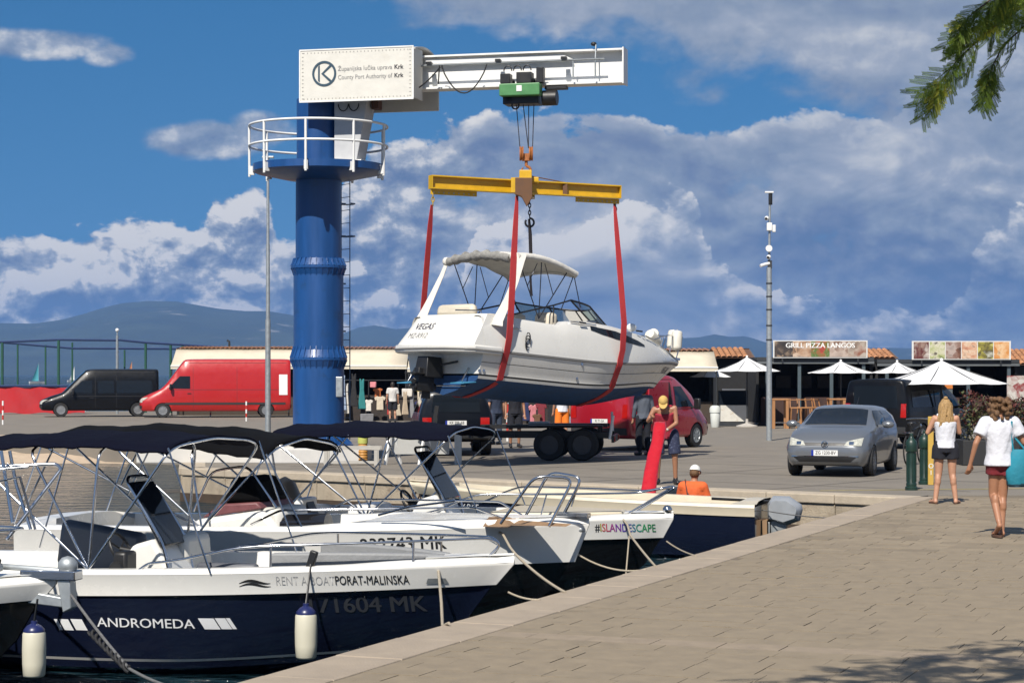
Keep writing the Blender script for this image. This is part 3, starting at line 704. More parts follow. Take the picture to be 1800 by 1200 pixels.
# ================================================================ cabin cruiser hanging in the slings
PITCH = radians(-4.2)
def cruiser():
    S = Vector((-.597, 43.0)); ang = radians(44); Bm = 1.28; L = 7.55
    left = Vector((-sin(ang), cos(ang))); o = S+left*Bm
    fr = Frame(o.x, o.y, 1.56, ang)
    r = thing('cabin_cruiser', 'white cabin cruiser with blue bottom hanging in red slings', 'boat', (o.x, o.y, 1.56), ang)
    r.rotation_euler = (0, -PITCH, ang)                               # bow hangs low
    antif = M('blue_antifouling', (.010,.055,.165), .7, var=.2, scale=3, spot=((.008,.030,.085), 2.2, .5, .75))
    grey_stripe = M('grey_rub_rail', (.20,.195,.185), .5); blk = M('black_stripe', (.012,.012,.013), .5)
    hullw = M('cruiser_hull_white', (.70,.685,.64), .28, var=.03, scale=2, coat=.25)
    # hull: rows from keel to rub rail; (material, half breadth factor, height above keel at stern / at bow, length reach)
    def half(s): return Bm*(1-max(0, (s-.42)/.58)**2.5)*(.965+.035*min(1, s*4))
    rows = [(0,.0,.0,.34,.83,0),(0,.30,.09,.44,.85,0),(0,.62,.22,.52,.865,0),(0,.84,.33,.60,.885,0),(0,.865,.36,.63,.89,0),(0,.88,.42,.70,.90,1),(0,.885,.46,.735,.905,2),(0,.885,.492,.765,.908,1),
            (0,.91,.58,.85,.922,1),(0,.938,.70,.965,.945,1),(0,.932,.715,.978,.946,3),(0,.943,.722,.984,.947,1),(0,.968,.83,1.085,.968,1),(0,.985,.93,1.185,.99,1),(0,1.004,.945,1.20,.995,4),(0,1.004,.985,1.24,.998,4),(0,1.0,1.02,1.275,1.0,1)]
    n = 30; m = MB(); grid = []
    for i in range(n+1):
        s = i/n; s = 1-(1-s)**1.25; col = []
        for (_, kb, za, zb_, reach, mi) in rows:
            sh = s; b = half(sh)*kb; flare = 1-.55*(smooth(.5, 1, s))*(1-kb) if kb else 0
            b *= max(0, flare) if kb < 1 else 1
            rise = smooth(.35, 1.0, s)
            z = za+(zb_-za)*rise**1.4
            if kb < .8: z = za+(zb_-za)*(smooth(.45, 1.05, s)**2.)*1.25
            col.append(Vector((s*L*reach, max(b, .012 if kb else 0), z)))
        grid.append(col)
    k = len(rows)
    for sg in (1, -1):
        for i in range(n):
            for j in range(k-1):
                q = [Vector((p.x, p.y*sg, p.z)) for p in (grid[i][j], grid[i+1][j], grid[i+1][j+1], grid[i][j+1])]
                m.add(q if sg < 0 else q[::-1], [(0,1,2,3)], rows[j+1][5])
    tr = [Vector((p.x, p.y, p.z)) for p in grid[0]]+[Vector((p.x, -p.y, p.z)) for p in grid[0][::-1]]
    low = [p for p in tr if p.z <= .43]; up = [p for p in tr if p.z >= .42]
    m.add(low, [tuple(range(len(low)))], 0); m.add(up, [tuple(range(len(up)))], 1)
    # weld so that shading stays smooth
    hp = m.split(['bottom', 'hull', 'stripe', 'knuckle', 'rub_rail'], [antif, hullw, blk, grey_stripe, grey_stripe], r, 30)
    for ob in hp.values(): weld(ob)
    # deck and coaming
    d = MB(); nd = 40; prof = []
    def deck(s):
        b = half(s); rub = 1.02+(.255)*smooth(.35, 1, s)**1.4
        top = interp([(0,1.70),(.10,1.74),(.30,1.70),(.33,1.80),(.44,1.86),(.58,1.80),(.72,1.70),(.86,1.52),(.96,1.38),(1,1.30)], s)
        return b, rub, max(top, rub+.02)
    cock0, cock1 = .05, .50
    for i in range(nd+1):
        s = i/nd; b, z0, z1 = deck(s); x = s*L; h = z1-z0; cab = smooth(.40, .55, s)
        inner = b-.30-.10*cab
        ring = [(b, z0), (b-.01, z0+.10*min(1, h*3)), (b-.07, z0+h*.55), (b-.13, z0+h*.86), (b-.18, z0+h*.97), (max(.02,b-.26), z1)]
        if s < cock1: ring += [(max(.02,b-.36), z1), (b-.40, z1-.06), (b-.42, .95), (0, .95)]
        else: ring += [(max(.015,b*.62), z1+.05*min(1,h*4)), (max(.01,b*.42), z1+.08*min(1,h*4)), (max(.005,b*.2), z1+.10*min(1,h*4)), (0, z1+.10*min(1,h*4))]
        prof.append([Vector((x, max(0, y), z)) for y, z in ring])
    for sg in (1, -1):
        for i in range(nd):
            for j in range(len(prof[0])-1):
                q = [Vector((p.x, p.y*sg, p.z)) for p in (prof[i][j], prof[i+1][j], prof[i+1][j+1], prof[i][j+1])]; d.add(q if sg < 0 else q[::-1], [(0,1,2,3)])
    deck_o = d.build('deck', hullw, r, 40); weld(deck_o)
    # stern: sloped transom moulding, swim platform, walk-through
    t = MB()
    def ty(z): return interp([(1.0,-.42),(1.12,-.36),(1.3,-.22),(1.74,.06)], z)
    zs = [1.02,1.08,1.2,1.35,1.5,1.64,1.72,1.74]; rings = []
    for z in zs:
        x = ty(z); w = Bm*.965-(z-1.02)*.20
        rings.append([Vector((.42,-w,z)), Vector((x+.10,-w,z)), Vector((x+.02,-w+.10,z)), Vector((x,-w+.25,z)), Vector((x,w-.25,z)), Vector((x+.02,w-.10,z)), Vector((x+.10,w,z)), Vector((.42,w,z))])
    t.loft(rings); stern = t.build('stern_moulding', hullw, r, 40)
    p = MB(); w = Bm*1.0
    pts = [(.5,-w),(-.28,-w*.98),(-.46,-w*.86),(-.60,-w*.5),(-.64,0),(-.60,w*.5),(-.46,w*.86),(-.28,w*.98),(.5,w)]
    p.slab(pts, .88, 1.05); p.build('swim_platform', hullw, r, 30, bevel=.03)
    p = MB(); p.tube([Vector((x*1.005-.004, y*1.008, .955)) for x, y in pts], .022, 6); p.build('platform_trim', grey_stripe, r, 60)
    bv = bvh_of(stern); ink = M('navy_print', (.015,.018,.05), .5); gk = M('grey_boat_print', (.10,.10,.11), .5)
    text_on('VEGAS', .20, ink, r, bv, (-2, .58, 1.47), (0,-1,0), (1,0,0), bold=.02, shear=.25); text_on('MZ-R912', .165, gk, r, bv, (-2, .62, 1.26), (0,-1,0), (1,0,0), sx=.95)
    # drive unit under platform
    e = MB(); e.box((-.30,.15,.58), (.5,.42,.44), top=(.8,.8)); e.box((-.42,.15,.30), (.46,.16,.50)); e.tube([(-.72,.15,.16),(-.12,.15,.16)], .085, 12)
    e.box((-.35,.15,.02), (.26,.03,.24), top=(.8,1)); e.box((-.5,.15,.42), (.7,.34,.03))
    for q in range(3):
        a = 2*pi*q/3; e.box((-.76,.15+.11*cos(a),.16+.11*sin(a)), (.03,.12,.10), R=Matrix.Rotation(a,3,'X')@Matrix.Rotation(.5,3,'Y'))
    for y in (-.45,.55): e.tube([(-.02,y,.72),(-.34,y*.6,.62)], .03, 6)
    e.build('stern_drive', black, r, 30, bevel=.02)
    trim = M('light_blue_trim_tab', (.05,.25,.42), .6); tb = MB()
    for y in (-.80, .92): tb.box((-.16,y,.26), (.36,.42,.02), R=Matrix.Rotation(radians(-8),3,'Y'))
    pieces(tb, 'trim_tab', trim, r, 0)
    tb = MB()
    for y in (-.80, .92): tb.tube([(-.02,y,.58),(-.2,y,.28)], .022, 6)
    pieces(tb, 'trim_ram', steel, r)
    for y in (-.2,): MB().tube([(-.05,-.75,.20),(-.05,.8,.20)], .012, 5).build('tie_bar', steel, r, 60)
    # exhaust and thru-hulls, vents, portlight
    bh = bvh_of(*[hp[k] for k in hp]); bd = bvh_of(deck_o)
    def P_(u, v, y): x, z = fr.px(u, v, y); return x, z
    def onside(u, v): 
        """hull-side x and z, allowing for the bow-down pitch"""
        x, z = fr.px(u, v, -1.2); c, s = cos(PITCH), sin(PITCH); return x*c+z*s, -x*s+z*c
    th = MB()
    for u, v in ((848,651),(855,651),(1016,665),(1020,640),(888,617)):
        x, z = onside(u, v); h = bh.ray_cast(Vector((x,-3,z)), Vector((0,1,0)))
        if h[0]: th.lathe([(.035,-.012),(.035,0),(.02,.004),(.02,.02)], h[0], 12, 'Y')
    pieces(th, 'skin_fitting', steel, r)
    # black side window sweeping to bow, portlight, sheer lines
    def strip(name, mat, us, bvh, off=.006):
        g = []
        for (u, va, vb) in us:
            for v in (va, vb):
                x, z = onside(u, v); h = bvh.ray_cast(Vector((x,-4,z)), Vector((0,1,0)))
                g.append(h[0]+Vector((0,-off,.003)) if h[0] else Vector((x, g[-1].y if g else -1, z)))
        return MB().add(g, [(2*i,2*i+2,2*i+3,2*i+1) for i in range(len(us)-1)]).build(name, mat, r, 0)
    strip('side_window', dark_glass, [(1040,573,580),(1060,577,588),(1085,582,596),(1110,591,603),(1130,599,607),(1143,606,609)], bd, .012)
    MB().add([Vector((0,0,0))], []) 
    x, z = onside(1060, 627); h = bh.ray_cast(Vector((x,-4,z)), Vector((0,1,0)))
    if h[0]:
        MB().box(h[0], (.26,.03,.13)).build('portlight_frame', white_paint, r, 0, bevel=.02); MB().box(h[0]+Vector((0,-.012,0)), (.19,.03,.075)).build('portlight', dark_glass, r, 0)
    for u0, v0, u1, v1 in ((935,550,1053,568),(933,555,1050,573),(895,577,915,579)):
        x0, z0 = onside(u0, v0); x1, z1 = onside(u1, v1); pts = []
        for k in range(9):
            x, z = lerp(x0,x1,k/8), lerp(z0,z1,k/8); h = bd.ray_cast(Vector((x,-4,z)), Vector((0,1,0)))
            if h[0]: pts.append(h[0]+Vector((0,-.03,.02)))
        if len(pts) > 1: MB().tube(pts, .013, 6).build('grab_rail', steel, r, 60)
    text_on('VEGAS', .20, ink, r, bh, (6.62, -3, 1.02), (1,0,.03), (0,1,0), bold=.02, shear=.25, sx=.9)
    # windscreen: swept frame with tinted panes
    ws = tinted('windscreen_tint', (.42,.52,.52)); fm = MB(); pa = MB()
    def wpt(f, up):                                                   # f -1 starboard .. 1 port around front
        a = f*radians(82); xx = 3.15+1.55*cos(a); yy = 1.02*sin(a)*1.0/sin(radians(82))
        s = xx/L; z = deck(min(1,s))[2]+.02
        return Vector((xx-.52*up, yy*(1-.12*up), z+.42*up))
    k = 16
    for i in range(k):
        a, b = -1+2*i/k, -1+2*(i+1)/k; pa.add([wpt(a,0),wpt(b,0),wpt(b,1),wpt(a,1)], [(0,1,2,3)])
    pa.build('windscreen', ws, r, 60)
    fm.tube([wpt(-1+2*i/k,1) for i in range(k+1)], .022, 6); fm.tube([wpt(-1+2*i/k,0) for i in range(k+1)], .018, 6)
    for f in (-1,-.55,-.16,.16,.55,1): fm.tube([wpt(f,0), wpt(f,1)], .02, 6)
    fm.tube([wpt(-1,1), Vector((2.2,-1.02,2.12)), Vector((.95,-1.05,1.80))], .02, 6); fm.tube([wpt(1,1), Vector((2.2,1.02,2.12)), Vector((.95,1.05,1.80))], .02, 6)
    fm.tube([Vector((2.2,-1.02,2.12)), Vector((2.2,-1.04,1.74))], .016, 6)
    pieces(fm, 'windscreen_frame', black, r)
    # cockpit seats
    sm_ = M('cream_vinyl', (.60,.54,.43), .5, var=.05); s_ = MB()
    s_.box((.55,.0,1.50), (.45,2.0,.55)); s_.box((.38,.1,1.86), (.22,1.2,.26), top=(.8,.95)); s_.box((2.5,-.5,1.7), (.3,.5,.6)); s_.box((2.5,.5,1.7), (.3,.5,.6)); pieces(s_, 'seat', sm_, r, 30, bevel=.09)
    MB().tube([(.05,-.2,1.83),(.3,-.75,1.83),(.3,-.75,1.74)], .014, 6).build('stern_rail', steel, r, 60)
    # bimini hood with rolled canvas and white webbing boots
    cv = M('white_hood_canvas', (.62,.60,.55), .85, var=.10, scale=3, bump=.6, bscale=9); roll = M('grey_hood_roll', (.24,.235,.22), .85, var=.35, scale=7, bump=.8, bscale=14)
    top = []; xa, xb = .95, 2.78
    for i in range(11):
        x = lerp(xa, xb, i/10); row = []
        for j in range(13):
            y = -1.07+2.14*j/12; f = i/10; z = 3.17-.13*abs(y/1.07)**2.4+.09*sin(pi*f)-.20*f**1.6+.014*sin(i*2.1+j*1.7); row.append(Vector((x, y, z)))
        top.append(row)
    hood = MB().loft(top, caps=False, open_ring=True).build('hood', cv, r, 60); so = hood.modifiers.new('t', 'SOLIDIFY'); so.thickness = .035
    rnd = random.Random(4); rl = MB(); rl.tube([Vector((.90+.02*rnd.random(), -.95+2.0*i/18, 3.00+.10*(1-(2*i/18-1)**2)+.02*rnd.random())) for i in range(19)], lambda s: .10+.018*sin(s*37)+.012*sin(s*71), 12); rl.build('rolled_curtain', roll, r, 60)
    rl = MB(); rl.ball((.90,1.12,3.02), (.09,.09,.10), 10); rl.tube([Vector((xb, -1.07+2.14*i/8, 2.82+.13*(1-(i/4-1)**2))) for i in range(9)], .05, 8); rl.tube([Vector((lerp(xa, xb, i/8), -1.09, 3.06+.07*sin(pi*i/8)-.20*(i/8)**1.6)) for i in range(9)], .075, 8); rl.tube([Vector((.93,-1.02+.62*i/6,3.05+.05*i/6)) for i in range(7)], .09, 8); pieces(rl, 'hood_boot', cv, r)
    def band(pts, ws_, name='canvas_leg'):
        m = MB(); rings = []; n_ = len(pts)
        for i, (p, w_) in enumerate(zip(pts, ws_)):
            p = Vector(p); t = (Vector(pts[min(i+1,n_-1)])-Vector(pts[max(i-1,0)])).normalized(); wd = Vector((.72,-.69,0)).normalized(); wd = (wd-t*wd.dot(t)).normalized(); nn = t.cross(wd)*.02; rings.append([p-wd*w_-nn, p+wd*w_-nn, p+wd*w_+nn, p-wd*w_+nn])
        m.loft(rings).build(name, cv, r, 50)
    band([(1.02,-1.14,3.12),(.98,-1.16,2.92),(.84,-1.18,2.5),(.62,-1.2,2.05),(.36,-1.22,1.62),(.32,-1.24,1.5)], (.12,.085,.075,.085,.11,.12))
    band([(.90,1.12,2.96),(.78,1.11,2.7),(.55,1.08,2.3),(.30,1.02,1.92),(.10,.95,1.66)], (.035,.045,.06,.08,.10))
    fb = MB()
    for y in (-1.03, 1.03):
        hx = (1.75, y, 1.78)
        fb.tube([hx, (1.05, y, 3.0)], .013, 6); fb.tube([hx, (1.75, y, 3.05)], .013, 6); fb.tube([hx, (2.55, y, 2.88)], .013, 6); fb.tube([(1.35,y,2.45),(1.62,y,2.98)], .010, 5); fb.tube([(2.15,y,2.35),(1.85,y,3.0)], .010, 5)
        fb.tube([(xb,y,2.82),(3.05,y*.98,2.15)], .011, 5); fb.tube([(2.75,y,2.8),(2.45,y*.98,2.05)], .011, 5)
    pieces(fb, 'hood_frame', M('dark_tube', (.06,.065,.08), .3, .8), r)
    # bow rail with fenders lashed to it, lamp, anchor fairlead
    br = MB(); pts = []
    for i in range(17):
        f = -1+2*i/16; s = 1-.30*abs(f)**1.6; x = s*L+.10*(1-abs(f)); b = max(.06, half(min(1, x/L))-.12); pts.append(Vector((x, b*(1 if f > 0 else -1)*min(1, abs(f)*3), 1.5+.40*(1-abs(f)**4)+.0)))
    pts[0].z = deck(pts[0].x/L)[2]; pts[-1].z = deck(pts[-1].x/L)[2]
    br.tube(pts, .018, 6)
    for i in (3, 5, 8, 11, 13): br.tube([pts[i], Vector((min(pts[i].x-.12, L*.985), pts[i].y, deck(min(1, pts[i].x/L))[2]))], .015, 6)
    pieces(br, 'bow_rail', steel, r)
    fd = M('fender_white', (.66,.63,.55), .5, var=.06)
    def fender(c, d, rr=.13, ln=.55):
        d = Vector(d).normalized(); m = MB(); c = Vector(c); prof = [(.0,.03),(.04,.05),(.10,.9),(.2,1),(.8,1),(.9,.9),(.96,.05),(1,.03)]
        m.tube([c+d*ln*(a-.5) for a, _ in prof], lambda s: rr, 12) if False else None
        q = d.to_track_quat('Z', 'Y').to_matrix(); m.loft([[c+q@Vector((rr*k_*cos(2*pi*j/14), rr*k_*sin(2*pi*j/14), ln*(a-.5))) for j in range(14)] for a, k_ in prof]); return m
    for c, dd, ln in (((6.15,-.42,1.74),(.75,.15,-.35),.52),((6.35,-.25,1.80),(.6,.5,-.3),.5),((7.20,-.22,1.78),(.12,.1,1),.55),((7.28,-.02,1.82),(.2,.1,1),.5)): fender(c, dd, .13, ln).build('lashed_fender', fd, r, 60)
    MB().ball((5.35,-.45,1.92), (.12,.12,.10), 12).build('search_light', white_paint, r, 60)
    MB().box((7.4,0,1.36), (.3,.1,.06)).build('bow_roller', steel, r, 0)
    # cleats and tied line
    c = MB()
    for x in (2.95, 5.0): c.tube([(x-.1,-1.2 if x < 4 else -1.02,1.80),(x+.1,-1.2 if x < 4 else -1.02,1.80)], .02, 6)
    for q in range(3): c.tube([(1.22+.07*cos(k_), -1.28, 1.30+.13*sin(k_)-.06*q) for k_ in [2*pi*i/10 for i in range(9)]], .012, 5)
    pieces(c, 'cleat_line', black, r)
    return r, fr
def weld(o, d=.0008):
    bm = bmesh.new(); bm.from_mesh(o.data); bmesh.ops.remove_doubles(bm, verts=bm.verts, dist=d); bmesh.ops.recalc_face_normals(bm, faces=bm.faces); bm.to_mesh(o.data); bm.free(); o.data.set_sharp_from_angle(angle=radians(32))
CR, CFR = cruiser()
bpy.context.view_layer.update()
# ---- slings: woven straps round the hull
def strap(name, label, pts, w, mat, wd):
    """flat strap through pts; w half widths; wd width direction"""
    m = MB(); wd = Vector(wd).normalized(); rings = []; n = len(pts)
    for i, p in enumerate(pts):
        p = Vector(p); t = (Vector(pts[min(i+1,n-1)])-Vector(pts[max(i-1,0)])).normalized(); nn = t.cross(wd).normalized()*.009; a = wd*w[i]; rings.append([p-a-nn, p+a-nn, p+a+nn, p-a+nn])
    m.loft(rings); return tag(m.build(name, mat, sm=40), label, 'sling', 'slings round the hanging cruiser')
def hullpt(x, y, z):
    return CR.matrix_world@Vector((x, y, z))
HB = bvh_of(*[c for c in CR.children if c.name.split('.')[0] in ('hull','bottom','stripe','rub_rail','knuckle')])
bd_ = Vector((cos(radians(44)), sin(radians(44)), 0))
def sling(u_top, v_top, Yt, x, side, label, mat=red_sling, wmax=.075, behind=False):
    s = side*1.0; q = [P(u_top, v_top, Yt)]
    lo = [Vector((x, s*1.33, 1.9)), Vector((x, s*1.325, 1.30))]
    for z in (1.05, .98, .85, .65, .48, .38):
        h = HB.ray_cast(Vector((x, s*4, z)), Vector((0, -s, 0)))
        if h[0] is not None: lo.append(h[0]+Vector((0, s*.018, 0)))
    for y in (.85, .6, .3, .03):
        h = HB.ray_cast(Vector((x, s*y, -3)), Vector((0, 0, 1)))
        if h[0] is not None and h[0].z < lo[-1].z: lo.append(h[0]-Vector((0, 0, .018)))
    hi = [CR.matrix_world@p for p in lo]
    q2 = q+[q[0].lerp(hi[0], f) for f in (.08, .2, .5, .8)]+hi
    w = [.03, .045, .065]+[wmax]*(len(q2)-3)
    return strap('lifting_sling', label, q2, w, mat, bd_)
sling(909, 342, 44.35, .62, -1, 'red webbing sling at the near side of the cruiser stern', wmax=.085)
sling(1080, 357, 46.9, 4.15, -1, 'red webbing sling at the near side of the cruiser bow', wmax=.085)
sling(759, 360, 45.0, .48, 1, 'red webbing sling behind the cruiser stern, under the left beam end', wmax=.075)
bs = [P(930, 385, 47.4), P(932, 412, 47.4), P(933, 446, 47.3), P(932, 475, 47.2), P(933, 500, 47.15), P(934, 520, 47.1)]
strap('strap', 'black strap hanging from the chain hook through the boat hood', bs, [.03,.05,.05,.03,.03,.04], M('black_webbing', (.02,.017,.02), .8), bd_)
# ================================================================ moored boats
navy_hull = M('navy_gelcoat', (.006,.009,.024), .16, var=.05, coat=.6); black_hull = M('black_gelcoat', (.006,.006,.007), .2, var=.05, coat=.5)
cream = M('cream_gelcoat', (.60,.53,.40), .35, var=.04, coat=.2); grey_pad = M('grey_cushion', (.23,.235,.24), .6, var=.06, scale=4, bump=.25, bscale=30)
dgrey = M('slate_cushion', (.085,.09,.105), .55, var=.08, scale=4); teak = M('teak', (.26,.16,.085), .7, var=.2, scale=10, streak=.2)
fender_m = M('fender_cream', (.60,.57,.45), .45, var=.05, scale=4, spot=((.42,.39,.30), 6, .6, .75)); fender_b = M('fender_blue', (.012,.018,.09), .35)
ANG = radians(-17)
def boat_frame(bow, L, ang=ANG, z=WATER):
    return Frame(bow[0]-L*cos(ang), bow[1]-L*sin(ang), z, ang)
def small_hull(r, L, B, zst, zbow, band, hm, bm=None, boot=True, foredeck=.80, floor=.20, capm=None, cock0=.06, fore_rise=.02, gun=.17, tip=2.4):
    bm = bm or white; capm = capm or bm
    def half(s): return B/2*(1-max(0, (s-.38)/.62)**tip)*(.93+.07*min(1, s*3))
    def sheer(s): return zst+(zbow-zst)*s**1.3
    rows = [(1.0,0,1.0,0),(1.006,.014,1.0,0),(1.0,.026,.999,0),(.985,band,.975,0),(.965,band+.015,.968,1),(.93,None,.93,1),(.87,.15,.885,1),(.855,.125,.88,2 if boot else 1),(.84,.06,.868,1),(.55,-.16,.82,1),(.0,-.30,.78,1)]
    n = 44; grid = []
    for i in range(n+1):
        s = 1-(1-i/n)**1.2; z0 = sheer(s); col = []
        for (kb, dz, reach, mi) in rows:
            b = half(s)*kb; b *= 1-.45*smooth(.45, 1, s)*(1-kb)*3 if kb < .98 else 1
            if dz is None: z = (z0-band-.015+.15)/2
            elif kb < .9: z = dz+max(0, smooth(.6, 1, s))*.10*(1 if dz > 0 else 2.2)
            else: z = z0-dz
            col.append(Vector((s*L*reach, max(b, .012), z)))
        grid.append(col)
    m = MB()
    for sg in (1, -1):
        for i in range(n):
            for j in range(len(rows)-1):
                q = [Vector((p.x, p.y*sg, p.z)) for p in (grid[i][j], grid[i+1][j], grid[i+1][j+1], grid[i][j+1])]; m.add(q if sg > 0 else q[::-1], [(0,1,2,3)], rows[j+1][3])
    t = [Vector(p) for p in grid[0]]+[Vector((p.x, -p.y, p.z)) for p in grid[0][::-1]]; m.add(t, [tuple(range(len(t)))], 1)
    hp = m.split(['gunwale_band', 'hull', 'boot_stripe'], [bm, hm, white], r, 35)
    for o in hp.values(): weld(o)
    d = MB(); prof = []
    for i in range(n+1):
        s = i/n; b = max(half(s), .012); z = sheer(s); x = s*L
        op = cock0 < s < foredeck; fl = max(.03, half(min(1, s/.86+.02))*.74)
        ring = [(b, z), (b-.02, z+.03), (b-gun*.5, z+.035+fore_rise*smooth(foredeck-.1, foredeck, s)), (b-gun, z+.03+fore_rise*smooth(foredeck-.1, foredeck, s))]
        ring += [(b-gun-.015, z-.03), (min(b-gun-.03, fl), floor+.02), (min(b-gun-.06, fl-.03), floor), (0, floor)] if op else [(b*.6, z+.045+fore_rise), (b*.4, z+.05+fore_rise), (b*.2, z+.055+fore_rise), (0, z+.06+fore_rise)]
        prof.append([Vector((x, max(0., min(y, b)), zz)) for y, zz in ring])
    for sg in (1, -1):
        for i in range(n):
            for j in range(7):
                q = [Vector((p.x, p.y*sg, p.z)) for p in (prof[i][j], prof[i+1][j], prof[i+1][j+1], prof[i][j+1])]; d.add(q if sg < 0 else q[::-1], [(0,1,2,3)])
    dk = d.build('deck', capm, r, 40); weld(dk)
    return half, sheer, hp, dk
def bimini(r, x0, x1, hw, z, hinge, mat, arch=.20, droop=.10, name='bimini_top', bows=(0,.33,.67,1), zg=.6, front=0.):
    n, k = 24, 16; rows = []
    for i in range(n+1):
        f = i/n; row = []
        for j in range(k+1):
            y = -1+2*j/k; zz = z+arch*(1-abs(y)**2.2)+.05*sin(pi*f)-droop*smooth(.86, 1, abs(y))-front*f**2+.008*sin(i*2.3+j*1.1)-.030*abs(sin(3*pi*f))*(1-.4*abs(y)); row.append(Vector((lerp(x0, x1, f), hw*y, zz)))
        rows.append(row)
    o = MB().loft(rows, caps=False, open_ring=True).build(name, mat, r, 60); so = o.modifiers.new('t', 'SOLIDIFY'); so.thickness = .02
    m = MB()
    for i, f in enumerate(bows):
        xb = lerp(x0, x1, f); zt = z-.02-front*f**2; yb = hw*.99; hx = hinge+(.25 if f > .5 else -.25)*(0 if i in (1, 2) else .0)
        m.tube(arcpts([(hinge, -yb, zg), (xb, -yb, zt-.02), (xb, -yb*.75, zt+arch*.45), (xb, 0, zt+arch), (xb, yb*.75, zt+arch*.45), (xb, yb, zt-.02), (hinge, yb, zg)], 3, .15), .0125, 6)
    for y in (-hw*.98, hw*.98):
        m.tube([(x1, y, z-front), (hinge+(x1-hinge)*.95+.45, y, zg)], .009, 5); m.tube([(x0, y, z), (x0-.35, y, zg)], .009, 5)
        m.tube([(lerp(x0, hinge, .5), y, lerp(z, zg, .5)), (lerp(x0,x1,.45), y, z)], .009, 5)
    pieces(m, 'bimini_frame', steel, r)
    return o
def pad(r, name, mat, x0, x1, y, z0, z1, th=.1):
    return MB().box(((x0+x1)/2, y, (z0+z1)/2), (abs(x1-x0), th, z1-z0)).build(name, mat, r, 30, bevel=min(th, z1-z0)*.3)
def outboard(r, x, y, z, cm, s=1., up=.0):
    m = MB(); R = Matrix.Rotation(up, 3, 'Y'); o = Vector((x, y, z))
    def L(v): return o+R@(Vector(v)*s)
    prof = [(-.30,.30,.10),(-.28,.38,.17),(-.10,.50,.19),(.14,.50,.18),(.22,.40,.16),(.22,.14,.15),(-.05,.06,.15),(-.26,.14,.14)]
    rings = []
    for q in range(9):
        a = -1+2*q/8; w = cos(a*pi/2*.86); rings.append([L((px_*(.72+.28*w)-.05, a*.19, .29+(pz-.29)*(.62+.38*w))) for px_, pz, _ in prof])
    cowl = m.loft(rings).build('engine_cowl', cm, r, 50)
    g = MB(); g.box(L((0,0,-.12)), (.18*s,.16*s,.5*s), R=R, top=(1.3,1.2)); g.box(L((0,0,-.55)), (.20*s,.07*s,.5*s), R=R); g.tube([L((-.28,0,-.72)), L((.2,0,-.72))], .06*s, 10); g.box(L((-.02,0,-.46)), (.36*s,.22*s,.02*s), R=R)
    g.box(L((.20,0,-.05)), (.16*s,.26*s,.34*s), R=R)
    for k in range(3): g.box(L((-.31,.09*cos(k*2.09),-.72+.09*sin(k*2.09))), (.02*s,.10*s,.08*s), R=R@Matrix.Rotation(k*2.09,3,'X'))
    g.build('engine_leg', galv if cm is not black else black, r, 30, bevel=.012)
    return cowl
def console(r, x, y, zf, w, h, glassm=dark_glass, name='console'):
    MB().prism([(x-.28,zf),(x+.40,zf),(x+.30,zf+h*.55),(x+.10,zf+h),(x-.12,zf+h*.92),(x-.28,zf+h*.6)], w, Matrix.Translation((0,y,0))).build(name, white, r, 30, bevel=.04)
    MB().prism([(x+.14,zf+h*.92),(x+.22,zf+h*.92),(x-.14,zf+h+.52),(x-.18,zf+h+.50)], w*.92, Matrix.Translation((0,y,0))).build('windscreen', glassm, r, 30, bevel=.02)
    MB().tube(arcpts([(x+.26,y-w*.48,zf+h*.6),(x+.20,y-w*.50,zf+h*.95),(x-.20,y-w*.46,zf+h+.56),(x-.20,y+w*.46,zf+h+.56),(x+.20,y+w*.50,zf+h*.95),(x+.26,y+w*.48,zf+h*.6)], 4, .12), .016, 6).build('windscreen_rail', steel, r, 60)
    sw = MB(); c = Vector((x-.36, y, zf+h*.84)); R = Matrix.Rotation(radians(-28), 3, 'Y')
    sw.tube([c+R@Vector((0, .17*cos(t), .17*sin(t))) for t in [2*pi*k/20 for k in range(20)]], .016, 6, closed=True)
    for k in range(3): sw.tube([c, c+R@Vector((0, .17*cos(k*2.09+.5), .17*sin(k*2.09+.5)))], .012, 5)
    sw.tube([c, c+Vector((.14,0,-.02))], .03, 8); sw.build('steering_wheel', black, r, 60)
def fender(u, v0, v1, Y, w, label, rope_top=None):
    c = P(u, (v0+v1)/2, Y); h = (v1-v0)/F*Y; rr = w/F*Y/2; r = thing('fender', label, 'fender', c-Vector((0,0,h/2)), 0, 'fenders hung over hull sides')
    MB().lathe([(.25*rr,.0),(.8*rr,.02*h),(.94*rr,.06*h),(rr,.3*h),(1.02*rr,.6*h),(.98*rr,.93*h),(.9*rr,.97*h)], n=20).build('fender_body', fender_m, r, 50)
    MB().lathe([(.91*rr,.968*h),(.9*rr,1.02*h),(.6*rr,1.10*h),(.30*rr,1.14*h),(.28*rr,1.2*h)], n=20).build('fender_cap', fender_b, r, 50)
    if rope_top is not None: MB().tube([Vector((0,0,1.18*h)), Vector(rope_top)-(c-Vector((0,0,h/2)))], .010, 6).build('lanyard', black, r, 60)
    return r
def line(name, label, pts, rr=.011, mat=rope_m): return tag(MB().tube(pts, rr, 7).build(name, mat, sm=60), label, 'rope', 'mooring lines along the promenade')
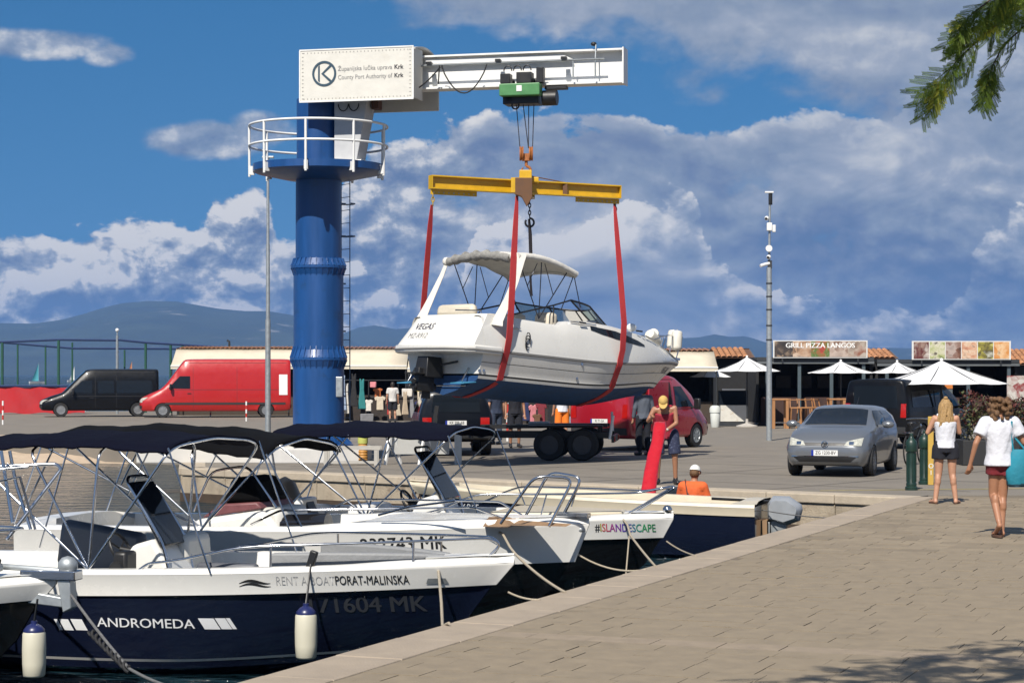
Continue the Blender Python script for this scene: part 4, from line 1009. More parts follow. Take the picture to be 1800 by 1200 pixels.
# ---------------------------------------------------------------- the navy rental boat nearest the promenade
def rental_boat():
    L, B = 6.6, 2.15; fr = boat_frame((.02, 18.25), L)
    r = thing('rental_boat', 'navy and white open motor boat lettered ANDROMEDA with navy bimini', 'boat', fr.o, ANG)
    half, sheer, hp, dk = small_hull(r, L, B, .87, 1.03, .205, navy_hull, foredeck=.87, floor=.42)
    bh = bvh_of(*hp.values()); y = -1.0
    def px(u, v, yy=None):
        if yy is not None: return fr.px(u, v, yy)
        q = -1.0
        for _ in range(6): x, z = fr.px(u, v, q); q = -half(min(1, max(0, x/L)))*.985
        return x, z
    ink = M('black_boat_print', (.01,.01,.01), .5); gk = M('pale_grey_print', (.38,.38,.38), .5); wk = M('white_boat_print', (.72,.73,.74), .5); dk_ = M('ghost_print', (.035,.038,.045), .35)
    def put(s, u0, u1, v, m, **kw):
        x0, _ = px(u0, v); x1, z = px(u1, v); z = (px(u0, v)[1]+z)/2; me = text_mesh(s, 1.0, **{k: q for k, q in kw.items() if k != 'h'}); wdt = max(q.co.x for q in me.vertices)-min(q.co.x for q in me.vertices); hh = kw.get('h')
        bpy.data.meshes.remove(me); kw.pop('h', None); size = hh; sx = (x1-x0)/(wdt*size)
        text_on(s, size, m, r, bh, ((x0+x1)/2, -4, z), (1,0,0), (0,1,0), off=.005, sx=sx, **kw)
    put('RENT A BOAT', 485, 587, 1021, gk, h=.115, bold=-.012); put('PORAT-MALINSKA', 588, 717, 1020, ink, h=.115, bold=.012)
    put('ANDROMEDA', 165, 333, 1097, wk, h=.12, bold=.01); put('171604 MK', 530, 735, 1066, dk_, h=.21, bold=.02)
    for us in (((95,101),(104,120),(124,144)), ((345,372),(374,392),(393,400))):
        for a, b in us:
            x0, z = px(a, 1098); x1, _ = px(b, 1098)
            g = [Vector((x0-.03,-4,z+.05)), Vector((x1-.03,-4,z+.05)), Vector((x1+.02,-4,z-.05)), Vector((x0+.02,-4,z-.05))]
            patch('hull_stripe', wk, r, bh, g, (0,1,0), 3, 2, .003)
    x0, z = px(420, 1025); x1, _ = px(475, 1025)                        # little boat drawn in two strokes
    for dz, k in ((.0, 1.), (-.028, .8)):
        pts = [Vector((lerp(x0, x1, t), -4, z+dz+.018*sin(t*5)-.012*t*0+.02*t)) for t in [i/10 for i in range(11)]]; g = MB()
        for i in range(10):
            wa, wb = .012*sin(pi*(i+.02)/10)*k+.002, .012*sin(pi*(i+.98)/10)*k+.002; g.add([pts[i]-Vector((0,0,wa)), pts[i+1]-Vector((0,0,wb)), pts[i+1]+Vector((0,0,wb)), pts[i]+Vector((0,0,wa))], [(0,1,2,3)])
        o = g.build('boat_emblem', ink, r, 0, fix=False); drape(o.data, bh, (0,1,0), .003)
    x0, z = px(765, 1021); patch('hawse_plate', galv, r, bh, [Vector((x0-.09,-4,z-.025)),Vector((x0+.09,-4,z-.025)),Vector((x0+.07,-4,z+.025)),Vector((x0-.07,-4,z+.025))], (0,1,0), 4, 2, .006)
    # cushions
    xa, _ = px(325, 990); xb, _ = px(440, 990); pad(r, 'side_cushion', dgrey, xa, xb, -.72, .72, 1.02, .10)
    xa, _ = px(455, 990); xb, _ = px(765, 990)
    n = 10; m = MB(); rings = []
    for i in range(n+1):
        x = lerp(xa, xb, i/n); b = half(x/L)-.24; z0, z1 = sheer(x/L)-.12, sheer(x/L)+.14-.06*(i/n)**2; rings.append([Vector((x,-b,z0)),Vector((x,-b,z1)),Vector((x,-b+.10,z1)),Vector((x,-b+.10,z0))])
    cu = m.loft(rings).build('bow_cushion', grey_pad, r, 30, bevel=.02)
    bt = MB()
    for k in range(4): x = lerp(xa, xb, .12+.25*k); bt.ball((x, -(half(x/L)-.255), sheer(x/L)+.05), (.016,.01,.016), 8)
    pieces(bt, 'button', grey_pad, cu)
    m = MB(); rings = []
    for i in range(n+1):
        x = lerp(xa, xb, i/n); b = half(x/L)-.24; z0, z1 = sheer(x/L)-.12, sheer(x/L)+.14-.06*(i/n)**2; rings.append([Vector((x,b,z0)),Vector((x,b,z1)),Vector((x,b-.10,z1)),Vector((x,b-.10,z0))])
    m.loft(rings).build('bow_cushion', grey_pad, r, 30, bevel=.02)
    # helm
    x, _ = px(272, 980, -.3); console(r, x, -.28, .42, .50, .78, dark_glass)
    x, _ = px(328, 930, .1); MB().box((x,.15,1.0), (.26,.6,.42), top=(.8,.95)).build('helm_seat', M('white_vinyl', (.66,.64,.58), .5), r, 30, bevel=.07); MB().box((x+.1,.15,.76), (.5,.6,.16)).build('seat_base', dgrey, r, 30, bevel=.04)
    x, _ = px(175, 930, .4); MB().box((x,.45,1.0), (.9,.16,.46), R=Matrix.Rotation(radians(8),3,'Y')).build('bench_back', M('blue_grey_vinyl', (.07,.085,.115), .5, var=.06), r, 30, bevel=.06)
    MB().box((x-.2,-.1,.62), (.9,1.3,.3)).build('bench', white, r, 30, bevel=.05)
    x, _ = px(215, 985, -.85); MB().box((x,-.80,.98), (.14,.22,.26)).build('throttle_box', black, r, 30, bevel=.03); MB().lathe([(.06,-.02),(.07,0),(.06,.02)], (x-.02,-.93,.96), 16, 'Y').build('control_knob', black, r, 40)
    # rail, cleats
    xa, _ = px(245, 1000, -.98); xb, _ = px(825, 985, -.6)
    def rail(sg):
        pts = [Vector((xa, sg*(half(xa/L)-.05), sheer(xa/L)+.02))]
        for i in range(12):
            x = lerp(xa+.08, xb, i/11); pts.append(Vector((x, sg*(half(x/L)-.07), sheer(x/L)+.08+.14*smooth(0, .35, i/11))))
        x = xb+.10; pts += [Vector((x, sg*(half(x/L)-.09), sheer(x/L)+.16)), Vector((xb-.02, sg*(half(xb/L)-.08), sheer(xb/L)+.03))]
        m = MB(); m.tube(arcpts(pts, 4, .09), .0125, 8)
        for f in (.4,.8): x = lerp(xa, xb, f); m.tube([(x, sg*(half(x/L)-.07), sheer(x/L)+.22), (x, sg*(half(x/L)-.06), sheer(x/L)+.02)], .011, 6)
        pieces(m, 'side_rail', steel, r)
    rail(-1); rail(1)
    xc, _ = px(545, 1000); MB().box((xc,-(half(xc/L)-.06),sheer(xc/L)+.09), (.07,.05,.16), R=Matrix.Rotation(.3,3,'Y')).build('fender_clip', black, r, 30, bevel=.012)
    x0_, _ = px(-60, 790, -.95); x1_, _ = px(298, 790, -.95); bimini(r, x0_, x1_, 1.0, 2.05, lerp(x0_, x1_, .62), navy_cloth, .08, .03, zg=.95)
    outboard(r, -.12, 0, .75, black, 1.1)
    a = fr.w(xc, -(half(xc/L)-.03), sheer(xc/L)+.05)
    fender(538, 1076, 1158, fr.w(xc, -half(xc/L)-.16).y, 39, 'cream fender with blue cap under the PORAT-MALINSKA lettering', a)
    return fr, half, sheer
FR1, H1, S1 = rental_boat()
# ---------------------------------------------------------------- white boat lying behind it
def white_boat():
    L, B = 6.1, 2.3; fr = boat_frame((.80, 21.2), L)
    r = thing('motor_boat', 'white motor boat numbered 232743 MK with black bimini and maroon dash', 'boat', fr.o, ANG)
    half, sheer, hp, dk = small_hull(r, L, B, 1.06, 1.16, .40, black_hull, tip=2.0, foredeck=.62, floor=.5, boot=False, fore_rise=.03)
    bh = bvh_of(*hp.values()); ink = MATS['black_boat_print']
    x0, z0 = fr.px(622, 962, -1.1); x1, z1 = fr.px(765, 958, -1.0); me = text_mesh('232743 MK', 1., bold=.015); w = max(q.co.x for q in me.vertices)-min(q.co.x for q in me.vertices); bpy.data.meshes.remove(me)
    text_on('232743 MK', .20, ink, r, bh, ((x0+x1)/2, -4, (z0+z1)/2), (1,0,(z1-z0)/(x1-x0)), (0,1,0), off=.003, sx=(x1-x0)/(w*.20), bold=.015)
    tk = bvh_of(dk)
    for us in (((852,914),(900,906),(905,926),(860,925)), ((903,912),(1015,924),(985,930),(900,922))):
        g = []
        for u, v in us: x, z = fr.px(u, v, -.4); g.append(Vector((x, -.25 if v < 915 else -.62, 3)))
        patch('teak_pad', teak, r, tk, g, (0,0,-1), 8, 3, .008)
    x, _ = fr.px(445, 930, -.3); MB().prism([(x-.55,.5),(x+.62,.5),(x+.55,1.02),(x+.30,1.28),(x-.50,1.16),(x-.55,.8)], 1.0, Matrix.Translation((0,-.25,0))).build('console', white, r, 30, bevel=.06)
    MB().prism([(x-.42,1.18),(x+.28,1.29),(x+.22,1.36),(x-.20,1.33)], .9, Matrix.Translation((0,-.25,0))).build('dashboard', M('maroon_vinyl', (.16,.055,.06), .5, var=.15, scale=14), r, 30, bevel=.02)
    MB().prism([(x-.22,1.33),(x+.26,1.35),(x+.12,1.60),(x-.10,1.62)], .8, Matrix.Translation((0,-.25,0))).build('windscreen_cover', black_cloth, r, 30, bevel=.06)
    MB().tube(arcpts([(x-.5,-.72,1.25),(x-.3,-.70,1.68),(x+.1,-.66,1.74),(x+.4,-.6,1.3)], 4, .1), .014, 6).build('windscreen_rail', steel, r, 60)
    xx, _ = fr.px(405, 928, -.76); MB().box((xx,-.757,.98), (.10,.02,.16)).build('hatch', black, r, 0)
    xx, _ = fr.px(485, 920, -.5); MB().box((xx,-.3,1.05), (.34,.8,.5), top=(.85,.95)).build('seat', M('grey_white_vinyl', (.58,.57,.53), .5), r, 30, bevel=.08)
    xx, _ = fr.px(540, 945, -.6); m = MB(); m.tube([(xx-.28,-.55,1.1),(xx+.22,-.55,1.12)], lambda s: .16-.03*(2*s-1)**4, 16); m.build('roll_bag', M('glossy_black', (.012,.012,.014), .12, coat=.8), r, 60)
    # pulpit: two tall hoops and long low rails
    m = MB()
    for sg, dy in ((-1, -.62), (1, .45)):
        x0, z0 = fr.px(880, 920, dy); x1, z1 = fr.px(940, 836, dy); x2, z2 = fr.px(1003, 841, dy); x3, z3 = fr.px(962, 926, dy)
        if sg > 0: x0, z0 = fr.px(921, 912, dy); x1, z1 = fr.px(965, 829, dy); x2, z2 = fr.px(1028, 838, dy); x3, z3 = fr.px(985, 918, dy)
        m.tube(arcpts([(x0,dy,z0),(x1,dy,z1),(x2,dy*.8,z2),(x3,dy*.9,z3)], 5, .12), .016, 8)
    pieces(m, 'pulpit_hoop', steel, r)
    m = MB()
    for sg in (-1, 1):
        pts = [Vector((x, sg*(half(x/L)-.12), sheer(x/L)+(.05 if k in (0, 8) else .20))) for k, x in enumerate([L*(.45+.42*i/8) for i in range(9)])]; m.tube(arcpts(pts, 3, .05), .012, 6)
    m.tube(arcpts([fr_pt(fr, 665, 905, -.9), fr_pt(fr, 720, 890, -.9), fr_pt(fr, 800, 880, -.9)], 3, .05), .012, 6)
    pieces(m, 'side_rail', steel, r)
    a = MB(); x, z = fr.px(985, 936, 0); a.tube([(x-.35,0,z+.02),(x+.16,0,z+.04)], .022, 8); a.ball((x+.20,0,z+.04), (.09,.05,.045), 10); a.prism([(x-.52,z-.03),(x-.36,z-.05),(x-.3,z+.06),(x-.45,z+.08)], .16); a.build('anchor', galv, r, 40)
    MB().box((L*.97,0,1.24), (.36,.14,.05)).build('bow_roller', steel, r, 0)
    x0, _ = fr.px(78, 770, -1.0); x1, _ = fr.px(470, 770, -1.0); bimini(r, x0, x1, 1.05, 1.98, lerp(x0, x1, .72), black_cloth, .15, .04, front=.10, zg=1.1)
    outboard(r, -.1, 0, .45, black, 1.1)
    return fr, half, sheer
def fr_pt(fr, u, v, y): x, z = fr.px(u, v, y); return Vector((x, y, z))
FR2, H2, S2 = white_boat()
def escape_boat():
    L, B = 4.9, 2.0; fr = boat_frame((1.92, 24.35), L)
    r = thing('console_boat', 'white and black boat lettered #ISLANDESCAPE with navy bimini', 'boat', fr.o, ANG)
    half, sheer, hp, dk = small_hull(r, L, B, .98, 1.0, .24, black_hull, foredeck=.88, floor=.45, boot=False)
    bh = bvh_of(*hp.values()); cols = ((.03,.03,.03),(.35,.30,.02),(.55,.12,.10),(.5,.06,.12),(.35,.04,.25),(.20,.03,.35),(.10,.04,.40),(.06,.10,.40),(.03,.20,.32),(.02,.30,.22),(.02,.34,.12),(.02,.28,.10),(.02,.22,.08))
    s = '#ISLANDESCAPE'; x0, z0 = fr.px(1042, 930, -.62); x1, z1 = fr.px(1146, 932, -.30)
    def wd(t):
        me = text_mesh(t, .135, align='LEFT'); q = max(v.co.x for v in me.vertices); bpy.data.meshes.remove(me); return q
    tot = wd(s); k = (x1-x0)/tot
    for i, ch in enumerate(s):
        xl = (wd(s[:i+1])-wd(ch))*k; f = xl/(x1-x0)
        text_on(ch, .135, M('rainbow_print_%d' % i, cols[i], .5, var=0), r, bh, (x0+xl, -4, lerp(z0, z1, f)+.01), (1,0,0), (0,1,0), off=.004, bold=.02, sx=k, align='LEFT')
    xa, _ = fr.px(872, 905, -.3); xb, _ = fr.px(1092, 908, -.2); n = 8; rings = []
    for i in range(n+1):
        x = lerp(xa, xb, i/n); b = max(.12, half(x/L)-.26); z0_ = sheer(x/L)-.06; rings.append([Vector((x,-b,z0_)),Vector((x,-b,z0_+.14)),Vector((x,b,z0_+.14)),Vector((x,b,z0_))])
    MB().loft(rings).build('sun_pad', cream, r, 30, bevel=.03)
    x, _ = fr.px(760, 890, -.25); console(r, x, -.1, .45, .62, .80, dark_glass)
    MB().box((x-.9,0,.9), (.35,.9,.4), top=(.9,.9)).build('seat', white, r, 30, bevel=.06)
    m = MB()
    for sg in (-1, 1):
        pts = []
        for i in range(12):
            x = L*(.42+.50*i/11); pts.append(Vector((x, sg*(half(x/L)-.08), sheer(x/L)+.06+.24*smooth(0, .3, i/11))))
        pts += [Vector((L*.985, sg*.20, sheer(1)+.36)), Vector((L*1.0, sg*.12, sheer(1)+.36)), Vector((L*.90, sg*.22, sheer(.9)+.06))]
        m.tube(arcpts(pts, 4, .09), .013, 8); x = L*.72; m.tube([(x, sg*(half(x/L)-.08), sheer(x/L)+.30), (x-.08, sg*(half(x/L)-.1), sheer(x/L)+.03)], .011, 6)
    pieces(m, 'bow_rail', steel, r)
    MB().ball((L*.985,0,sheer(1)+.09), (.06,.06,.06), 10).build('bow_light', steel, r, 60)
    x0_, _ = fr.px(478, 750, -.9); x1_, _ = fr.px(790, 750, -.9); bimini(r, x0_, x1_, .98, 1.98, lerp(x0_, x1_, .55), navy_cloth, .10, .05, zg=1.0)
    outboard(r, .02, 0, .95, black, .95, radians(-25)); MB().box((.18,0,.95), (.12,.5,.42)).build('engine_bracket', white, r, 30, bevel=.03)
    return fr, half, sheer
FR3, H3, S3 = escape_boat()
def navy_launch():
    L, B = 5.6, 1.8; ang = radians(180-17); z = WATER
    o = P(1352, 893, 29.9); fr = Frame(o.x, o.y+.55, z, ang)
    r = thing('wooden_launch', 'long navy launch with cream gunwale lying along the quay wall', 'boat', fr.o, ang)
    half, sheer, hp, dk = small_hull(r, L, B, .78, .98, .14, navy_hull, cream, boot=False, foredeck=.86, capm=cream)
    bh = bvh_of(*hp.values()); text_on('6865', .16, M('white_boat_print', (.7,.7,.7)), r, bh, (4.45, 4, .66), (-1,0,0), (0,-1,0), off=.003)
    for x in (1.2, 2.6, 3.8): MB().box((x,0,.58), (.34,1.5,.05)).build('thwart', cream, r, 0)
    outboard(r, -.22, .0, .40, M('silver_cowl', (.40,.42,.44), .35, .35, coat=.4), 1.0)
    MB().box((-.03,0,.35), (.1,.5,.4)).build('engine_pad', teak, r, 0)
    MB().tube([(-.1,.05,.82),(.75,.25,.86)], .022, 6).build('tiller', black, r, 60)
    return fr
FR4 = navy_launch()
def left_boat():
    L, B = 5.2, 2.0; fr = boat_frame((-3.80, 17.1), L, radians(-14))
    r = thing('moored_boat', 'dark-hulled boat at left edge with anchor on its white bow', 'boat', fr.o, radians(-14))
    half, sheer, hp, dk = small_hull(r, L, B, .72, .98, .16, black_hull, foredeck=.55, fore_rise=.02)
    a = MB(); z = sheer(1)+.08; a.tube([(L-.55,0,z+.03),(L+.12,0,z)], .028, 8); a.prism([(L+.02,z-.02),(L+.14,z+.03),(L+.16,z-.30),(L+.08,z-.34)], .12); a.prism([(L-.35,z-.26),(L+.10,z-.30),(L+.12,z-.22),(L-.30,z-.16),(L-.5,z-.05)], .10); a.ball((L+.1,0,z+.05), (.09,.08,.08), 10); a.build('anchor', galv, r, 40, bevel=.01)
    MB().box((L-.05,0,z-.03), (.5,.16,.08)).build('bow_roller', steel, r, 0, bevel=.01)
    m = MB()
    for sg in (-1, 1):
        m.tube(arcpts([(L*.50,sg*(half(.5)-.1),sheer(.5)+.02),(L*.56,sg*(half(.56)-.1),sheer(.56)+.42),(L*.84,sg*(half(.84)-.05),sheer(.84)+.46),(L*.93,sg*.12,sheer(.95)+.44),(L*.93,0,sheer(.95)+.44)], 4, .12), .013, 8)
        for f in (.66,.78): m.tube([(L*f,sg*(half(f)-.1),sheer(f)+.02),(L*f+.05,sg*(half(f)-.1),sheer(f)+.44)], .011, 6)
    pieces(m, 'bow_rail', steel, r)
    def lw(u, v, Y):
        q = P(u, v, Y)-fr.o; return Vector((fr.c*q.x+fr.s*q.y, -fr.s*q.x+fr.c*q.y, q.z))
    m = MB(); m.tube(arcpts([lw(-60,822,17.9), lw(98,815,17.9), lw(108,824,17.9), lw(12,948,17.7)], 5, .08), .017, 8); m.tube([lw(-60,830,17.6), lw(50,820,17.6)], .014, 8)
    m.tube([lw(2,792,17.8), lw(22,918,17.7)], .016, 8); m.tube([lw(17,792,18.3), lw(28,850,18.3), lw(54,930,18.2)], .016, 8); m.tube([lw(-20,850,17.6), lw(35,838,17.6), lw(62,930,17.6)], .012, 6)
    pieces(m, 'arch_tube', steel, r)
    MB().box((L*.88,-.1,sheer(.9)+.15), (.22,.2,.2), R=Matrix.Rotation(.35,3,'Y')).build('windlass', black, r, 30, bevel=.03)
    MB().box((L*.90,-.16,sheer(.9)+.14), (.16,.16,.06)).build('deck_fitting', galv, r, 30, bevel=.02)
    return fr
FR5 = left_boat()
fender(60, 1107, 1190, 16.75, 41, 'cream fender with blue cap at the left edge, beside the ANDROMEDA hull', P(66, 1052, 16.75))
# ---------------------------------------------------------------- mooring lines
def edge(u, dz=.0):
    k = (u-900)/F; t = (k*E0.y-E0.x)/(ED.x-k*ED.y); p = pe(t, .05); return Vector((p.x, p.y, .01+dz))
line('mooring_line', 'black and white twisted rope with rubber snubber across ANDROMEDA lettering', sag(P(118, 1035, 17.1), P(228, 1175, 15.9), .02)+sag(P(228, 1175, 15.9), P(330, 1215, 14.2), .02)[1:], .013, M('dark_rope', (.12,.12,.12), .9, var=.5, scale=60))
sn = MB(); a, b = P(160, 1110, 16.6), P(226, 1176, 15.9)
for ph in (0, pi): sn.tube([a.lerp(b, i/40)+Vector((.022*cos(ph+i*.75), 0, .022*sin(ph+i*.75))) for i in range(41)], .014, 6)
tag(sn.build('mooring_snubber', rubber, sm=60), 'black spiral rubber snubber on the rope below ANDROMEDA', 'snubber')['kind'] = 'thing'
line('mooring_line', 'pale rope from the ANDROMEDA bow down over the promenade edge, hanging from hawse plate', [P(768,985,18.3),P(771,1005,18.1),P(773,1025,17.6),P(776,1060,17.0),P(778,1100,16.4)]+[edge(779, .02)], .013)
line('mooring_line', 'short pale rope from the ANDROMEDA bow tip to the promenade', sag(P(893, 1040, 18.2), edge(940), .02), .010)
line('mooring_line', 'pale knotted rope from the 232743 MK bow deck to the promenade', [P(868,928,21.2),P(885,940,20.9),P(897,962,20.4),P(905,972,20.2)]+sag(P(905,972,20.2), edge(985), .03)[1:], .014)
line('mooring_line', 'thin rope sagging from the 232743 MK bow to the promenade below #ISLANDESCAPE', sag(P(980, 947, 21.4), edge(1128), .12), .010)
line('mooring_line', 'pale rope tied across the #ISLANDESCAPE lettering down to the promenade', [P(1095,912,24.2),P(1103,922,23.8),P(1108,940,23.5)]+sag(P(1108,940,23.5), edge(1145), .01)[1:], .013)
line('mooring_line', 'thin rope hanging straight down at the #ISLANDESCAPE bow', sag(P(1106,942,23.6), P(1100,1012,23.0), .0, 4), .009)
line('mooring_line', 'rope from the #ISLANDESCAPE bow tip to the promenade', sag(P(1172,951,24.3), edge(1215), .02), .009)
line('mooring_line', 'thin line from the silver outboard to the promenade end', sag(P(1340,896,30.3), P(1462,910,28.8), .02), .008, M('dark_rope', (.12,.12,.12)))
# ================================================================ vehicles
def sec(x, zb, wb, zm, wm, zbelt, wbelt, zr, wr):
    k = min(1, max(.12, (zr-zbelt)/.35))
    h = [(0,zb),(wb-.06,zb),(wb,zb+.07),(wm,zm),(wm*.5+wbelt*.5+.008,zm*.45+zbelt*.55),(wbelt,zbelt),((wbelt+wr)/2+.012*k,(zbelt+zr)/2),(wr+.01,zr-.10*k),(wr-.05,zr-.035*k),(wr*.72,zr-.008*k),(0,zr+.012*k)]
    return [Vector((x, y, z)) for y, z in h]+[Vector((x, -y, z)) for y, z in h[-2:0:-1]]
def body(r, st, paint, arches, ar=.34, sub=3, name='body', wy=.62):
    """loft a closed body through stations, cut wheel arches"""
    S = []
    n = len(st)
    for i in range(n-1):
        p0, p1, p2, p3 = st[max(i-1,0)], st[i], st[i+1], st[min(i+2,n-1)]
        for k in range(sub):
            t = k/sub; row = []
            for a, b, c, d in zip(p0, p1, p2, p3):
                lin = b+(c-b)*t; cr = .5*((2*b)+(-a+c)*t+(2*a-5*b+4*c-d)*t*t+(-a+3*b-3*c+d)*t**3); row.append(lin*.6+cr*.4)
            S.append(sec(*row))
    S.append(sec(*st[-1])); m = MB().loft(S); o = m.build(name, paint, r, 38)
    bv = bvh_of(o)
    c = MB()
    for x in arches:
        for sg in (-1, 1): c.lathe([(ar,-.42),(ar,.42)], (x, sg*(wy+.42), .30), 24, 'Y')
    if arches:
        co = c.build('cutter', paint, None, 0); b = o.modifiers.new('b', 'BOOLEAN'); b.operation = 'DIFFERENCE'; b.object = co; b.solver = 'EXACT'; co.parent = r
        bpy.context.view_layer.update(); dg = bpy.context.evaluated_depsgraph_get(); me = bpy.data.meshes.new_from_object(o.evaluated_get(dg)); o.modifiers.clear(); old = o.data; o.data = me; bpy.data.meshes.remove(old); bpy.data.objects.remove(co)
        shade(me, 38)
    return o, bv
def wheel(r, x, y, rr, w, rimm, spokes=10, cover=False):
    t = MB().lathe([(rr*.62,-w/2),(rr*.93,-w/2),(rr,-w*.34),(rr,w*.34),(rr*.93,w/2),(rr*.62,w/2)], n=28, axis='Y', caps=False).build('tyre', rubber, r, 40); t.location = (x, y, rr)
    sg = 1 if y > 0 else -1; m = MB(); m.lathe([(rr*.63,sg*w*.38),(rr*.60,sg*w*.47),(rr*.55,sg*w*.46),(rr*.52,sg*w*.30),(.02,sg*w*.28)], n=28, axis='Y')
    for k in range(spokes):
        a = 2*pi*k/spokes; m.box((cos(a)*rr*.33, sg*w*.36, sin(a)*rr*.33), (rr*.5,.04,rr*.12), R=Matrix.Rotation(-a,3,'Y'))
    m.lathe([(rr*.14,sg*w*.30),(rr*.13,sg*w*.44),(.01,sg*w*.45)], n=14, axis='Y'); m.build('rim', rimm, t, 40)
alloy = M('alloy_rim', (.36,.37,.38), .35, .6, var=.06); darkrim = M('dark_rim', (.045,.045,.05), .5)
lamp_m = M('headlamp_glass', (.46,.46,.40), .08, var=.35, scale=30, coat=1.); tail_m = M('tail_lamp', (.42,.012,.010), .12, coat=1.); plate_m = M('number_plate', (.72,.72,.70), .4, var=.02); trimm = M('bumper_plastic', (.025,.026,.028), .6)
chrome = M('chrome', (.75,.75,.76), .08, 1., var=0)
def plate(r, bv, c, d, s, w=.52):
    d = Vector(d); up = Vector((0,0,1)); sd = d.cross(up).normalized(); c = Vector(c)
    o = patch('number_plate', plate_m, r, bv, [c-sd*w/2-up*.055, c+sd*w/2-up*.055, c+sd*w/2+up*.055, c-sd*w/2+up*.055], d, 4, 2, .014)
    patch('plate_flag', M('plate_blue', (.01,.03,.30), .4), o, bv, [c-sd*w/2-up*.055, c-sd*(w/2-.045)-up*.055, c-sd*(w/2-.045)+up*.055, c-sd*w/2+up*.055], d, 1, 1, .017)
    t = text_on(s, .095, M('plate_print', (.02,.02,.02), .5), r, bv, c+sd*.02, sd, d, off=.017, bold=.01, sx=.82); t.parent = o
# ---------------------------------------------------------------- silver hatchback facing us
def hatchback():
    fwd = Vector((-.34, -.94)).normalized(); ang = atan2(fwd.y, fwd.x); o = Vector((6.09,39.9))-fwd*3.97
    r = thing('hatchback_car', 'silver hatchback facing the camera near the quay edge', 'car', (o.x, o.y, 0), ang)
    p = M('silver_paint', (.20,.212,.228), .3, .5, var=0, coat=.7)
    st = [(0,.42,.60,.6,.66,.9,.62,1.02,.52),(.06,.34,.72,.6,.78,.94,.74,1.22,.60),(.35,.24,.78,.6,.835,.96,.80,1.42,.62),(.9,.20,.80,.6,.84,.95,.81,1.465,.62),(1.7,.20,.80,.6,.84,.935,.81,1.475,.625),(2.15,.20,.80,.6,.84,.925,.81,1.43,.615),
          (2.55,.20,.80,.6,.84,.915,.80,1.22,.64),(2.95,.20,.80,.6,.84,.90,.79,.985,.68),(3.35,.20,.79,.58,.835,.86,.76,.935,.62),(3.70,.21,.76,.56,.81,.78,.72,.84,.56),(3.88,.24,.70,.5,.75,.68,.65,.73,.50),(3.95,.30,.62,.48,.66,.60,.56,.64,.44),(3.97,.36,.5,.48,.56,.56,.48,.58,.40)]
    st = [q[:7]+(q[7]-.10*smooth(1.0, 1.3, q[7]), q[8]) for q in st]                 # low roof
    b, bv = body(r, st, p, (.72, 3.19), .335, 3)
    # glass
    patch('windscreen', dark_glass, r, bv, [(2.88,-.62,4),(2.88,.62,4),(2.20,.54,4),(2.20,-.54,4)], (0,0,-1), 10, 8, .008)
    for sg in (-1, 1):
        patch('side_window', dark_glass, r, bv, [(2.55,sg*3,.98),(1.62,sg*3,.98),(1.62,sg*3,1.27),(2.12,sg*3,1.27)], (0,-sg,0), 6, 4, .008); patch('side_window', dark_glass, r, bv, [(1.54,sg*3,.98),(.55,sg*3,1.0),(.75,sg*3,1.25),(1.54,sg*3,1.27)], (0,-sg,0), 6, 4, .008)
        patch('headlamp', lamp_m, r, bv, [(6,sg*.38,.615),(6,sg*.70,.61),(6,sg*.715,.765),(6,sg*.43,.695)], (-1,0,0), 8, 5, .010); patch('lamp_reflector', chrome, r, bv, [(6,sg*.47,.63),(6,sg*.56,.63),(6,sg*.56,.69),(6,sg*.47,.69)], (-1,0,0), 4, 4, .013)
        patch('door_seam', trimm, r, bv, [(1.58,sg*3,.35),(1.57,sg*3,.35),(1.57,sg*3,.94),(1.58,sg*3,.94)], (0,-sg,0), 1, 6, .003); patch('door_seam', trimm, r, bv, [(2.62,sg*3,.35),(2.61,sg*3,.35),(2.61,sg*3,.9),(2.62,sg*3,.9)], (0,-sg,0), 1, 6, .003)
        patch('door_handle', p, r, bv, [(1.78,sg*3,.80),(1.62,sg*3,.80),(1.62,sg*3,.83),(1.78,sg*3,.83)], (0,-sg,0), 3, 1, .02)
        m = MB(); m.ball((2.42,sg*.97,1.0), (.08,.13,.075), 12); m.bar((2.45,sg*.78,.97),(2.43,sg*.9,.98),.06,.05); m.build('mirror', p, r, 50)
    patch('upper_grille', black, r, bv, [(6,-.40,.615),(6,.40,.615),(6,.42,.665),(6,-.42,.665)], (-1,0,0), 10, 2, .008); patch('lower_grille', black, r, bv, [(6,-.50,.30),(6,.50,.30),(6,.62,.40),(6,-.62,.40)], (-1,0,0), 12, 3, .008)
    for z in (.405, .29): patch('bumper_strip', chrome if z > .4 else p, r, bv, [(6,-.64,z),(6,.64,z),(6,.66,z+.012),(6,-.66,z+.012)], (-1,0,0), 12, 1, .012)
    e = MB(); c = Vector((3.965,0,.64)); e.tube([c+Vector((.01,.062*cos(t),.062*sin(t))) for t in [2*pi*k/24 for k in range(24)]], .008, 6, closed=True)
    for y0, z0, y1, z1 in ((-.04,.04,-.015,-.045),(-.015,-.045,0,.0),(0,0,.015,-.045),(.015,-.045,.04,.04),(-.022,.05,0,.012),(0,.012,.022,.05)): e.bar(c+Vector((.012,y0,z0)), c+Vector((.012,y1,z1)), .010)
    pieces(e, 'badge', chrome, r)
    plate(r, bv, (4, 0, .475), (-1,0,0), 'ZG 1230-BV')
    for x in (.72, 3.19):
        for y in (-.74, .74): wheel(r, x, y, .31, .2, alloy, 10)
    MB().tube([(.55,0,1.34),(.25,0,1.52)], .006, 5).build('aerial', black, r, 60)
    MB().box((2.25,.05,1.24), (.02,.06,.08)).build('parking_card', M('yellow_card', (.6,.55,.12), .6), r, 0)
    return r
hatchback()
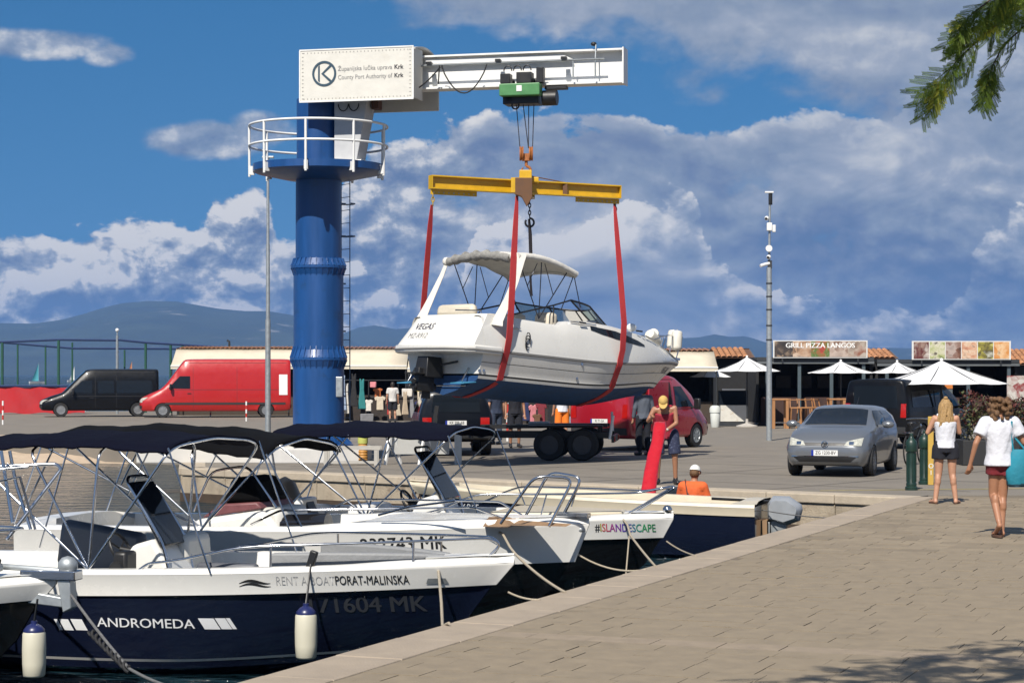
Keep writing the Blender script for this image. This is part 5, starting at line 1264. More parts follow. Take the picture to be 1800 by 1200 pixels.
# ---------------------------------------------------------------- vans
def van(name, label, o, ang, paint, L, H, W, kind, plate_s=None, side_door=False, dark_glass_rear=True, ws=True):
    r = thing(name, label, 'van', (o[0], o[1], 0), ang); w = W/2
    nose = 1.05 if kind == 'big' else (1.15 if kind == 'bus' else .9); hz = 1.25 if kind == 'big' else (1.08 if kind == 'bus' else 1.16); belt = 1.30 if kind == 'big' else 1.08; rw = w*.84
    st = [(0,.42,w*.92,.8,w*.95,belt,w*.94,H*.97,rw*.93),(.05,.35,w*.97,.8,w*.99,belt,w*.98,H*.995,rw),(.5,.30,w*.98,.8,w,belt,w*.99,H,rw*1.01),(L*.5,.30,w*.98,.8,w,belt,w*.99,H,rw*1.01),(L-nose-1.25,.30,w*.98,.8,w,belt,w*.99,H*.995,rw),(L-nose-.95,.30,w*.98,.8,w,belt,w*.985,H*.965,rw*.98),
          (L-nose-.2,.30,w*.98,.8,w,belt*.99,w*.97,hz+.38,rw*1.02),(L-nose+.12,.30,w*.98,.78,w*.99,belt*.94,w*.93,hz+.06,rw),(L-.5,.30,w*.95,.74,w*.96,hz*.84,w*.86,hz*.90,rw*.88),(L-.12,.32,w*.84,.66,w*.86,hz*.70,w*.76,hz*.75,rw*.76),(L,.42,w*.62,.6,w*.64,hz*.62,w*.6,hz*.66,rw*.6)]
    wb0, wb1 = (1.15, L-1.05) if kind == 'big' else (.98, L-.95)
    b, bv = body(r, st, paint, (wb0, wb1), .40, 3, wy=w*.74)
    patch('windscreen', dark_glass, r, bv, [(L-nose-.02,-rw*.88,6),(L-nose-.02,rw*.88,6),(L-nose-.92,rw*.86,6),(L-nose-.92,-rw*.86,6)], (0,0,-1), 8, 8, .008)
    top = min(H*.84, belt+.62)
    for sg in (-1, 1):
        patch('cab_window', dark_glass, r, bv, [(L-nose-.25,sg*4,belt+.06),(L-nose-1.25,sg*4,belt+.04),(L-nose-1.25,sg*4,top),(L-nose-.78,sg*4,top)], (0,-sg,0), 6, 4, .010)
        patch('headlamp', lamp_m, r, bv, [(9,sg*w*.50,hz*.56),(9,sg*w*.82,hz*.56),(9,sg*w*.86,hz*.76),(9,sg*w*.62,hz*.70)], (-1,0,0), 6, 4, .012)
        m = MB(); m.box((L-nose-.35,sg*(w+.16),belt+.12), (.10,.18,.30)); m.bar((L-nose-.38,sg*w*.9,belt),(L-nose-.36,sg*(w+.12),belt+.05),.06); m.build('mirror', black, r, 30, bevel=.03)
        patch('side_trim', trimm, r, bv, [(L-nose-.1,sg*4,.60),(.25,sg*4,.60),(.25,sg*4,.70),(L-nose-.1,sg*4,.70)], (0,-sg,0), 20, 1, .012) if kind == 'big' else None
        for x in (L-nose-1.38, L*.36): patch('door_seam', trimm, r, bv, [(x,sg*4,.45),(x-.012,sg*4,.45),(x-.012,sg*4,H*.86),(x,sg*4,H*.86)], (0,-sg,0), 1, 8, .004)
        patch('door_handle', black, r, bv, [(L-nose-1.12,sg*4,belt-.2),(L-nose-1.30,sg*4,belt-.2),(L-nose-1.30,sg*4,belt-.16),(L-nose-1.12,sg*4,belt-.16)], (0,-sg,0), 2, 1, .02)
        patch('tail_lamp', tail_m, r, bv, [(-9,sg*w*.76,.85),(-9,sg*w*.93,.85),(-9,sg*w*.93,1.22),(-9,sg*w*.78,1.22)], (1,0,0), 3, 4, .012)
        if kind == 'bus':
            patch('side_window', dark_glass, r, bv, [(L-nose-1.5,sg*4,belt+.04),(L*.38,sg*4,belt+.04),(L*.38,sg*4,top),(L-nose-1.5,sg*4,top)], (0,-sg,0), 6, 4, .010); patch('side_window', dark_glass, r, bv, [(L*.36,sg*4,belt+.04),(.3,sg*4,belt+.04),(.34,sg*4,top),(L*.36,sg*4,top)], (0,-sg,0), 6, 4, .010)
        for x in (wb0, wb1): wheel(r, x, sg*(w-.13), .34, .22, alloy if kind != 'work' else galv, 8)
    for sg in (-1, 1):
        for z_ in ((belt-.02, belt+.0) if kind != 'bus' else (belt-.12, belt-.10)): patch('body_crease', trimm, r, bv, [(L-nose-.3,sg*4,z_),(.3,sg*4,z_),(.3,sg*4,z_+.008),(L-nose-.3,sg*4,z_+.008)], (0,-sg,0), 16, 1, .003)
        patch('roof_gutter', trimm, r, bv, [(L-nose-1.2,sg*4,H*.93),(.2,sg*4,H*.93),(.2,sg*4,H*.93+.014),(L-nose-1.2,sg*4,H*.93+.014)], (0,-sg,0), 16, 1, .004)
    patch('fuel_flap', trimm, r, bv, [(.9,-4,.98),(.72,-4,.98),(.72,-4,1.0),(.9,-4,1.0)], (0,1,0), 2, 1, .004)
    if dark_glass_rear: patch('rear_window', dark_glass, r, bv, [(-9,-rw*.82,belt+.02),(-9,rw*.82,belt+.02),(-9,rw*.76,H*.90),(-9,-rw*.76,H*.90)], (1,0,0), 6, 4, .012)
    patch('rear_bumper', trimm, r, bv, [(-9,-w*.92,.42),(-9,w*.92,.42),(-9,w*.92,.60),(-9,-w*.92,.60)], (1,0,0), 8, 2, .03); patch('front_bumper', trimm, r, bv, [(9,-w*.8,.34),(9,w*.8,.34),(9,w*.84,.56),(9,-w*.84,.56)], (-1,0,0), 10, 2, .02)
    patch('grille', black, r, bv, [(9,-w*.46,hz*.54),(9,w*.46,hz*.54),(9,w*.5,hz*.64),(9,-w*.5,hz*.64)], (-1,0,0), 8, 2, .012)
    if plate_s: plate(r, bv, (-1, 0, .78), (1,0,0), plate_s)
    if side_door:
        m = MB(); x0, x1 = L*.40, L-nose-1.42
        patch('door_opening_shade', M('van_interior_shade', (.010,.009,.009), .9), r, bv, [(x1,-4,.52),(x0,-4,.52),(x0,-4,H*.90),(x1,-4,H*.90)], (0,1,0), 6, 6, .006)  # near-black panel on the closed side, painted as the shade inside the doorway
        m.prism([(x0-1.0,.5),(x0+.05,.5),(x0+.05,H*.91),(x0-1.0,H*.91)], .05, Matrix.Translation((0,-w-.07,0))); m.build('sliding_door', paint, r, 30, bevel=.02)
    return r, bv
red_p = M('red_van_paint', (.42,.012,.012), .32, var=.03, coat=.5); dred = M('dark_red_paint', (.34,.010,.022), .3, var=.03, coat=.7); blackp = M('black_paint', (.003,.0035,.005), .35, var=.03, coat=.15, spec=.25)
fw = Vector((-.985,-.17)).normalized()
nose = Vector(((246-900)/F*95.5, 95.5)); o = nose-fw*6.95; rv, rbv = van('panel_van', 'tall red panel van with black side trim behind the crane pillar', o, atan2(fw.y, fw.x), red_p, 6.95, 2.72, 1.99, 'big')
patch('notice_panel', white_paint, rv, rbv, [(.55,4,1.05),(.16,4,1.05),(.16,4,2.0),(.55,4,2.0)], (0,-1,0), 3, 4, .012)
nose = Vector(((70-900)/F*97, 97)); fw2 = Vector((-.97,-.24)).normalized(); o = nose-fw2*5.5; van('minibus', 'black minibus beside the red banner fence', o, atan2(fw2.y, fw2.x), blackp, 5.5, 2.26, 1.93, 'bus')
ang = radians(56); c = Vector(((1108-900)/F*53.3, 53.3)); lf = Vector((-sin(ang), cos(ang))); o = c+lf*.95
van('delivery_van', 'dark red van with open sliding door behind the man in red', o, ang, dred, 4.6, 2.0, 1.86, 'work', 'RI 71-SA', True, False)
ang = radians(55); c = Vector(((1597-900)/F*54.5, 54.5)); lf = Vector((-sin(ang), cos(ang))); o = c+lf*.95
van('people_carrier', 'black people carrier seen from behind, next to silver hatchback', o, ang, blackp, 4.8, 1.88, 1.9, 'bus', None)
# ---------------------------------------------------------------- towing car and boat trailer
def suv():
    o = P(802, 690, 50.2); r = thing('off_road_car', 'dark off-road car with red tail lamps left of the boat trailer', 'car', (o.x, 50.0, 0), radians(96))
    st = [(0,.5,.78,.8,.84,1.0,.82,1.45,.64),(.06,.42,.86,.8,.90,1.02,.88,1.58,.68),(.5,.34,.88,.8,.92,1.02,.9,1.64,.70),(1.9,.34,.88,.8,.92,1.0,.9,1.66,.70),(2.6,.34,.88,.8,.92,1.0,.9,1.52,.70),(3.1,.34,.88,.8,.92,.99,.88,1.12,.74),(3.9,.34,.86,.75,.9,.92,.84,.98,.70),(4.3,.4,.74,.7,.78,.8,.72,.84,.6)]
    p = M('dark_blue_paint', (.005,.007,.012), .35, var=.03, coat=.15, spec=.3); b, bv = body(r, st, p, (.85, 3.45), .40, 3, wy=.68)
    patch('rear_window', dark_glass, r, bv, [(-9,-.6,1.08),(-9,.6,1.08),(-9,.55,1.5),(-9,-.55,1.5)], (1,0,0), 6, 4, .012); patch('rear_bumper', trimm, r, bv, [(-9,-.82,.46),(-9,.82,.46),(-9,.82,.66),(-9,-.82,.66)], (1,0,0), 6, 2, .03)
    for sg in (-1, 1):
        patch('tail_lamp', tail_m, r, bv, [(-9,sg*.60,.70),(-9,sg*.82,.70),(-9,sg*.82,.95),(-9,sg*.60,.95)], (1,0,0), 3, 3, .014)
        patch('side_window', dark_glass, r, bv, [(2.9,sg*4,1.06),(.4,sg*4,1.06),(.5,sg*4,1.5),(2.4,sg*4,1.5)], (0,-sg,0), 8, 4, .01)
        for x in (.85, 3.45): wheel(r, x, sg*.80, .37, .24, darkrim, 6)
    plate(r, bv, (-1,.0,.82), (1,0,0), 'KK 208-AB')
suv()
def trailer():
    ang = radians(174); r = thing('boat_trailer', 'empty black boat trailer with twin wheels under the hanging cruiser', 'trailer', (.40, 48.7, 0), ang)
    m = MB()
    for y in (-.75, .75): m.bar((-2.0,y*.98,.58),(1.5,y*.9,.58),.10,.13); m.bar((1.5,y*.9,.58),(2.7,0,.55),.10,.12)
    for x in (-1.9,-.9,.3,1.3): m.bar((x,-.8,.56),(x,.8,.56),.09,.09)
    for y in (-.45,.45): m.bar((-1.9,y,.80),(1.2,y,.76),.12,.08)
    for x in (-1.7,-.5,.9):
        for y in (-.45,.45): m.bar((x,y,.58),(x,y,.78),.06)
    m.bar((2.3,0,.6),(2.2,0,1.25),.10); m.box((-2.05,0,.5), (.06,2.0,.16)); pieces(m, 'chassis', black, r, 0)
    for y in (-1.0, 1.0):
        MB().box((-.95,y,.80), (1.75,.28,.05)).build('mudguard', black, r, 20, bevel=.02)
        for x in (-1.35, -.58): wheel(r, x, y, .37, .25, darkrim, 6)
    q = MB(); q.tube([(-1.98,.98,.5),(-2.06,1.0,1.05)], .035, 8); q.tube([(-1.95,-.95,.5),(-1.92,-.98,1.1)], .03, 8); pieces(q, 'guide_post', white_paint, r)
    for y in (-.8,.8): MB().box((-2.09,y,.5), (.03,.22,.12)).build('tail_lamp', tail_m, r, 0)
    MB().box((-.2,-.6,.82), (.5,.3,.1)).build('roller', galv, r, 0)
trailer()
# ================================================================ people
def fuse(mb, voxel, smooth_it=4):
    """melt overlapping limbs into one continuous skin"""
    me = mb.mesh('fuse'); o = bpy.data.objects.new('fuse', me); COL.objects.link(o)
    m = o.modifiers.new('r', 'REMESH'); m.mode = 'VOXEL'; m.voxel_size = voxel; m.use_smooth_shade = True
    s = o.modifiers.new('s', 'SMOOTH'); s.factor = .5; s.iterations = smooth_it
    dg = bpy.context.evaluated_depsgraph_get(); res = bpy.data.meshes.new_from_object(o.evaluated_get(dg)); bpy.data.objects.remove(o); bpy.data.meshes.remove(me)
    res.polygons.foreach_set('use_smooth', [True]*len(res.polygons)); return res
def put_mesh(name, me, mat, parent):
    me.materials.clear(); me.materials.append(mat); o = bpy.data.objects.new(name, me); COL.objects.link(o); o.parent = parent; return o
V = Vector
def stand(h=1.7, spread=.09):
    k = h/1.7
    J = dict(pel=V((0,0,.93)), wst=V((0,0,1.08)), che=V((0,0,1.28)), nek=V((0,-.01,1.46)), hed=V((0,.02,1.585)), sl=V((-.175,0,1.39)), sr=V((.175,0,1.39)), el=V((-.235,-.02,1.12)), er=V((.235,-.02,1.12)), wl=V((-.25,.05,.87)), wr=V((.25,.05,.87)),
             hl=V((-spread,0,.90)), hr=V((spread,0,.90)), kl=V((-spread-.01,.02,.49)), kr=V((spread+.01,.02,.49)), al=V((-spread-.01,-.03,.09)), ar=V((spread+.01,-.03,.09)), tl=V((-spread-.03,.15,.03)), tr=V((spread+.03,.15,.03)))
    return {a: b*k for a, b in J.items()}
def spine_R(J):
    return (J['che']-J['pel']).to_track_quat('Z', 'Y').to_matrix()
def hand(m, e, w, curl=.5, thumb=1):
    d = (w-e).normalized(); sd = d.cross(V((0,1,0))); sd = sd.normalized() if sd.length > .2 else V((1,0,0)); nn = sd.cross(d).normalized()
    p = w+d*.045; m.capsule(w, w+d*.075, .026, .030, 8, 3); m.ball(p, (.016,.034,.045), 10, R=Matrix((nn, sd, d)).transposed())
    for i, ln in enumerate((.062,.072,.068,.052)):
        a = w+d*.085+sd*(-.030+.020*i); b = a+d*ln*.5+nn*ln*.25*curl; c = b+(d*(1-curl)+nn*curl).normalized()*ln*.5
        m.capsule(a, b, .0095, .009, 6, 2); m.capsule(b, c, .009, .0075, 6, 2)
    a = w+d*.02-sd*.030*thumb; b = a+d*.035-sd*.022*thumb+nn*.012; m.capsule(a, b, .012, .010, 6, 2); m.capsule(b, b+d*.03+nn*.012, .010, .008, 6, 2)
def human(r, J, sk, female=False, k=1., feet=True, curl=.5):
    m = MB(); R = spine_R(J); f = .93 if female else 1.
    m.ball(J['pel'], (.158*(1.04 if female else 1),.115,.13), 16, R=R); m.ball(J['wst'], (.128*f,.098,.16), 16, R=R); m.ball(J['che'], (.165*f,.112,.185), 16, R=R)
    m.capsule(J['sl'].lerp(J['che'],.15), J['sr'].lerp(J['che'],.15), .062*f, .062*f, 10); m.capsule(J['nek']-V((0,0,.05)), J['hed']-V((0,0,.03)), .055*f, .052*f, 10)
    hd = (J['hed']-J['nek']).normalized(); hR = J.get('hR') or Matrix.Identity(3)
    H = J['hed']; m.ball(H, (.075,.093,.112), 16, R=hR); m.ball(H+hR@V((0,.035,-.055)), (.052,.055,.055), 12, R=hR); m.ball(H+hR@V((0,.100,-.012)), (.012,.018,.022), 8, R=hR)
    for s in (-1, 1): m.ball(H+hR@V((s*.076,-.005,-.01)), (.012,.022,.032), 8, R=hR); m.ball(H+hR@V((s*.03,.086,.018)), (.014,.008,.009), 8, R=hR)
    m.ball(H+hR@V((0,.088,-.058)), (.022,.008,.007), 8, R=hR)
    for s in 'lr':
        m.capsule(J['s'+s], J['e'+s], .052*f, .040*f, 10); m.capsule(J['e'+s], J['w'+s], .040*f, .028*f, 10); hand(m, J['e'+s], J['w'+s], curl, 1 if s == 'r' else -1)
        m.capsule(J['h'+s], J['k'+s], .088, .058, 12); m.capsule(J['k'+s], J['a'+s], .056, .037, 12); cf = J['k'+s].lerp(J['a'+s], .28); m.ball(cf-V((0,.018,0)), (.052,.055,.11), 10)
        if feet:
            m.capsule(J['a'+s]-V((0,.03,.045)), J['t'+s], .036, .028, 10)
            for q in range(5): td = (J['t'+s]-J['a'+s]); td.z = 0; td.normalize(); sd = V((td.y,-td.x,0)); m.capsule(J['t'+s]+sd*(-.028+.014*q)*1.2, J['t'+s]+sd*(-.03+.015*q)*1.2+td*(.04-.005*abs(q-2)), .011, .009, 6, 2)
    return put_mesh('body', fuse(m, .0105, 3), sk, r)
def torso_cloth(J, g, female=False, top=.0, hem=.0, straps=False):
    m = MB(); R = spine_R(J); f = .93 if female else 1.; ring = []
    for t, w, d in ((-.02,.155*f+g*1.5,.122+g*1.4),(.12,.150*f+g*1.3,.116+g*1.2),(.35,.138*f+g,.106+g),(.65,.146*f+g,.108+g),(.95,.160*f+g,.112+g),(1.15,.160*f+g,.108+g),(1.36,.135*f+g,.088+g*.8),(1.46,.10*f,.07)):
        if straps and t > 1.2: continue
        c = J['pel'].lerp(J['che'], t) if t <= 1 else J['che']+(J['che']-J['pel'])*(t-1); c = c+V((0,0,-hem*max(0, 1-t))); ring.append([c+R@V((w*cos(2*pi*j/24)*(1+.03*sin(3*j+t*9)), d*sin(2*pi*j/24)*(1+.03*sin(4*j+t*7)), 0)) for j in range(24)])
    m.loft(ring)
    if not straps: m.capsule(J['sl'].lerp(J['che'],.10), J['sr'].lerp(J['che'],.10), .064*f+g, .064*f+g, 12)
    else:
        for s in 'lr': m.capsule(J['che']+V((-.09 if s == 'l' else .09,0,.12)), J['s'+s].lerp(J['nek'],.35)+V((0,0,.02)), .05, .035, 8)
    return m
def sleeve(m, J, s, frac, r0, r1):
    a = J['s'+s]; b = a.lerp(J['e'+s], frac) if frac <= 1 else J['e'+s]; m.capsule(a, a.lerp(b,.5), r0, (r0+r1)/2, 12); m.tube([a, b], r0, 14, r2=r1)
    if frac > 1: m.tube([J['e'+s]-(J['e'+s]-a)*.08, J['e'+s].lerp(J['w'+s], frac-1)], r1, 14, r2=r1*.85)
def legs_cloth(J, g, frac, r0, r1, top=.06):
    m = MB(); R = spine_R(J); ring = []
    for t, w, d in ((-.28,.158+g,.118+g),(-.1,.166+g,.125+g),(.1,.160+g,.118+g),(.3,.142+g,.108+g)): c = J['pel'].lerp(J['che'], t); ring.append([c+R@V((w*cos(2*pi*j/20), d*sin(2*pi*j/20), 0)) for j in range(20)])
    m.loft(ring)
    for s in 'lr':
        b = J['h'+s].lerp(J['k'+s], min(1, frac)); m.capsule(J['h'+s], J['h'+s].lerp(b,.3), r0, r0, 12); m.tube([J['h'+s], b], r0, 16, r2=r1)
        if frac > 1: m.capsule(J['k'+s], J['k'+s], r1, r1, 12); m.tube([J['k'+s], J['k'+s].lerp(J['a'+s], frac-1)], r1, 14, r2=r1*.8)
    return m
def shoes(r, J, mat, sandal=False):
    m = MB()
    for s in 'lr':
        a, t = J['a'+s], J['t'+s]; d = (t-a); d.z = 0; d.normalize(); c = (a-d*.04+t+d*.05)/2; ang = atan2(d.y, d.x); ln = (t-a).length+.12
        if sandal:
            z = min(t.z, a.z-.05)-.028; rings = []
            for zz in (z-.012, z+.012): rings.append([V((c.x+cos(ang)*ln/2*cos(q)-sin(ang)*.047*sin(q), c.y+sin(ang)*ln/2*cos(q)+cos(ang)*.047*sin(q), zz)) for q in [2*pi*j/16 for j in range(16)]])
            m.loft(rings); m.tube([t+V((-.045*sin(ang)*-1,-.045*cos(ang),-.02)), t+V((0,0,.035)), t+V((.045*sin(ang)*-1,.045*cos(ang),-.02))], .009, 6)
        else: m.capsule(a-d*.03-V((0,0,.035)), t+d*.03+V((0,0,.012)), .052, .042, 12); m.capsule(a-V((0,0,.03)), a+V((0,0,.04)), .046, .042, 10)
    return [put_mesh('shoe', fuse(m, .010, 2), mat, r)] if not sandal else pieces(m, 'sandal', mat, r)
def cap(r, J, mat, brim=1):
    hR = J.get('hR') or Matrix.Identity(3); H = J['hed']; m = MB(); rings = []
    for ph in (0,.25,.5,.8,1.1,1.4,1.55): rings.append([H+hR@V((cos(ph)*.088*cos(q), cos(ph)*.107*sin(q), .028+.098*sin(ph))) for q in [2*pi*j/22 for j in range(22)]])
    m.loft(rings); rings = []
    if brim:
        for zz in (.030, .040): rings.append([H+hR@V((.078*cos(q), .07+.115*max(0, sin(q))*1.0, zz-.03*max(0,sin(q)))) for q in [pi*j/12 for j in range(13)]])
        m.loft(rings)
    return m.build('cap', mat, r, 60)
def hair(r, J, mat, kind='short', seed=1):
    rnd = random.Random(seed); hR = J.get('hR') or Matrix.Identity(3); H = J['hed']; m = MB()
    if kind != 'capped': m.ball(H+hR@V((0,-.015,.018)), (.088,.100,.112), 16, R=hR)
    else: m.ball(H+hR@V((0,-.025,-.02)), (.080,.088,.075), 14, R=hR)
    if kind == 'long':
        for i in range(34):
            a = pi*1.12+rnd.random()*pi*.76; x, y = .085*cos(a), .095*sin(a); L = rnd.uniform(.30, .44); p = H+hR@V((x, y, .05)); pts = [p]
            for q in range(6): f = (q+1)/6; pts.append(H+V((x*(1+.55*f)+.014*sin(6*f+i), y*(1+.35*f)-.02*f+.01*cos(5*f+i), .05-L*f)))
            m.tube(pts, .021, 6, r2=.009)
    if kind == 'curly':
        for i in range(90):
            a = rnd.random()*2*pi; zz = rnd.uniform(-.17, .10); rr = .085+.05*rnd.random()*(1 if zz < .05 else .5)
            if sin(a) > .35 and zz < .05: continue
            m.ball(H+hR@V((rr*1.12*cos(a), -.02+rr*sin(a), zz)), rnd.uniform(.022, .038), 7)
    if kind == 'short': m.ball(H+hR@V((0,-.03,-.03)), (.082,.085,.09), 12, R=hR)
    return put_mesh('hair', fuse(m, .009, 1 if kind == 'curly' else 2), mat, r)
def person(label, u, v, z=0., rz=0., Y=None, group=None):
    p = G(u, v, z) if Y is None else V(((u-900)/F*Y, Y, z)); return thing('person', label, 'person', (p.x, p.y, z), rz, group)
wht = M('white_cotton', (.62,.63,.68), .9, var=.06, scale=9, bump=1., bscale=9); blk_c = M('black_cotton', (.008,.009,.016), .9, var=.2); blond = M('blond_hair', (.36,.22,.085), .6, var=.35, scale=40, bump=.5, bscale=120); brown_h = M('brown_hair', (.13,.065,.025), .65, var=.4, scale=40, bump=.5, bscale=120); dark_h = M('dark_hair', (.02,.014,.01), .6, var=.3)
# woman walking away with a turquoise bag
def walker():
    r = person('person walking away in white shirt and dark red shorts with turquoise bag', 1757, 943, 0, radians(4)); J = stand(1.72, .055)
    J.update(kr=V((.05,.04,.50)), ar=V((.02,-.02,.09)), tr=V((.03,.15,.03)), kl=V((-.06,.06,.52)), al=V((-.07,-.20,.20)), tl=V((-.075,-.07,.05)), el=V((-.31,-.04,1.15)), wl=V((-.36,.02,.90)), er=V((.30,-.02,1.16)), wr=V((.30,.18,1.02)))
    human(r, J, skin_tan, True, curl=.4)
    m = torso_cloth(J, .035, True, hem=.06); sleeve(m, J, 'l', .62, .085, .090); sleeve(m, J, 'r', .62, .085, .090); put_mesh('shirt', fuse(m, .013, 3), wht, r)
    put_mesh('shorts', fuse(legs_cloth(J, .012, .36, .108, .112), .013, 3), M('dark_red_cotton', (.16,.012,.018), .85, var=.1), r)
    hair(r, J, brown_h, 'curly'); shoes(r, J, M('brown_leather', (.10,.05,.03), .7), True)
    b = thing('shoulder_bag', 'turquoise shoulder bag carried by the person in white shirt', 'bag', r.location+V((.25,-.08,.62)), radians(4))
    teal = M('turquoise_canvas', (.012,.20,.28), .8, var=.08, bump=.4, bscale=16); n = 18; rings = []
    for z, w, d in ((.0,.15,.05),(.03,.19,.07),(.2,.20,.09),(.38,.16,.075),(.46,.11,.05)): rings.append([V((w*cos(2*pi*j/n), d*sin(2*pi*j/n)+.012*sin(3*z*20+j), z)) for j in range(n)])
    MB().loft(rings).build('pouch', teal, b, 60); MB().loft([[q*1.0+V((0,0,0)) for q in [V((p.x*1.012,p.y*1.012,p.z)) for p in rg]] for rg in (rings[0], rings[1], [V((p.x,p.y,.12)) for p in rings[1]])]).build('bag_base', M('dark_teal', (.008,.045,.07), .8), b, 60)
    MB().tube([V((-.10,0,.44)), V((-.13,.0,.62)), V((-.12,.01,.80)), V((-.11,.10,.84)), V((-.06,.06,.6)), V((.06,0,.44))], .014, 6).build('bag_strap', teal, b, 60)
walker()
def blonde():
    r = person('person with long blond hair in white top and black shorts, seen from behind', 1662, 885, 0, radians(-6)); J = stand(1.62, .10)
    J.update(al=V((-.155,-.03,.085)), ar=V((.15,-.03,.085)), tl=V((-.20,.13,.03)), tr=V((.20,.13,.03)), el=V((-.27,.02,1.10)), er=V((.22,.06,1.10)), wl=V((-.12,.26,1.18)), wr=V((.10,.26,1.20)))
    human(r, J, skin, True); m = torso_cloth(J, .022, True, hem=.02, straps=True); put_mesh('tank_top', fuse(m, .013, 3), wht, r)
    put_mesh('shorts', fuse(legs_cloth(J, .014, .42, .112, .118), .013, 3), blk_c, r); hair(r, J, blond, 'long'); MB().ball(J['hed']+V((0,-.05,.125)), (.035,.035,.03), 10).build('hair_bun', blond, r); shoes(r, J, M('brown_leather', (.1,.05,.03)), True)
blonde()
def red_man():
    r = person('person in red tank top and yellow cap bending over a red bundle', 1170, 851, 0, radians(180-6)); J = stand(1.74, .13)
    # faces the camera, so local x points to picture left
    J.update(pel=V((0,-.05,.94)), wst=V((.01,0,1.09)), che=V((.02,.08,1.27)), nek=V((.03,.17,1.42)), hed=V((.035,.25,1.50)), sl=V((-.165,.10,1.39)), sr=V((.20,.12,1.37)), el=V((-.20,.14,1.12)), wl=V((.00,.30,.98)), er=V((.31,.16,1.16)), wr=V((.24,.32,1.22)), kl=V((-.17,.03,.50)), kr=V((.13,.05,.50)), al=V((-.18,-.04,.09)), ar=V((.15,-.02,.09)), tl=V((-.22,.13,.03)), tr=V((.19,.15,.03)))
    J['hR'] = Matrix.Rotation(radians(-42), 3, 'X'); human(r, J, skin_tan, curl=.8)
    m = torso_cloth(J, .030, hem=.05, straps=True); put_mesh('tank_top', fuse(m, .013, 3), M('crimson_cotton', (.30,.016,.035), .85, var=.08, bump=.4, bscale=16), r)
    put_mesh('shorts', fuse(legs_cloth(J, .016, .88, .112, .116), .013, 3), M('navy_print_cotton', (.018,.024,.06), .85, var=.1, spot=((.09,.11,.18), 26, .55, .62)), r)
    hair(r, J, dark_h, 'capped'); cap(r, J, M('yellow_cap', (.52,.34,.10), .8, var=.1)); shoes(r, J, black)
    w = J['wl']; MB().lathe([(.034,-.015),(.034,.015)], w+V((-.03,-.03,.03)), 12).build('wrist_band', white_paint, r, 60)
    # red padded bundle he steadies
    a, b = P(1160, 742, 35.3), P(1138, 876, 34.0); n = 16; rings = []; rnd = random.Random(3)
    ax = (b-a).normalized()
    for i in range(13):
        f = i/12; c = a.lerp(b, f)+V((.015*sin(f*7), 0, 0)); w = lerp(.10, .13, f)*(1 if .03 < f < .97 else .8); d = .075
        if i < 3: w *= 1.05+.08*(2-i)
        rings.append([c+V((w*cos(2*pi*j/n)*(1+.06*sin(j*2+i*.9)), d*sin(2*pi*j/n)*(1+.1*sin(j*3+i)), .012*sin(j*1.3+i*2))) for j in range(n)])
    o = MB().loft(rings).build('padded_sling', M('glossy_red_vinyl', (.46,.010,.018), .3, var=.08, bump=.8, bscale=7, coat=.3), None, 60); tag(o, 'long glossy red padded roll held upright by the person in red', 'sling')
red_man()
def sitter():
    r = person('person in orange shirt and white cap sitting in the navy launch', 1218, 886, -.30, radians(-22), Y=32.3); J = stand(1.66, .12)
    off = V((0,0,-.82)); J = {k: v+off for k, v in J.items()}
    J.update(kl=V((-.16,.42,.12)), kr=V((.16,.42,.12)), al=V((-.16,.55,-.26)), ar=V((.16,.55,-.26)), tl=V((-.18,.72,-.30)), tr=V((.18,.72,-.30)), el=V((-.24,.05,.30)), er=V((.24,.04,.30)), wl=V((-.13,.26,.20)), wr=V((.13,.26,.20)), nek=V((.01,.03,.63)), hed=V((.015,.06,.755)), che=V((0,.01,.45)))
    J['hR'] = Matrix.Rotation(radians(-14), 3, 'X'); human(r, J, skin_tan)
    m = torso_cloth(J, .030, hem=.02); sleeve(m, J, 'l', .9, .075, .07); sleeve(m, J, 'r', .9, .075, .07); put_mesh('shirt', fuse(m, .013, 3), M('orange_cotton', (.66,.115,.025), .85, var=.08, bump=.5, bscale=14), r)
    put_mesh('shorts', fuse(legs_cloth(J, .014, .9, .105, .1), .014, 3), M('coral_cotton', (.62,.10,.08), .85), r); hair(r, J, brown_h, 'capped'); cap(r, J, M('white_cap', (.70,.70,.66), .8, var=.06)); shoes(r, J, black)
    MB().tube([J['sl'].lerp(J['nek'],.4)+V((-.02,-.04,.07)), V((-.05,-.15,.45)), V((.08,-.14,.25)), V((.15,-.08,.12))], .012, 6).build('bag_strap', M('dark_strap', (.10,.03,.02), .8), r, 60)
    MB().box((.30,.12,-.02), (.14,.28,.24)).build('seat_bag', black, r, 30, bevel=.04)
sitter()
def simple(label, u, v, rz, h, shirt, bottom, frac, hairm=dark_h, longs=False, Y=None, sk=skin, arms=None):
    r = person(label, u, v, 0, radians(rz), Y); J = stand(h, .10)
    if arms: J.update(arms)
    human(r, J, sk); m = torso_cloth(J, .025, hem=.05); fr = 1.85 if longs else .7
    for s in 'lr': sleeve(m, J, s, fr, .075, .07 if not longs else .055)
    put_mesh('shirt', fuse(m, .015, 3), shirt, r); put_mesh('trousers' if frac > 1 else 'shorts', fuse(legs_cloth(J, .014, frac, .105, .085 if frac > 1 else .112), .015, 3), bottom, r); hair(r, J, hairm); shoes(r, J, black); return r
simple('person in grey shirt and black trousers beside the dark red van', 1131, 800, 20, 1.74, M('slate_shirt', (.085,.10,.13), .85, var=.1), blk_c, 1.95, longs=True)
simple('person in bright orange shorts and white shirt behind the trailer', 988, 776, 15, 1.75, wht, M('neon_orange', (.80,.19,.012), .8, var=.06), .92, Y=60.5)
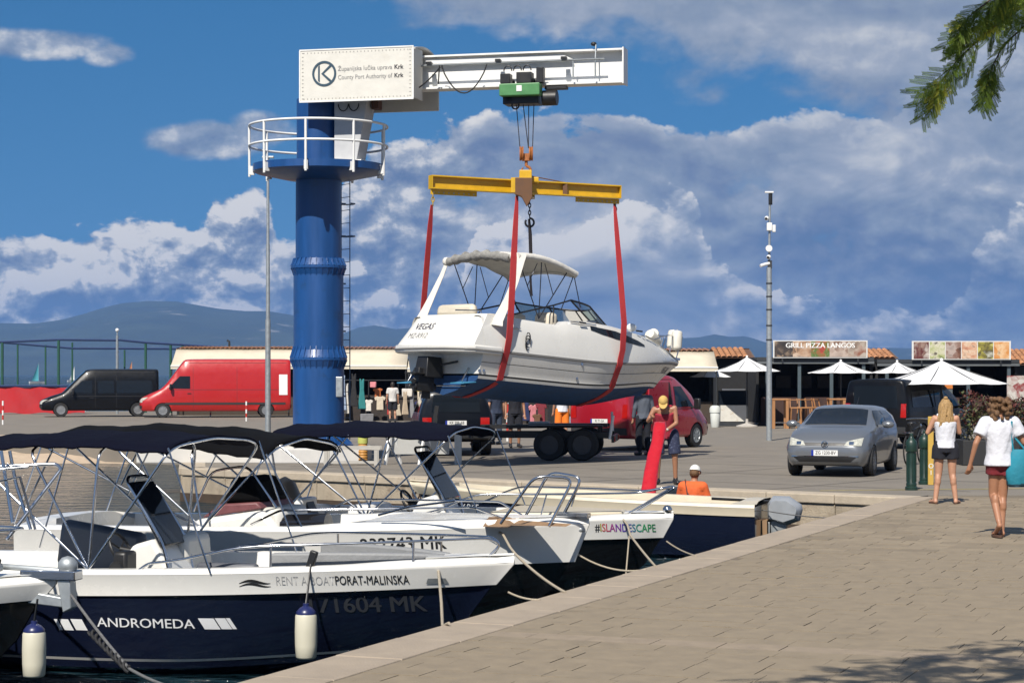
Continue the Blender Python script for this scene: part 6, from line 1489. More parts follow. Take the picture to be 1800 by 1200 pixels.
simple('person in black clothes standing between trailer and stall', 905, 790, 190, 1.78, blk_c, blk_c, .95, sk=skin_tan, Y=56.)
simple('person in pale top beside the dark off-road car', 836, 785, -50, 1.66, M('pale_top', (.52,.50,.47), .85), blk_c, 1.9, Y=57.5, sk=skin_tan, arms=dict(er=V((.33,.02,1.22)), wr=V((.2,.2,1.35))))
simple('person in dark blue shirt left of the boat trailer', 872, 790, 30, 1.72, M('dark_blue_shirt', (.02,.03,.06), .85), M('denim', (.03,.045,.08), .85), 1.9, Y=58.5)
simple('person in white shirt browsing the clothes rack behind the crane', 690, 745, 10, 1.68, M('off_white_shirt', (.55,.53,.5), .85), blk_c, .9, Y=86.)
simple('person in red shirt under the cruiser stern by the clothes rack', 778, 745, -20, 1.66, M('brick_shirt', (.32,.06,.03), .85), blk_c, 1.9, Y=86.4)
# ================================================================ stalls, kiosks, street furniture
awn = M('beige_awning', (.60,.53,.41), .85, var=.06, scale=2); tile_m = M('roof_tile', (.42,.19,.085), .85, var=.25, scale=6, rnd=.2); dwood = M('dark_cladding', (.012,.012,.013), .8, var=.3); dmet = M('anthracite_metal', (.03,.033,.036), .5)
def tiled_roof(r, x0, x1, y0, y1, z0, z1, w=.22):
    """rows of curved tiles on a single slope facing camera"""
    n = int((x1-x0)/w); m = None
    base = MB(); seg = 5; pts = []
    for i in range(seg+1): a = pi*i/seg; pts.append((-cos(a)*w*.48, sin(a)*.06))
    L = Vector((0, y1-y0, z1-z0)); k = max(2, int(L.length/.38)); me = None
    for j in range(k):
        for i in range(n):
            o = Vector((x0+w*(i+.5), y0+(y1-y0)*j/k, z0+(z1-z0)*j/k+.01)); d = L/k*1.06
            base.loft([[o+Vector((a, 0, b)) for a, b in pts], [o+d+Vector((a*.86, 0, b*.86)) for a, b in pts]], caps=False, open_ring=True)
    o = base.build('roof_tiles', tile_m, r, 50); o['kind'] = 'stuff'
    MB().add([(x0,y0,z0-.03),(x1,y0,z0-.03),(x1,y1,z1-.03),(x0,y1,z1-.03)], [(0,1,2,3)]).build('roof_deck', M('roof_deck', (.12,.06,.035), .9), r, 0)
def awning_stall(u0, u1, Y, label, vtop, vfront, extra=None):
    s = F/Y; x0, x1 = (u0-900)/s, (u1-900)/s; c = (x0+x1)/2; w = x1-x0
    zt, zf = CH+(HZ-vtop)/s, CH+(HZ-vfront)/s; r = thing('market_stall', label, 'stall', (c, Y, 0))
    a = MB(); n = 10; rows = []
    for j in range(5):
        f = j/4; rows.append([Vector((-w/2+w*i/n, 1.7*f, lerp(zf, zt, f)-.04*sin(pi*f)-.015*abs(sin(i*1.57)))) for i in range(n+1)])
    o = MB().loft(rows, caps=False, open_ring=True).build('awning', awn, r, 60); so = o.modifiers.new('t', 'SOLIDIFY'); so.thickness = .02
    MB().box((0,-.01,zf-.07), (w,.02,.16)).build('valance', M('valance', (.66,.60,.48), .85), r, 0); MB().tube([(-w/2,-.02,zf),(w/2,-.02,zf)], .03, 8).build('awning_bar', white_paint, r, 60)
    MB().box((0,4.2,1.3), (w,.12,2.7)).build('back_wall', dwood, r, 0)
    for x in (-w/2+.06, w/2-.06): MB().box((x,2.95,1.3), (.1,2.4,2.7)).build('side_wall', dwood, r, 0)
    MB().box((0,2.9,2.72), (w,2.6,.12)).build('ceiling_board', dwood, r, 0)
    m = MB()
    for x in (-w/2+.05, 0, w/2-.05): m.tube([(x,.05,0),(x,.05,zf)], .03, 6)
    pieces(m, 'pole', dmet, r)
    MB().box((0,1.6,.45), (w*.96,.9,.9)).build('counter', M('stall_counter', (.05,.035,.025), .8), r, 0)
    tiled_roof(r, -w/2, w/2, 1.6, 4.3, zt-.02, zt+.10)
    return r, x0, x1, zf
ST1 = awning_stall(300, 715, 99.5, 'clothes stall under a long beige awning behind the crane', 612, 643)
ST2 = awning_stall(1010, 1262, 82., 'souvenir stall under a beige awning behind the cruiser bow', 616, 646)
ST3 = awning_stall(716, 1008, 92., 'dim stall behind the boat trailer, hidden under the cruiser', 622, 648)
# a gabled tile roof and its neighbour rising over the stalls
def gable(u0, u1, Y, v0, v1, label, hang=.0):
    s = F/Y; x0, x1 = (u0-900)/s, (u1-900)/s; r = thing('tiled_kiosk', label, 'kiosk', ((x0+x1)/2, Y, 0)); w = x1-x0; z0, z1 = CH+(HZ-v0)/s, CH+(HZ-v1)/s
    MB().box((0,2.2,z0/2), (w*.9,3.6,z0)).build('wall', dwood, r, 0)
    tiled_roof(r, -w/2, w/2*.96, 0, 2.2, z0, z1, .24)
    MB().prism([(0,z0-.02),(2.2,z1-.04),(4.4,z0-.02)], .06, Matrix.Translation((w/2*.97,0,0))@Matrix.Rotation(pi/2,4,'Z')).build('gable_board', M('weathered_board', (.12,.10,.09), .8), r, 0)
    MB().add([(-w/2,2.2,z1),(w/2,2.2,z1),(w/2,4.4,z0),(-w/2,4.4,z0)], [(0,1,2,3)]).build('rear_slope', tile_m, r, 0)
gable(1258, 1328, 88., 628, 611, 'kiosk with orange tiled roof behind the white parasols')
gable(1518, 1580, 92., 629, 613, 'kiosk with tiled roof between the two food signs')
gable(1775, 1860, 90., 640, 614, 'kiosk with tiled roof at right edge beyond food signs')
# garments and wares in the clothes stall
rnd = random.Random(12)
GC = [('white',(.62,.58,.52)),('red',(.38,.03,.03)),('black',(.015,.015,.017)),('pink',(.62,.22,.24)),('navy',(.02,.03,.10)),('cream',(.58,.50,.38)),('orange',(.50,.14,.04)),('grey',(.22,.22,.23)),('pale blue',(.30,.38,.52)),('brown',(.16,.08,.04)),('maroon',(.18,.02,.03)),('teal',(.03,.22,.22)),('yellow',(.60,.45,.08)),('beige',(.48,.38,.27))]
USED = set()
def garment(u, v, Y, w, h, ci, kind):
    while (GC[ci][0], kind) in USED: ci = {0:5,5:13,13:7,7:8,8:0,2:9,9:10,10:2,1:6,6:1,3:12,12:3,4:11,11:4}[ci] if rnd.random() < .8 else rnd.randrange(len(GC))
    USED.add((GC[ci][0], kind)); nm, c = GC[ci]; m = M('garment_'+nm.replace(' ', '_'), c, .9, var=.15, scale=8, bump=.5, bscale=10); p = P(u, v, Y)
    if kind == 'shirt': poly = [(-.5,.38),(-.22,.5),(-.1,.44),(.1,.44),(.22,.5),(.5,.38),(.40,.16),(.28,.22),(.30,-.5),(-.30,-.5),(-.28,.22),(-.40,.16)]
    elif kind == 'dress': poly = [(-.25,.5),(-.12,.5),(0,.40),(.12,.5),(.25,.5),(.22,.12),(.45,-.5),(-.45,-.5),(-.22,.12)]
    else: poly = [(-.5,.5),(.5,.5),(.46,-.46),(.2,-.5),(-.25,-.46),(-.48,-.5)]
    o = MB().prism([(x*w, z*h) for x, z in poly], .10).build('garment', m, None, 0, bevel=.03); o.location = p; o.rotation_euler = (0, 0, rnd.uniform(-.5, .5))
    return tag(o, '%s %s hanging among wares in the clothes stall' % (nm, {'shirt': 'shirt', 'dress': 'dress', 'cloth': 'folded cloth'}[kind]), 'garment', '%s %s wares in the clothes stall' % (nm, kind))
for (u, v, w, h, ci, k) in [(603,690,.34,1.5,8,'dress'),(610,700,.25,1.3,0,'dress'),(622,685,.4,1.4,2,'dress'),(636,692,.4,1.3,2,'dress'),(656,676,.30,.25,3,'cloth'),(664,690,.45,.4,6,'shirt'),(648,712,.4,.5,0,'shirt'),(668,708,.5,.6,5,'shirt'),(684,716,.28,.6,1,'shirt'),(700,720,.3,.5,0,'dress'),(712,708,.34,1.0,0,'dress'),(724,712,.36,1.1,0,'dress'),(716,690,.5,.35,0,'cloth'),(742,682,.5,.3,3,'cloth'),(744,696,.55,.4,5,'cloth'),(756,690,.3,.6,7,'dress'),(736,715,.4,.5,4,'shirt'),(750,718,.4,.6,4,'shirt'),(765,712,.3,.5,0,'shirt'),(776,722,.34,1.0,6,'dress'),(786,728,.3,.5,5,'shirt'),(762,735,.4,.3,0,'cloth'),(738,735,.4,.3,5,'cloth'),(880,718,.5,.7,0,'shirt'),(893,722,.45,.9,0,'dress'),(645,735,.6,.4,7,'cloth'),(690,738,.5,.35,2,'cloth')]:
    garment(u, v, 88.+rnd.uniform(0, .8), w, h, ci, k)
for (u, v, w, h, ci, k) in [(800,722,.4,.8,0,'shirt'),(815,728,.4,.7,1,'dress'),(850,724,.4,.9,7,'dress'),(925,722,.4,.8,5,'dress'),(937,726,.4,.7,12,'shirt')]: garment(u, v, 83.+rnd.uniform(0, .4), w, h, ci, k)
for (u, v, w, h, ci, k) in [(952,725,.5,.9,7,'shirt'),(968,722,.4,.9,1,'shirt'),(1015,738,.7,.3,3,'cloth'),(1022,745,.8,.3,0,'cloth'),(944,738,.4,.5,4,'shirt')]: garment(u, v, 82.+rnd.uniform(0, .4), w, h, ci, k)
for (u0, u1, Yr, lab) in ((596,700,88.9,'clothes rack on wheels before the long beige awning'),(700,795,88.9,'clothes rack under the cruiser stern'),(795,975,83.6,'clothes rack behind the boat trailer')):
    xa, xb = (u0-900)/F*Yr, (u1-900)/F*Yr; r = thing('clothes_rack', lab, 'rack', ((xa+xb)/2, Yr, 0)); w = xb-xa; MB().tube([(-w/2,0,1.75),(w/2,0,1.75)], .02, 6).build('rail', dmet, r); MB().tube([(-w/2,0,1.0),(w/2,0,1.0)], .02, 6).build('rail', dmet, r)
    for x in (-w/2, 0, w/2): MB().tube([(x,0,0),(x,0,1.77)], .02, 6).build('upright', dmet, r)
    MB().box((0,.25,.55), (w,.4,1.1)).build('display_box', M('display_dark', (.03,.022,.018), .8, var=.5, scale=6), r, 0)
# ---------------------------------------------------------------- food kiosks with picture signs
def food_mat(name, cols, sc, seed):
    m = bpy.data.materials.new(name); m.use_nodes = True; nt = m.node_tree; b = nt.nodes['Principled BSDF']; b.inputs['Roughness'].default_value = .5
    tc = node(nt, 'ShaderNodeTexCoord'); mp = node(nt, 'ShaderNodeMapping'); mp.inputs['Location'].default_value = (seed, seed*2.3, seed*.7); nt.links.new(tc.outputs['Object'], mp.inputs[0])
    v = node(nt, 'ShaderNodeTexVoronoi'); v.inputs['Scale'].default_value = sc; nt.links.new(mp.outputs[0], v.inputs['Vector']); s = node(nt, 'ShaderNodeSeparateColor'); nt.links.new(v.outputs['Color'], s.inputs[0])
    n = node(nt, 'ShaderNodeTexNoise'); n.inputs['Scale'].default_value = sc*.45; n.inputs['Detail'].default_value = 4; nt.links.new(mp.outputs[0], n.inputs['Vector'])
    f = mth(nt, 'ADD', mth(nt, 'MULTIPLY', s.outputs[0], .45), mapr(nt, n.outputs[0], .3, .7, 0, .55, False)); rp = node(nt, 'ShaderNodeValToRGB'); rp.color_ramp.interpolation = 'LINEAR'; nt.links.new(f, rp.inputs[0]); e = rp.color_ramp.elements
    cols = [tuple(q**1.25*.85 for q in c) for c in cols]; e[0].color = (*cols[0], 1); e[1].color = (*cols[-1], 1); e[1].position = .95
    for i, c in enumerate(cols[1:-1]): q = e.new((i+1)/(len(cols)-1)); q.color = (*c, 1)
    nt.links.new(rp.outputs[0], b.inputs['Base Color']); return m
FOOD = [[(.55,.50,.42),(.40,.30,.25),(.15,.03,.03),(.6,.55,.5)],[(.08,.12,.04),(.45,.48,.25),(.65,.62,.50),(.12,.10,.08)],[(.01,.01,.015),(.25,.13,.09),(.5,.42,.38),(.02,.015,.015)],[(.30,.06,.04),(.62,.38,.26),(.70,.55,.42),(.2,.07,.05)],[(.42,.46,.40),(.55,.50,.12),(.12,.10,.04),(.6,.6,.52)],[(.45,.16,.04),(.62,.30,.09),(.75,.55,.35),(.05,.05,.06)]]
def kiosk(u0, u1, Y, vroof, label):
    s = F/Y; x0, x1 = (u0-900)/s, (u1-900)/s; w = x1-x0; zr = CH+(HZ-vroof)/s; r = thing('food_kiosk', label, 'kiosk', ((x0+x1)/2, Y, 0))
    MB().box((0,1.6,zr-.06), (w,3.6,.14)).build('flat_roof', dmet, r, 0); MB().box((0,-.22,zr-.20), (w,.04,.10)).build('fascia', M('grey_fascia', (.10,.11,.115), .5), r, 0)
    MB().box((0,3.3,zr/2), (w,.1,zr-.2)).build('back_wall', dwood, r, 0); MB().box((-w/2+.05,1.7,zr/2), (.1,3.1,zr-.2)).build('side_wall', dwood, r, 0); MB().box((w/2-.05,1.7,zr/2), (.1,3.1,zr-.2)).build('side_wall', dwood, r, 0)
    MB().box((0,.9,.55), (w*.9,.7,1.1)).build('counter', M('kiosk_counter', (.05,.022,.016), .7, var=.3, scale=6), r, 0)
    m = MB()
    for k in range(4): m.box((-w/2+.4+(w-.8)*k/3,-.1,zr/2-.12), (.13,.10,zr-.25))
    pieces(m, 'post', M('blue_grey_post', (.06,.085,.10), .5), r, 0)
    for k in range(5): MB().box((-w/2+.6+k*(w-1.2)/4,3.0,1.7), (.6,.1,.5)).build('shelf_unit', M('menu_dim', (.06,.05,.045), .7, var=.5, scale=9), r, 0)
    return r, x0, x1
K1 = kiosk(1330, 1535, 80., 628, 'dark food kiosk under the GRILL PIZZA LANGOS sign')
K2 = kiosk(1540, 1790, 80., 632, 'dark food kiosk under the sign of six food pictures')
def sign(u0, u1, v0, v1, Y, label, panels, words=None):
    a, b = P(u0, v1, Y), P(u1, v0, Y); w, h = b.x-a.x, b.z-a.z; r = thing('sign_board', label, 'sign', ((a.x+b.x)/2, Y, a.z)); MB().box((0,.03,h/2), (w,.05,h)).build('board', M('sign_frame', (.62,.62,.60), .5), r, 0)
    n = len(panels)
    for i, fm in enumerate(panels):
        pw = (w-.10)/n; MB().box((-w/2+.05+pw*(i+.5),.0,h/2), (pw-.035 if words is None else pw-.002,.014,h-.08)).build('food_picture', fm, r, 0)
    for k in (-1, 1): MB().bar((k*w*.4,.06,-.15),(k*w*.4,.06,h*.5),.05).build('sign_support', dmet, r, 0)
    if words: text(words, .27, M('sign_white', (.80,.80,.78), .5), r, (0,-.012,h*.70), (1,0,0), bold=.02, extr=.003, sx=1.02)
fm = [food_mat('food_%d' % i, c, 7 if i in (1,3) else 4.5, i*3.7) for i, c in enumerate(FOOD)]
fm2 = [food_mat('food_banner_%d' % i, c, 5, i*2.9+20) for i, c in enumerate([[(.03,.03,.035),(.10,.08,.07),(.55,.42,.30)],[(.02,.02,.025),(.45,.30,.2),(.62,.5,.4),(.1,.03,.03)],[(.30,.03,.03),(.50,.14,.09),(.12,.22,.06),(.58,.42,.3)],[(.35,.28,.24),(.55,.46,.40),(.2,.10,.06)],[(.22,.15,.11),(.5,.44,.38),(.30,.12,.07)]])]
sign(1359, 1525, 598, 629, 79.6, 'wide food banner reading GRILL PIZZA LANGOS on kiosk roof', fm2, 'GRILL PIZZA LANGOS')
sign(1603, 1777, 599, 632, 79.6, 'white framed board of six food photographs on kiosk roof', fm)
# parasols
par_m = M('white_parasol', (.72,.72,.72), .8, var=.03, scale=3)
def parasol(u, vt, ve, Y, hw, label, sides=8, base=True):
    top, zed = CH+(HZ-vt)/F*Y, CH+(HZ-ve)/F*Y; r = thing('parasol', label, 'parasol', ((u-900)/F*Y, Y, 0), 0, 'white parasols by the food kiosks'); rr = hw/F*Y; rot = pi/sides
    for k in range(sides):
        a0, a1 = rot+2*pi*k/sides, rot+2*pi*(k+1)/sides; g = []; n = 5
        for i in range(n+1):
            f = i/n; z = lerp(top, zed, f)-.05*sin(pi*f)
            for j in range(4): t = j/3; p = Vector((cos(a0),sin(a0),0)).lerp(Vector((cos(a1),sin(a1),0)), t)*max(.02, rr*f); g.append(Vector((p.x, p.y, z-.03*f*sin(pi*t)*0+(-.02 if j in (1,2) else 0)*f)))
        o = MB().add(g, [(i*4+j, i*4+j+1, i*4+j+5, i*4+j+4) for i in range(n) for j in range(3)]).build('canopy_panel', par_m, r, 60)
    m = MB()
    for k in range(sides): a = rot+2*pi*k/sides; m.tube([(0,0,zed-.05),(cos(a)*rr*.55,sin(a)*rr*.55,lerp(top,zed,.55)-.07)], .012, 5); m.tube([(0,0,top-.04),(cos(a)*rr,sin(a)*rr,zed-.02)], .010, 5)
    m.build('ribs', dmet, r, 60); MB().tube([(0,0,.05),(0,0,top+.03)], .028, 8).build('pole', dmet, r, 60); MB().lathe([(.42,0),(.42,.04),(.2,.10),(.06,.14),(.05,.3)], n=20).build('base', M('parasol_base', (.45,.42,.38), .8), r, 40)
    MB().ball((0,0,top+.03), (.05,.05,.05), 8).build('finial', white_paint, r)
    return r
parasol(1313, 628, 652, 78.5, 60, 'white parasol beside the pale rubbish bin')
parasol(1478, 635, 655, 77., 60, 'white parasol under the GRILL PIZZA LANGOS banner')
parasol(1577, 636, 655, 78., 48, 'white parasol between the two picture signs')
parasol(1655, 634, 674, 56., 116, 'large white parasol in front of the six food pictures', 8)
parasol(1248, 642, 662, 84., 38, 'rounded white parasol beside the souvenir stall')
# bar furniture
bw = M('bar_wood', (.36,.17,.065), .6, var=.15, scale=8, streak=.3)
def bar_table(u, v, Y, w, label):
    o = V(((u-900)/F*Y, Y, 0)); r = thing('bar_table', label, 'table', o, 0, 'wooden bar tables at the kiosk'); MB().box((0,0,1.08), (w,.7,.06)).build('table_top', bw, r, 0, bevel=.01)
    for x in (-w/2+.06, w/2-.06):
        for y in (-.29,.29): MB().box((x,y,.525), (.10,.09,1.05)).build('leg', bw, r, 0)
    for y in (-.29,.29): MB().box((0,y,.22), (w-.14,.03,.03)).build('foot_rail', steel, r, 0)
def bar_stool(u, Y, label, rz=0):
    r = thing('bar_stool', label, 'stool', ((u-900)/F*Y, Y, 0), rz, 'wooden bar stools at the kiosk'); MB().box((0,0,.76), (.40,.38,.05)).build('seat', bw, r, 0, bevel=.01)
    for x in (-1, 1):
        for y in (-1, 1): MB().bar((x*.22,y*.2,0),(x*.17,y*.16,.74),.04).build('leg', bw, r, 0)
        MB().bar((x*.17,.16,.74),(x*.17,.24,1.1),.035).build('back_post', bw, r, 0)
    MB().bar((-.19,.24,1.06),(.19,.24,1.06),.09,.03).build('back_rail', bw, r, 0); MB().bar((-.2,-.18,.25),(.2,-.18,.25),.03).build('foot_bar', bw, r, 0)
bar_table(1370, 750, 76., .62, 'wooden bar table nearest the pale rubbish bin'); bar_table(1470, 750, 76.6, .62, 'wooden bar table behind the silver hatchback')
for i, (u, q) in enumerate(((1398,'first'),(1413,'second'),(1428,'third'),(1444,'fourth'))): bar_stool(u, 76.2+.3*i, 'wooden bar stool, %s to the right of the bar table' % q, .3*i)
bn = thing('rubbish_bin', 'tall pale rubbish bin beside the parasol foot', 'bin', V(((1257-900)/F*77.5, 77.5, 0)))
MB().lathe([(.15,0),(.16,.02),(.19,.55),(.185,.56)], n=20).build('bin_body', M('bin_pale', (.58,.60,.56), .6), bn, 40); MB().lathe([(.21,.56),(.21,.72),(.17,.80),(.10,.83)], n=20).build('bin_lid', M('bin_pale', (.58,.6,.56)), bn, 40)
cn = thing('serving_counter', 'white front counter with glass display under the first parasol', 'counter', V(((1289-900)/F*79.4, 79.4, 0))); MB().box((0,0,.50), (1.05,.6,.62)).build('counter_front', M('counter_white', (.60,.58,.52), .5, spot=((.42,.36,.28), 4, .58, .66)), cn, 0); MB().box((0,.0,.10), (1.1,.55,.18)).build('plinth', dmet, cn, 0); MB().box((0,.1,1.1), (1.1,.5,.55)).build('display_glass', dark_glass, cn, 0); MB().box((0,-.16,1.42), (.9,.02,.06)).build('price_strip', white_paint, cn, 0)
# menu boards at right
for (u, v0, v1, Y, lab) in ((1784,660,705,60.,'ice cream poster board at the right edge above the hedge'),):
    a, b = P(u-14, v1, Y), P(u+18, v0, Y); r = thing('poster_board', lab, 'sign', ((a.x+b.x)/2, Y, 0)); MB().box((0,0,(a.z+b.z)/2), (b.x-a.x,.04,b.z-a.z)).build('poster', food_mat('poster_print', [(.6,.58,.55),(.30,.06,.06),(.62,.6,.56),(.25,.15,.10)], 6, 9.), r, 0); MB().tube([(0,.05,0),(0,.05,a.z+.1)], .03, 8).build('post', dmet, r)
ob = thing('menu_totem', 'orange-topped menu board behind the blond person', 'sign', V(((1656-900)/F*58, 58, 0))); MB().box((0,0,1.35), (.58,.06,1.0)).build('menu_panel', M('menu_grey', (.10,.12,.13), .6, var=.3, scale=12), ob, 0); MB().box((0,-.035,1.72), (.58,.02,.24)).build('orange_header', M('menu_orange', (.55,.17,.03), .6), ob, 0); MB().box((0,0,.42), (.5,.05,.86)).build('stand', dmet, ob, 0)
# ---------------------------------------------------------------- masts, poles, fence, bollards
def lamp_mast():
    p = V(((471-900)/F*52., 52., 0)); r = thing('lamp_post', 'slim grey lamp post left of the crane pillar', 'lamp post', p); z1 = CH+(HZ-278)/F*52.
    MB().lathe([(.11,0),(.11,.1),(.075,.12),(.066,3.4)], n=16).build('lower_shaft', galv, r, 40); MB().lathe([(.052,3.38),(.048,5.3)], n=16).build('middle_shaft', galv, r, 40); MB().lathe([(.040,5.28),(.035,z1)], n=16).build('upper_shaft', galv, r, 40)
    m = MB(); m.box((0,0,z1+.02), (.30,.10,.05)); m.build('lamp_head', galv, r, 0, bevel=.01)
lamp_mast()
def cctv():
    Y = 62.; p = V(((1352-900)/F*Y, Y, 0)); s = Y/F; r = thing('camera_mast', 'grey mast with cameras and antennas above the food kiosk', 'mast', p); z = lambda v: CH+(HZ-v)*s
    MB().lathe([(.085,0),(.08,z(470))], n=14).build('mast', galv, r, 40); m = MB()
    for v in (498, 521, 544, 572, 597): m.lathe([(.095,z(v)-.02),(.095,z(v)+.02)], n=12)
    pieces(m, 'collar', dmet, r); MB().tube([(.0,0,z(470)),(.02,0,z(355))], .035, 8).build('upper_tube', galv, r); MB().tube([(.04,0,z(360)),(.04,0,z(340))], .06, 8).build('antenna', black, r); MB().box((0,0,z(338)), (.26,.12,.05)).build('antenna_cap', white_paint, r, 0, bevel=.01)
    MB().box((.0,-.05,z(399)), (.16,.14,.24)).build('junction_box', white_paint, r, 0, bevel=.02); MB().box((.14,-.05,z(402)), (.10,.1,.22)).build('antenna_panel', white_paint, r, 0, bevel=.02); MB().lathe([(.10,-.04),(.10,.02),(.05,.06)], (-.02,-.1,z(437)), 16, 'Y').build('dish', white_paint, r, 40)
    for v, dx in ((384,-.08),(452,-.02)): MB().ball((dx,-.06,z(v)), (.07,.08,.07), 12).build('camera_dome', white_paint, r); MB().ball((dx-.02,-.11,z(v)-.01), (.045,.04,.045), 10).build('camera_eye', black, r)
    m = MB(); m.tube([(0,-.03,z(463)),(-.20,-.1,z(466)),(-.28,-.14,z(468))], .05, 10); m.build('bullet_camera', white_paint, r); MB().box((.02,0,z(465)), (.12,.12,.25)).build('bracket_box', dmet, r, 0)
cctv()
def fence():
    Y = 104.; r = thing('sports_fence', 'tall green net fence with blue cable tops and red banner', 'fence', V(((150-900)/F*Y, Y, 0))); s = Y/F; o = r.location; gm = M('green_post', (.02,.085,.055), .5); bmn = M('red_banner', (.42,.012,.018), .7, var=.1, scale=1.5, bump=.6, bscale=3); bl = M('blue_rail', (.01,.03,.10), .5)
    def q(u, v, y=Y): return P(u, v, y)-o
    for u, vt, y in ((4,602,Y),(31,604,Y+8),(80,606,Y+8),(103,598,Y),(127,602,Y+8),(206,590,Y),(219,615,Y+9),(256,602,Y+4),(300,606,Y+3),(321,608,Y+4),(312,612,Y+8),(361,612,Y+8)):
        g = q(u, vt, y); b = V((g.x, g.y, -o.z)); MB().tube([b, g], .07 if u in (4,103,206,256,300,321) else .05, 8).build('fence_post', gm if u != 206 else galv, r)
    for pts in ([(-20,602),(103,597)],[(103,597),(206,598)],[(206,597),(256,602)],[(256,602),(404,611)],[(-20,600),(31,604),(127,612),(321,613)]): MB().tube([q(u, v, Y if pts[0] != (-20,600) else Y+8) for u, v in pts], .06, 6).build('top_rail', bl, r)
    MB().ball(q(206,580), (.10,.10,.10), 8).build('lamp_ball', white_paint, r); MB().tube([q(206,590), q(206,580)], .035, 6).build('lamp_stem', galv, r); MB().tube([q(403,611), q(403,600), q(399,598)], .06, 6).build('flood_arm', dmet, r)
    a, b = q(-60, 726), q(150, 680); n = 24; rows = []
    for j in range(5): rows.append([V((lerp(a.x, b.x, i/n), -.15+.05*sin(i*1.3+j), lerp(a.z, b.z, j/4)+.04*sin(i*.9))) for i in range(n+1)])
    o_ = MB().loft(rows, caps=False, open_ring=True).build('banner', bmn, r, 60); MB().tube([V((a.x,-.16,b.z+.05)), V((b.x,-.16,b.z+.05))], .06, 6).build('banner_rail', bl, r)
fence()
def sail(u, v0, v1, Y, col, label):
    a = P(u, v1, Y); r = thing('sailing_dinghy', label, 'sailboat', (a.x, Y, WATER), radians(25)); h = (v1-v0)/F*Y; m = MB()
    rows = [[V((-.02-.32*h*f*(1-g)*.0-(.34*h)*(1-f)*g, .10*h*sin(pi*g)*(1-f)*.6, .12*h+.88*h*f)) for g in [k/6 for k in range(7)]] for f in [k/8 for k in range(9)]]
    o = MB().loft(rows, caps=False, open_ring=True).build('sail', M('sail_'+col[0], col[1], .8), r, 60); MB().tube([(0,0,.05),(0,0,h)], .04, 6).build('mast', galv, r)
    rings = []
    for i in range(9): f = i/8; w = .16*h*(1-(max(0,f-.4)/.6)**2)+.01; x = -.45*h+.75*h*f; rings.append([V((x,-w,.10*h)),V((x,-w*.7,0)),V((x,w*.7,0)),V((x,w,.10*h))])
    MB().loft(rings).build('hull', white, r, 40)
sail(68, 645, 681, 620, ('turquoise', (.06,.30,.36)), 'small turquoise sail beyond the fence at left edge'); sail(131, 647, 674, 760, ('white', (.62,.65,.64)), 'small white sail beyond the black minibus'); sail(232, 634, 668, 900, ('orange', (.5,.2,.08)), 'tiny orange sail above the black minibus roof')
def bollard(u, v, h, label):
    p = G(u, v); r = thing('bollard', label, 'bollard', p, 0, 'green iron bollards'); gm = M('bollard_green', (.007,.028,.019), .4, var=.2, coat=.15); k = h/1.15
    MB().lathe([(.13*k,0),(.13*k,.06*k),(.105*k,.08*k),(.11*k,.13*k),(.095*k,.16*k),(.092*k,.78*k)], n=16).build('shaft', gm, r, 40); MB().lathe([(.115*k,.78*k),(.125*k,.82*k),(.115*k,.90*k),(.12*k,.97*k),(.085*k,1.02*k),(.05*k,1.06*k),(.03*k,1.10*k),(.035*k,1.13*k),(.01,1.16*k)], n=16).build('head', gm, r, 40)
    m = MB()
    for q in range(8): a = 2*pi*q/8; m.box((cos(a)*.095*k, sin(a)*.095*k, .46*k), (.018*k,.018*k,.58*k), a)
    m.build('fluting', gm, r, 0)['kind'] = 'stuff'
bollard(1602, 861, .98, 'green iron bollard nearest the silver hatchback'); bollard(1625, 851, .98, 'green iron bollard beside the yellow post')
yp = thing('height_post', 'narrow yellow board post beside the blond person', 'post', G(1636, 852)); MB().box((0,0,.62), (.10,.05,1.24)).build('board', M('yellow_board', (.52,.33,.06), .6, var=.1), yp, 0, bevel=.01)
for z, ch in ((.34,'O'),(.22,'1')): text(ch, .12, white_paint, yp, (0,-.03,z), (1,0,0))
def marker(u, v, h, label):
    p = G(u, v); r = thing('marker_post', label, 'post', p, 0, 'red and white marker posts')
    for i in range(5): MB().lathe([(.035,h*i/5),(.035,h*(i+1)/5)], n=10).build('band', white_paint if i % 2 == 0 else M('marker_red', (.5,.03,.02), .6), r, 40)
marker(5, 746, .95, 'red and white marker post at left edge below the banner'); marker(433, 740, .85, 'red and white marker post in front of the red panel van'); marker(370, 733, .5, 'short red marker post under the red panel van'); marker(892, 775, 1.4, 'red and white marker post beside the boat trailer')
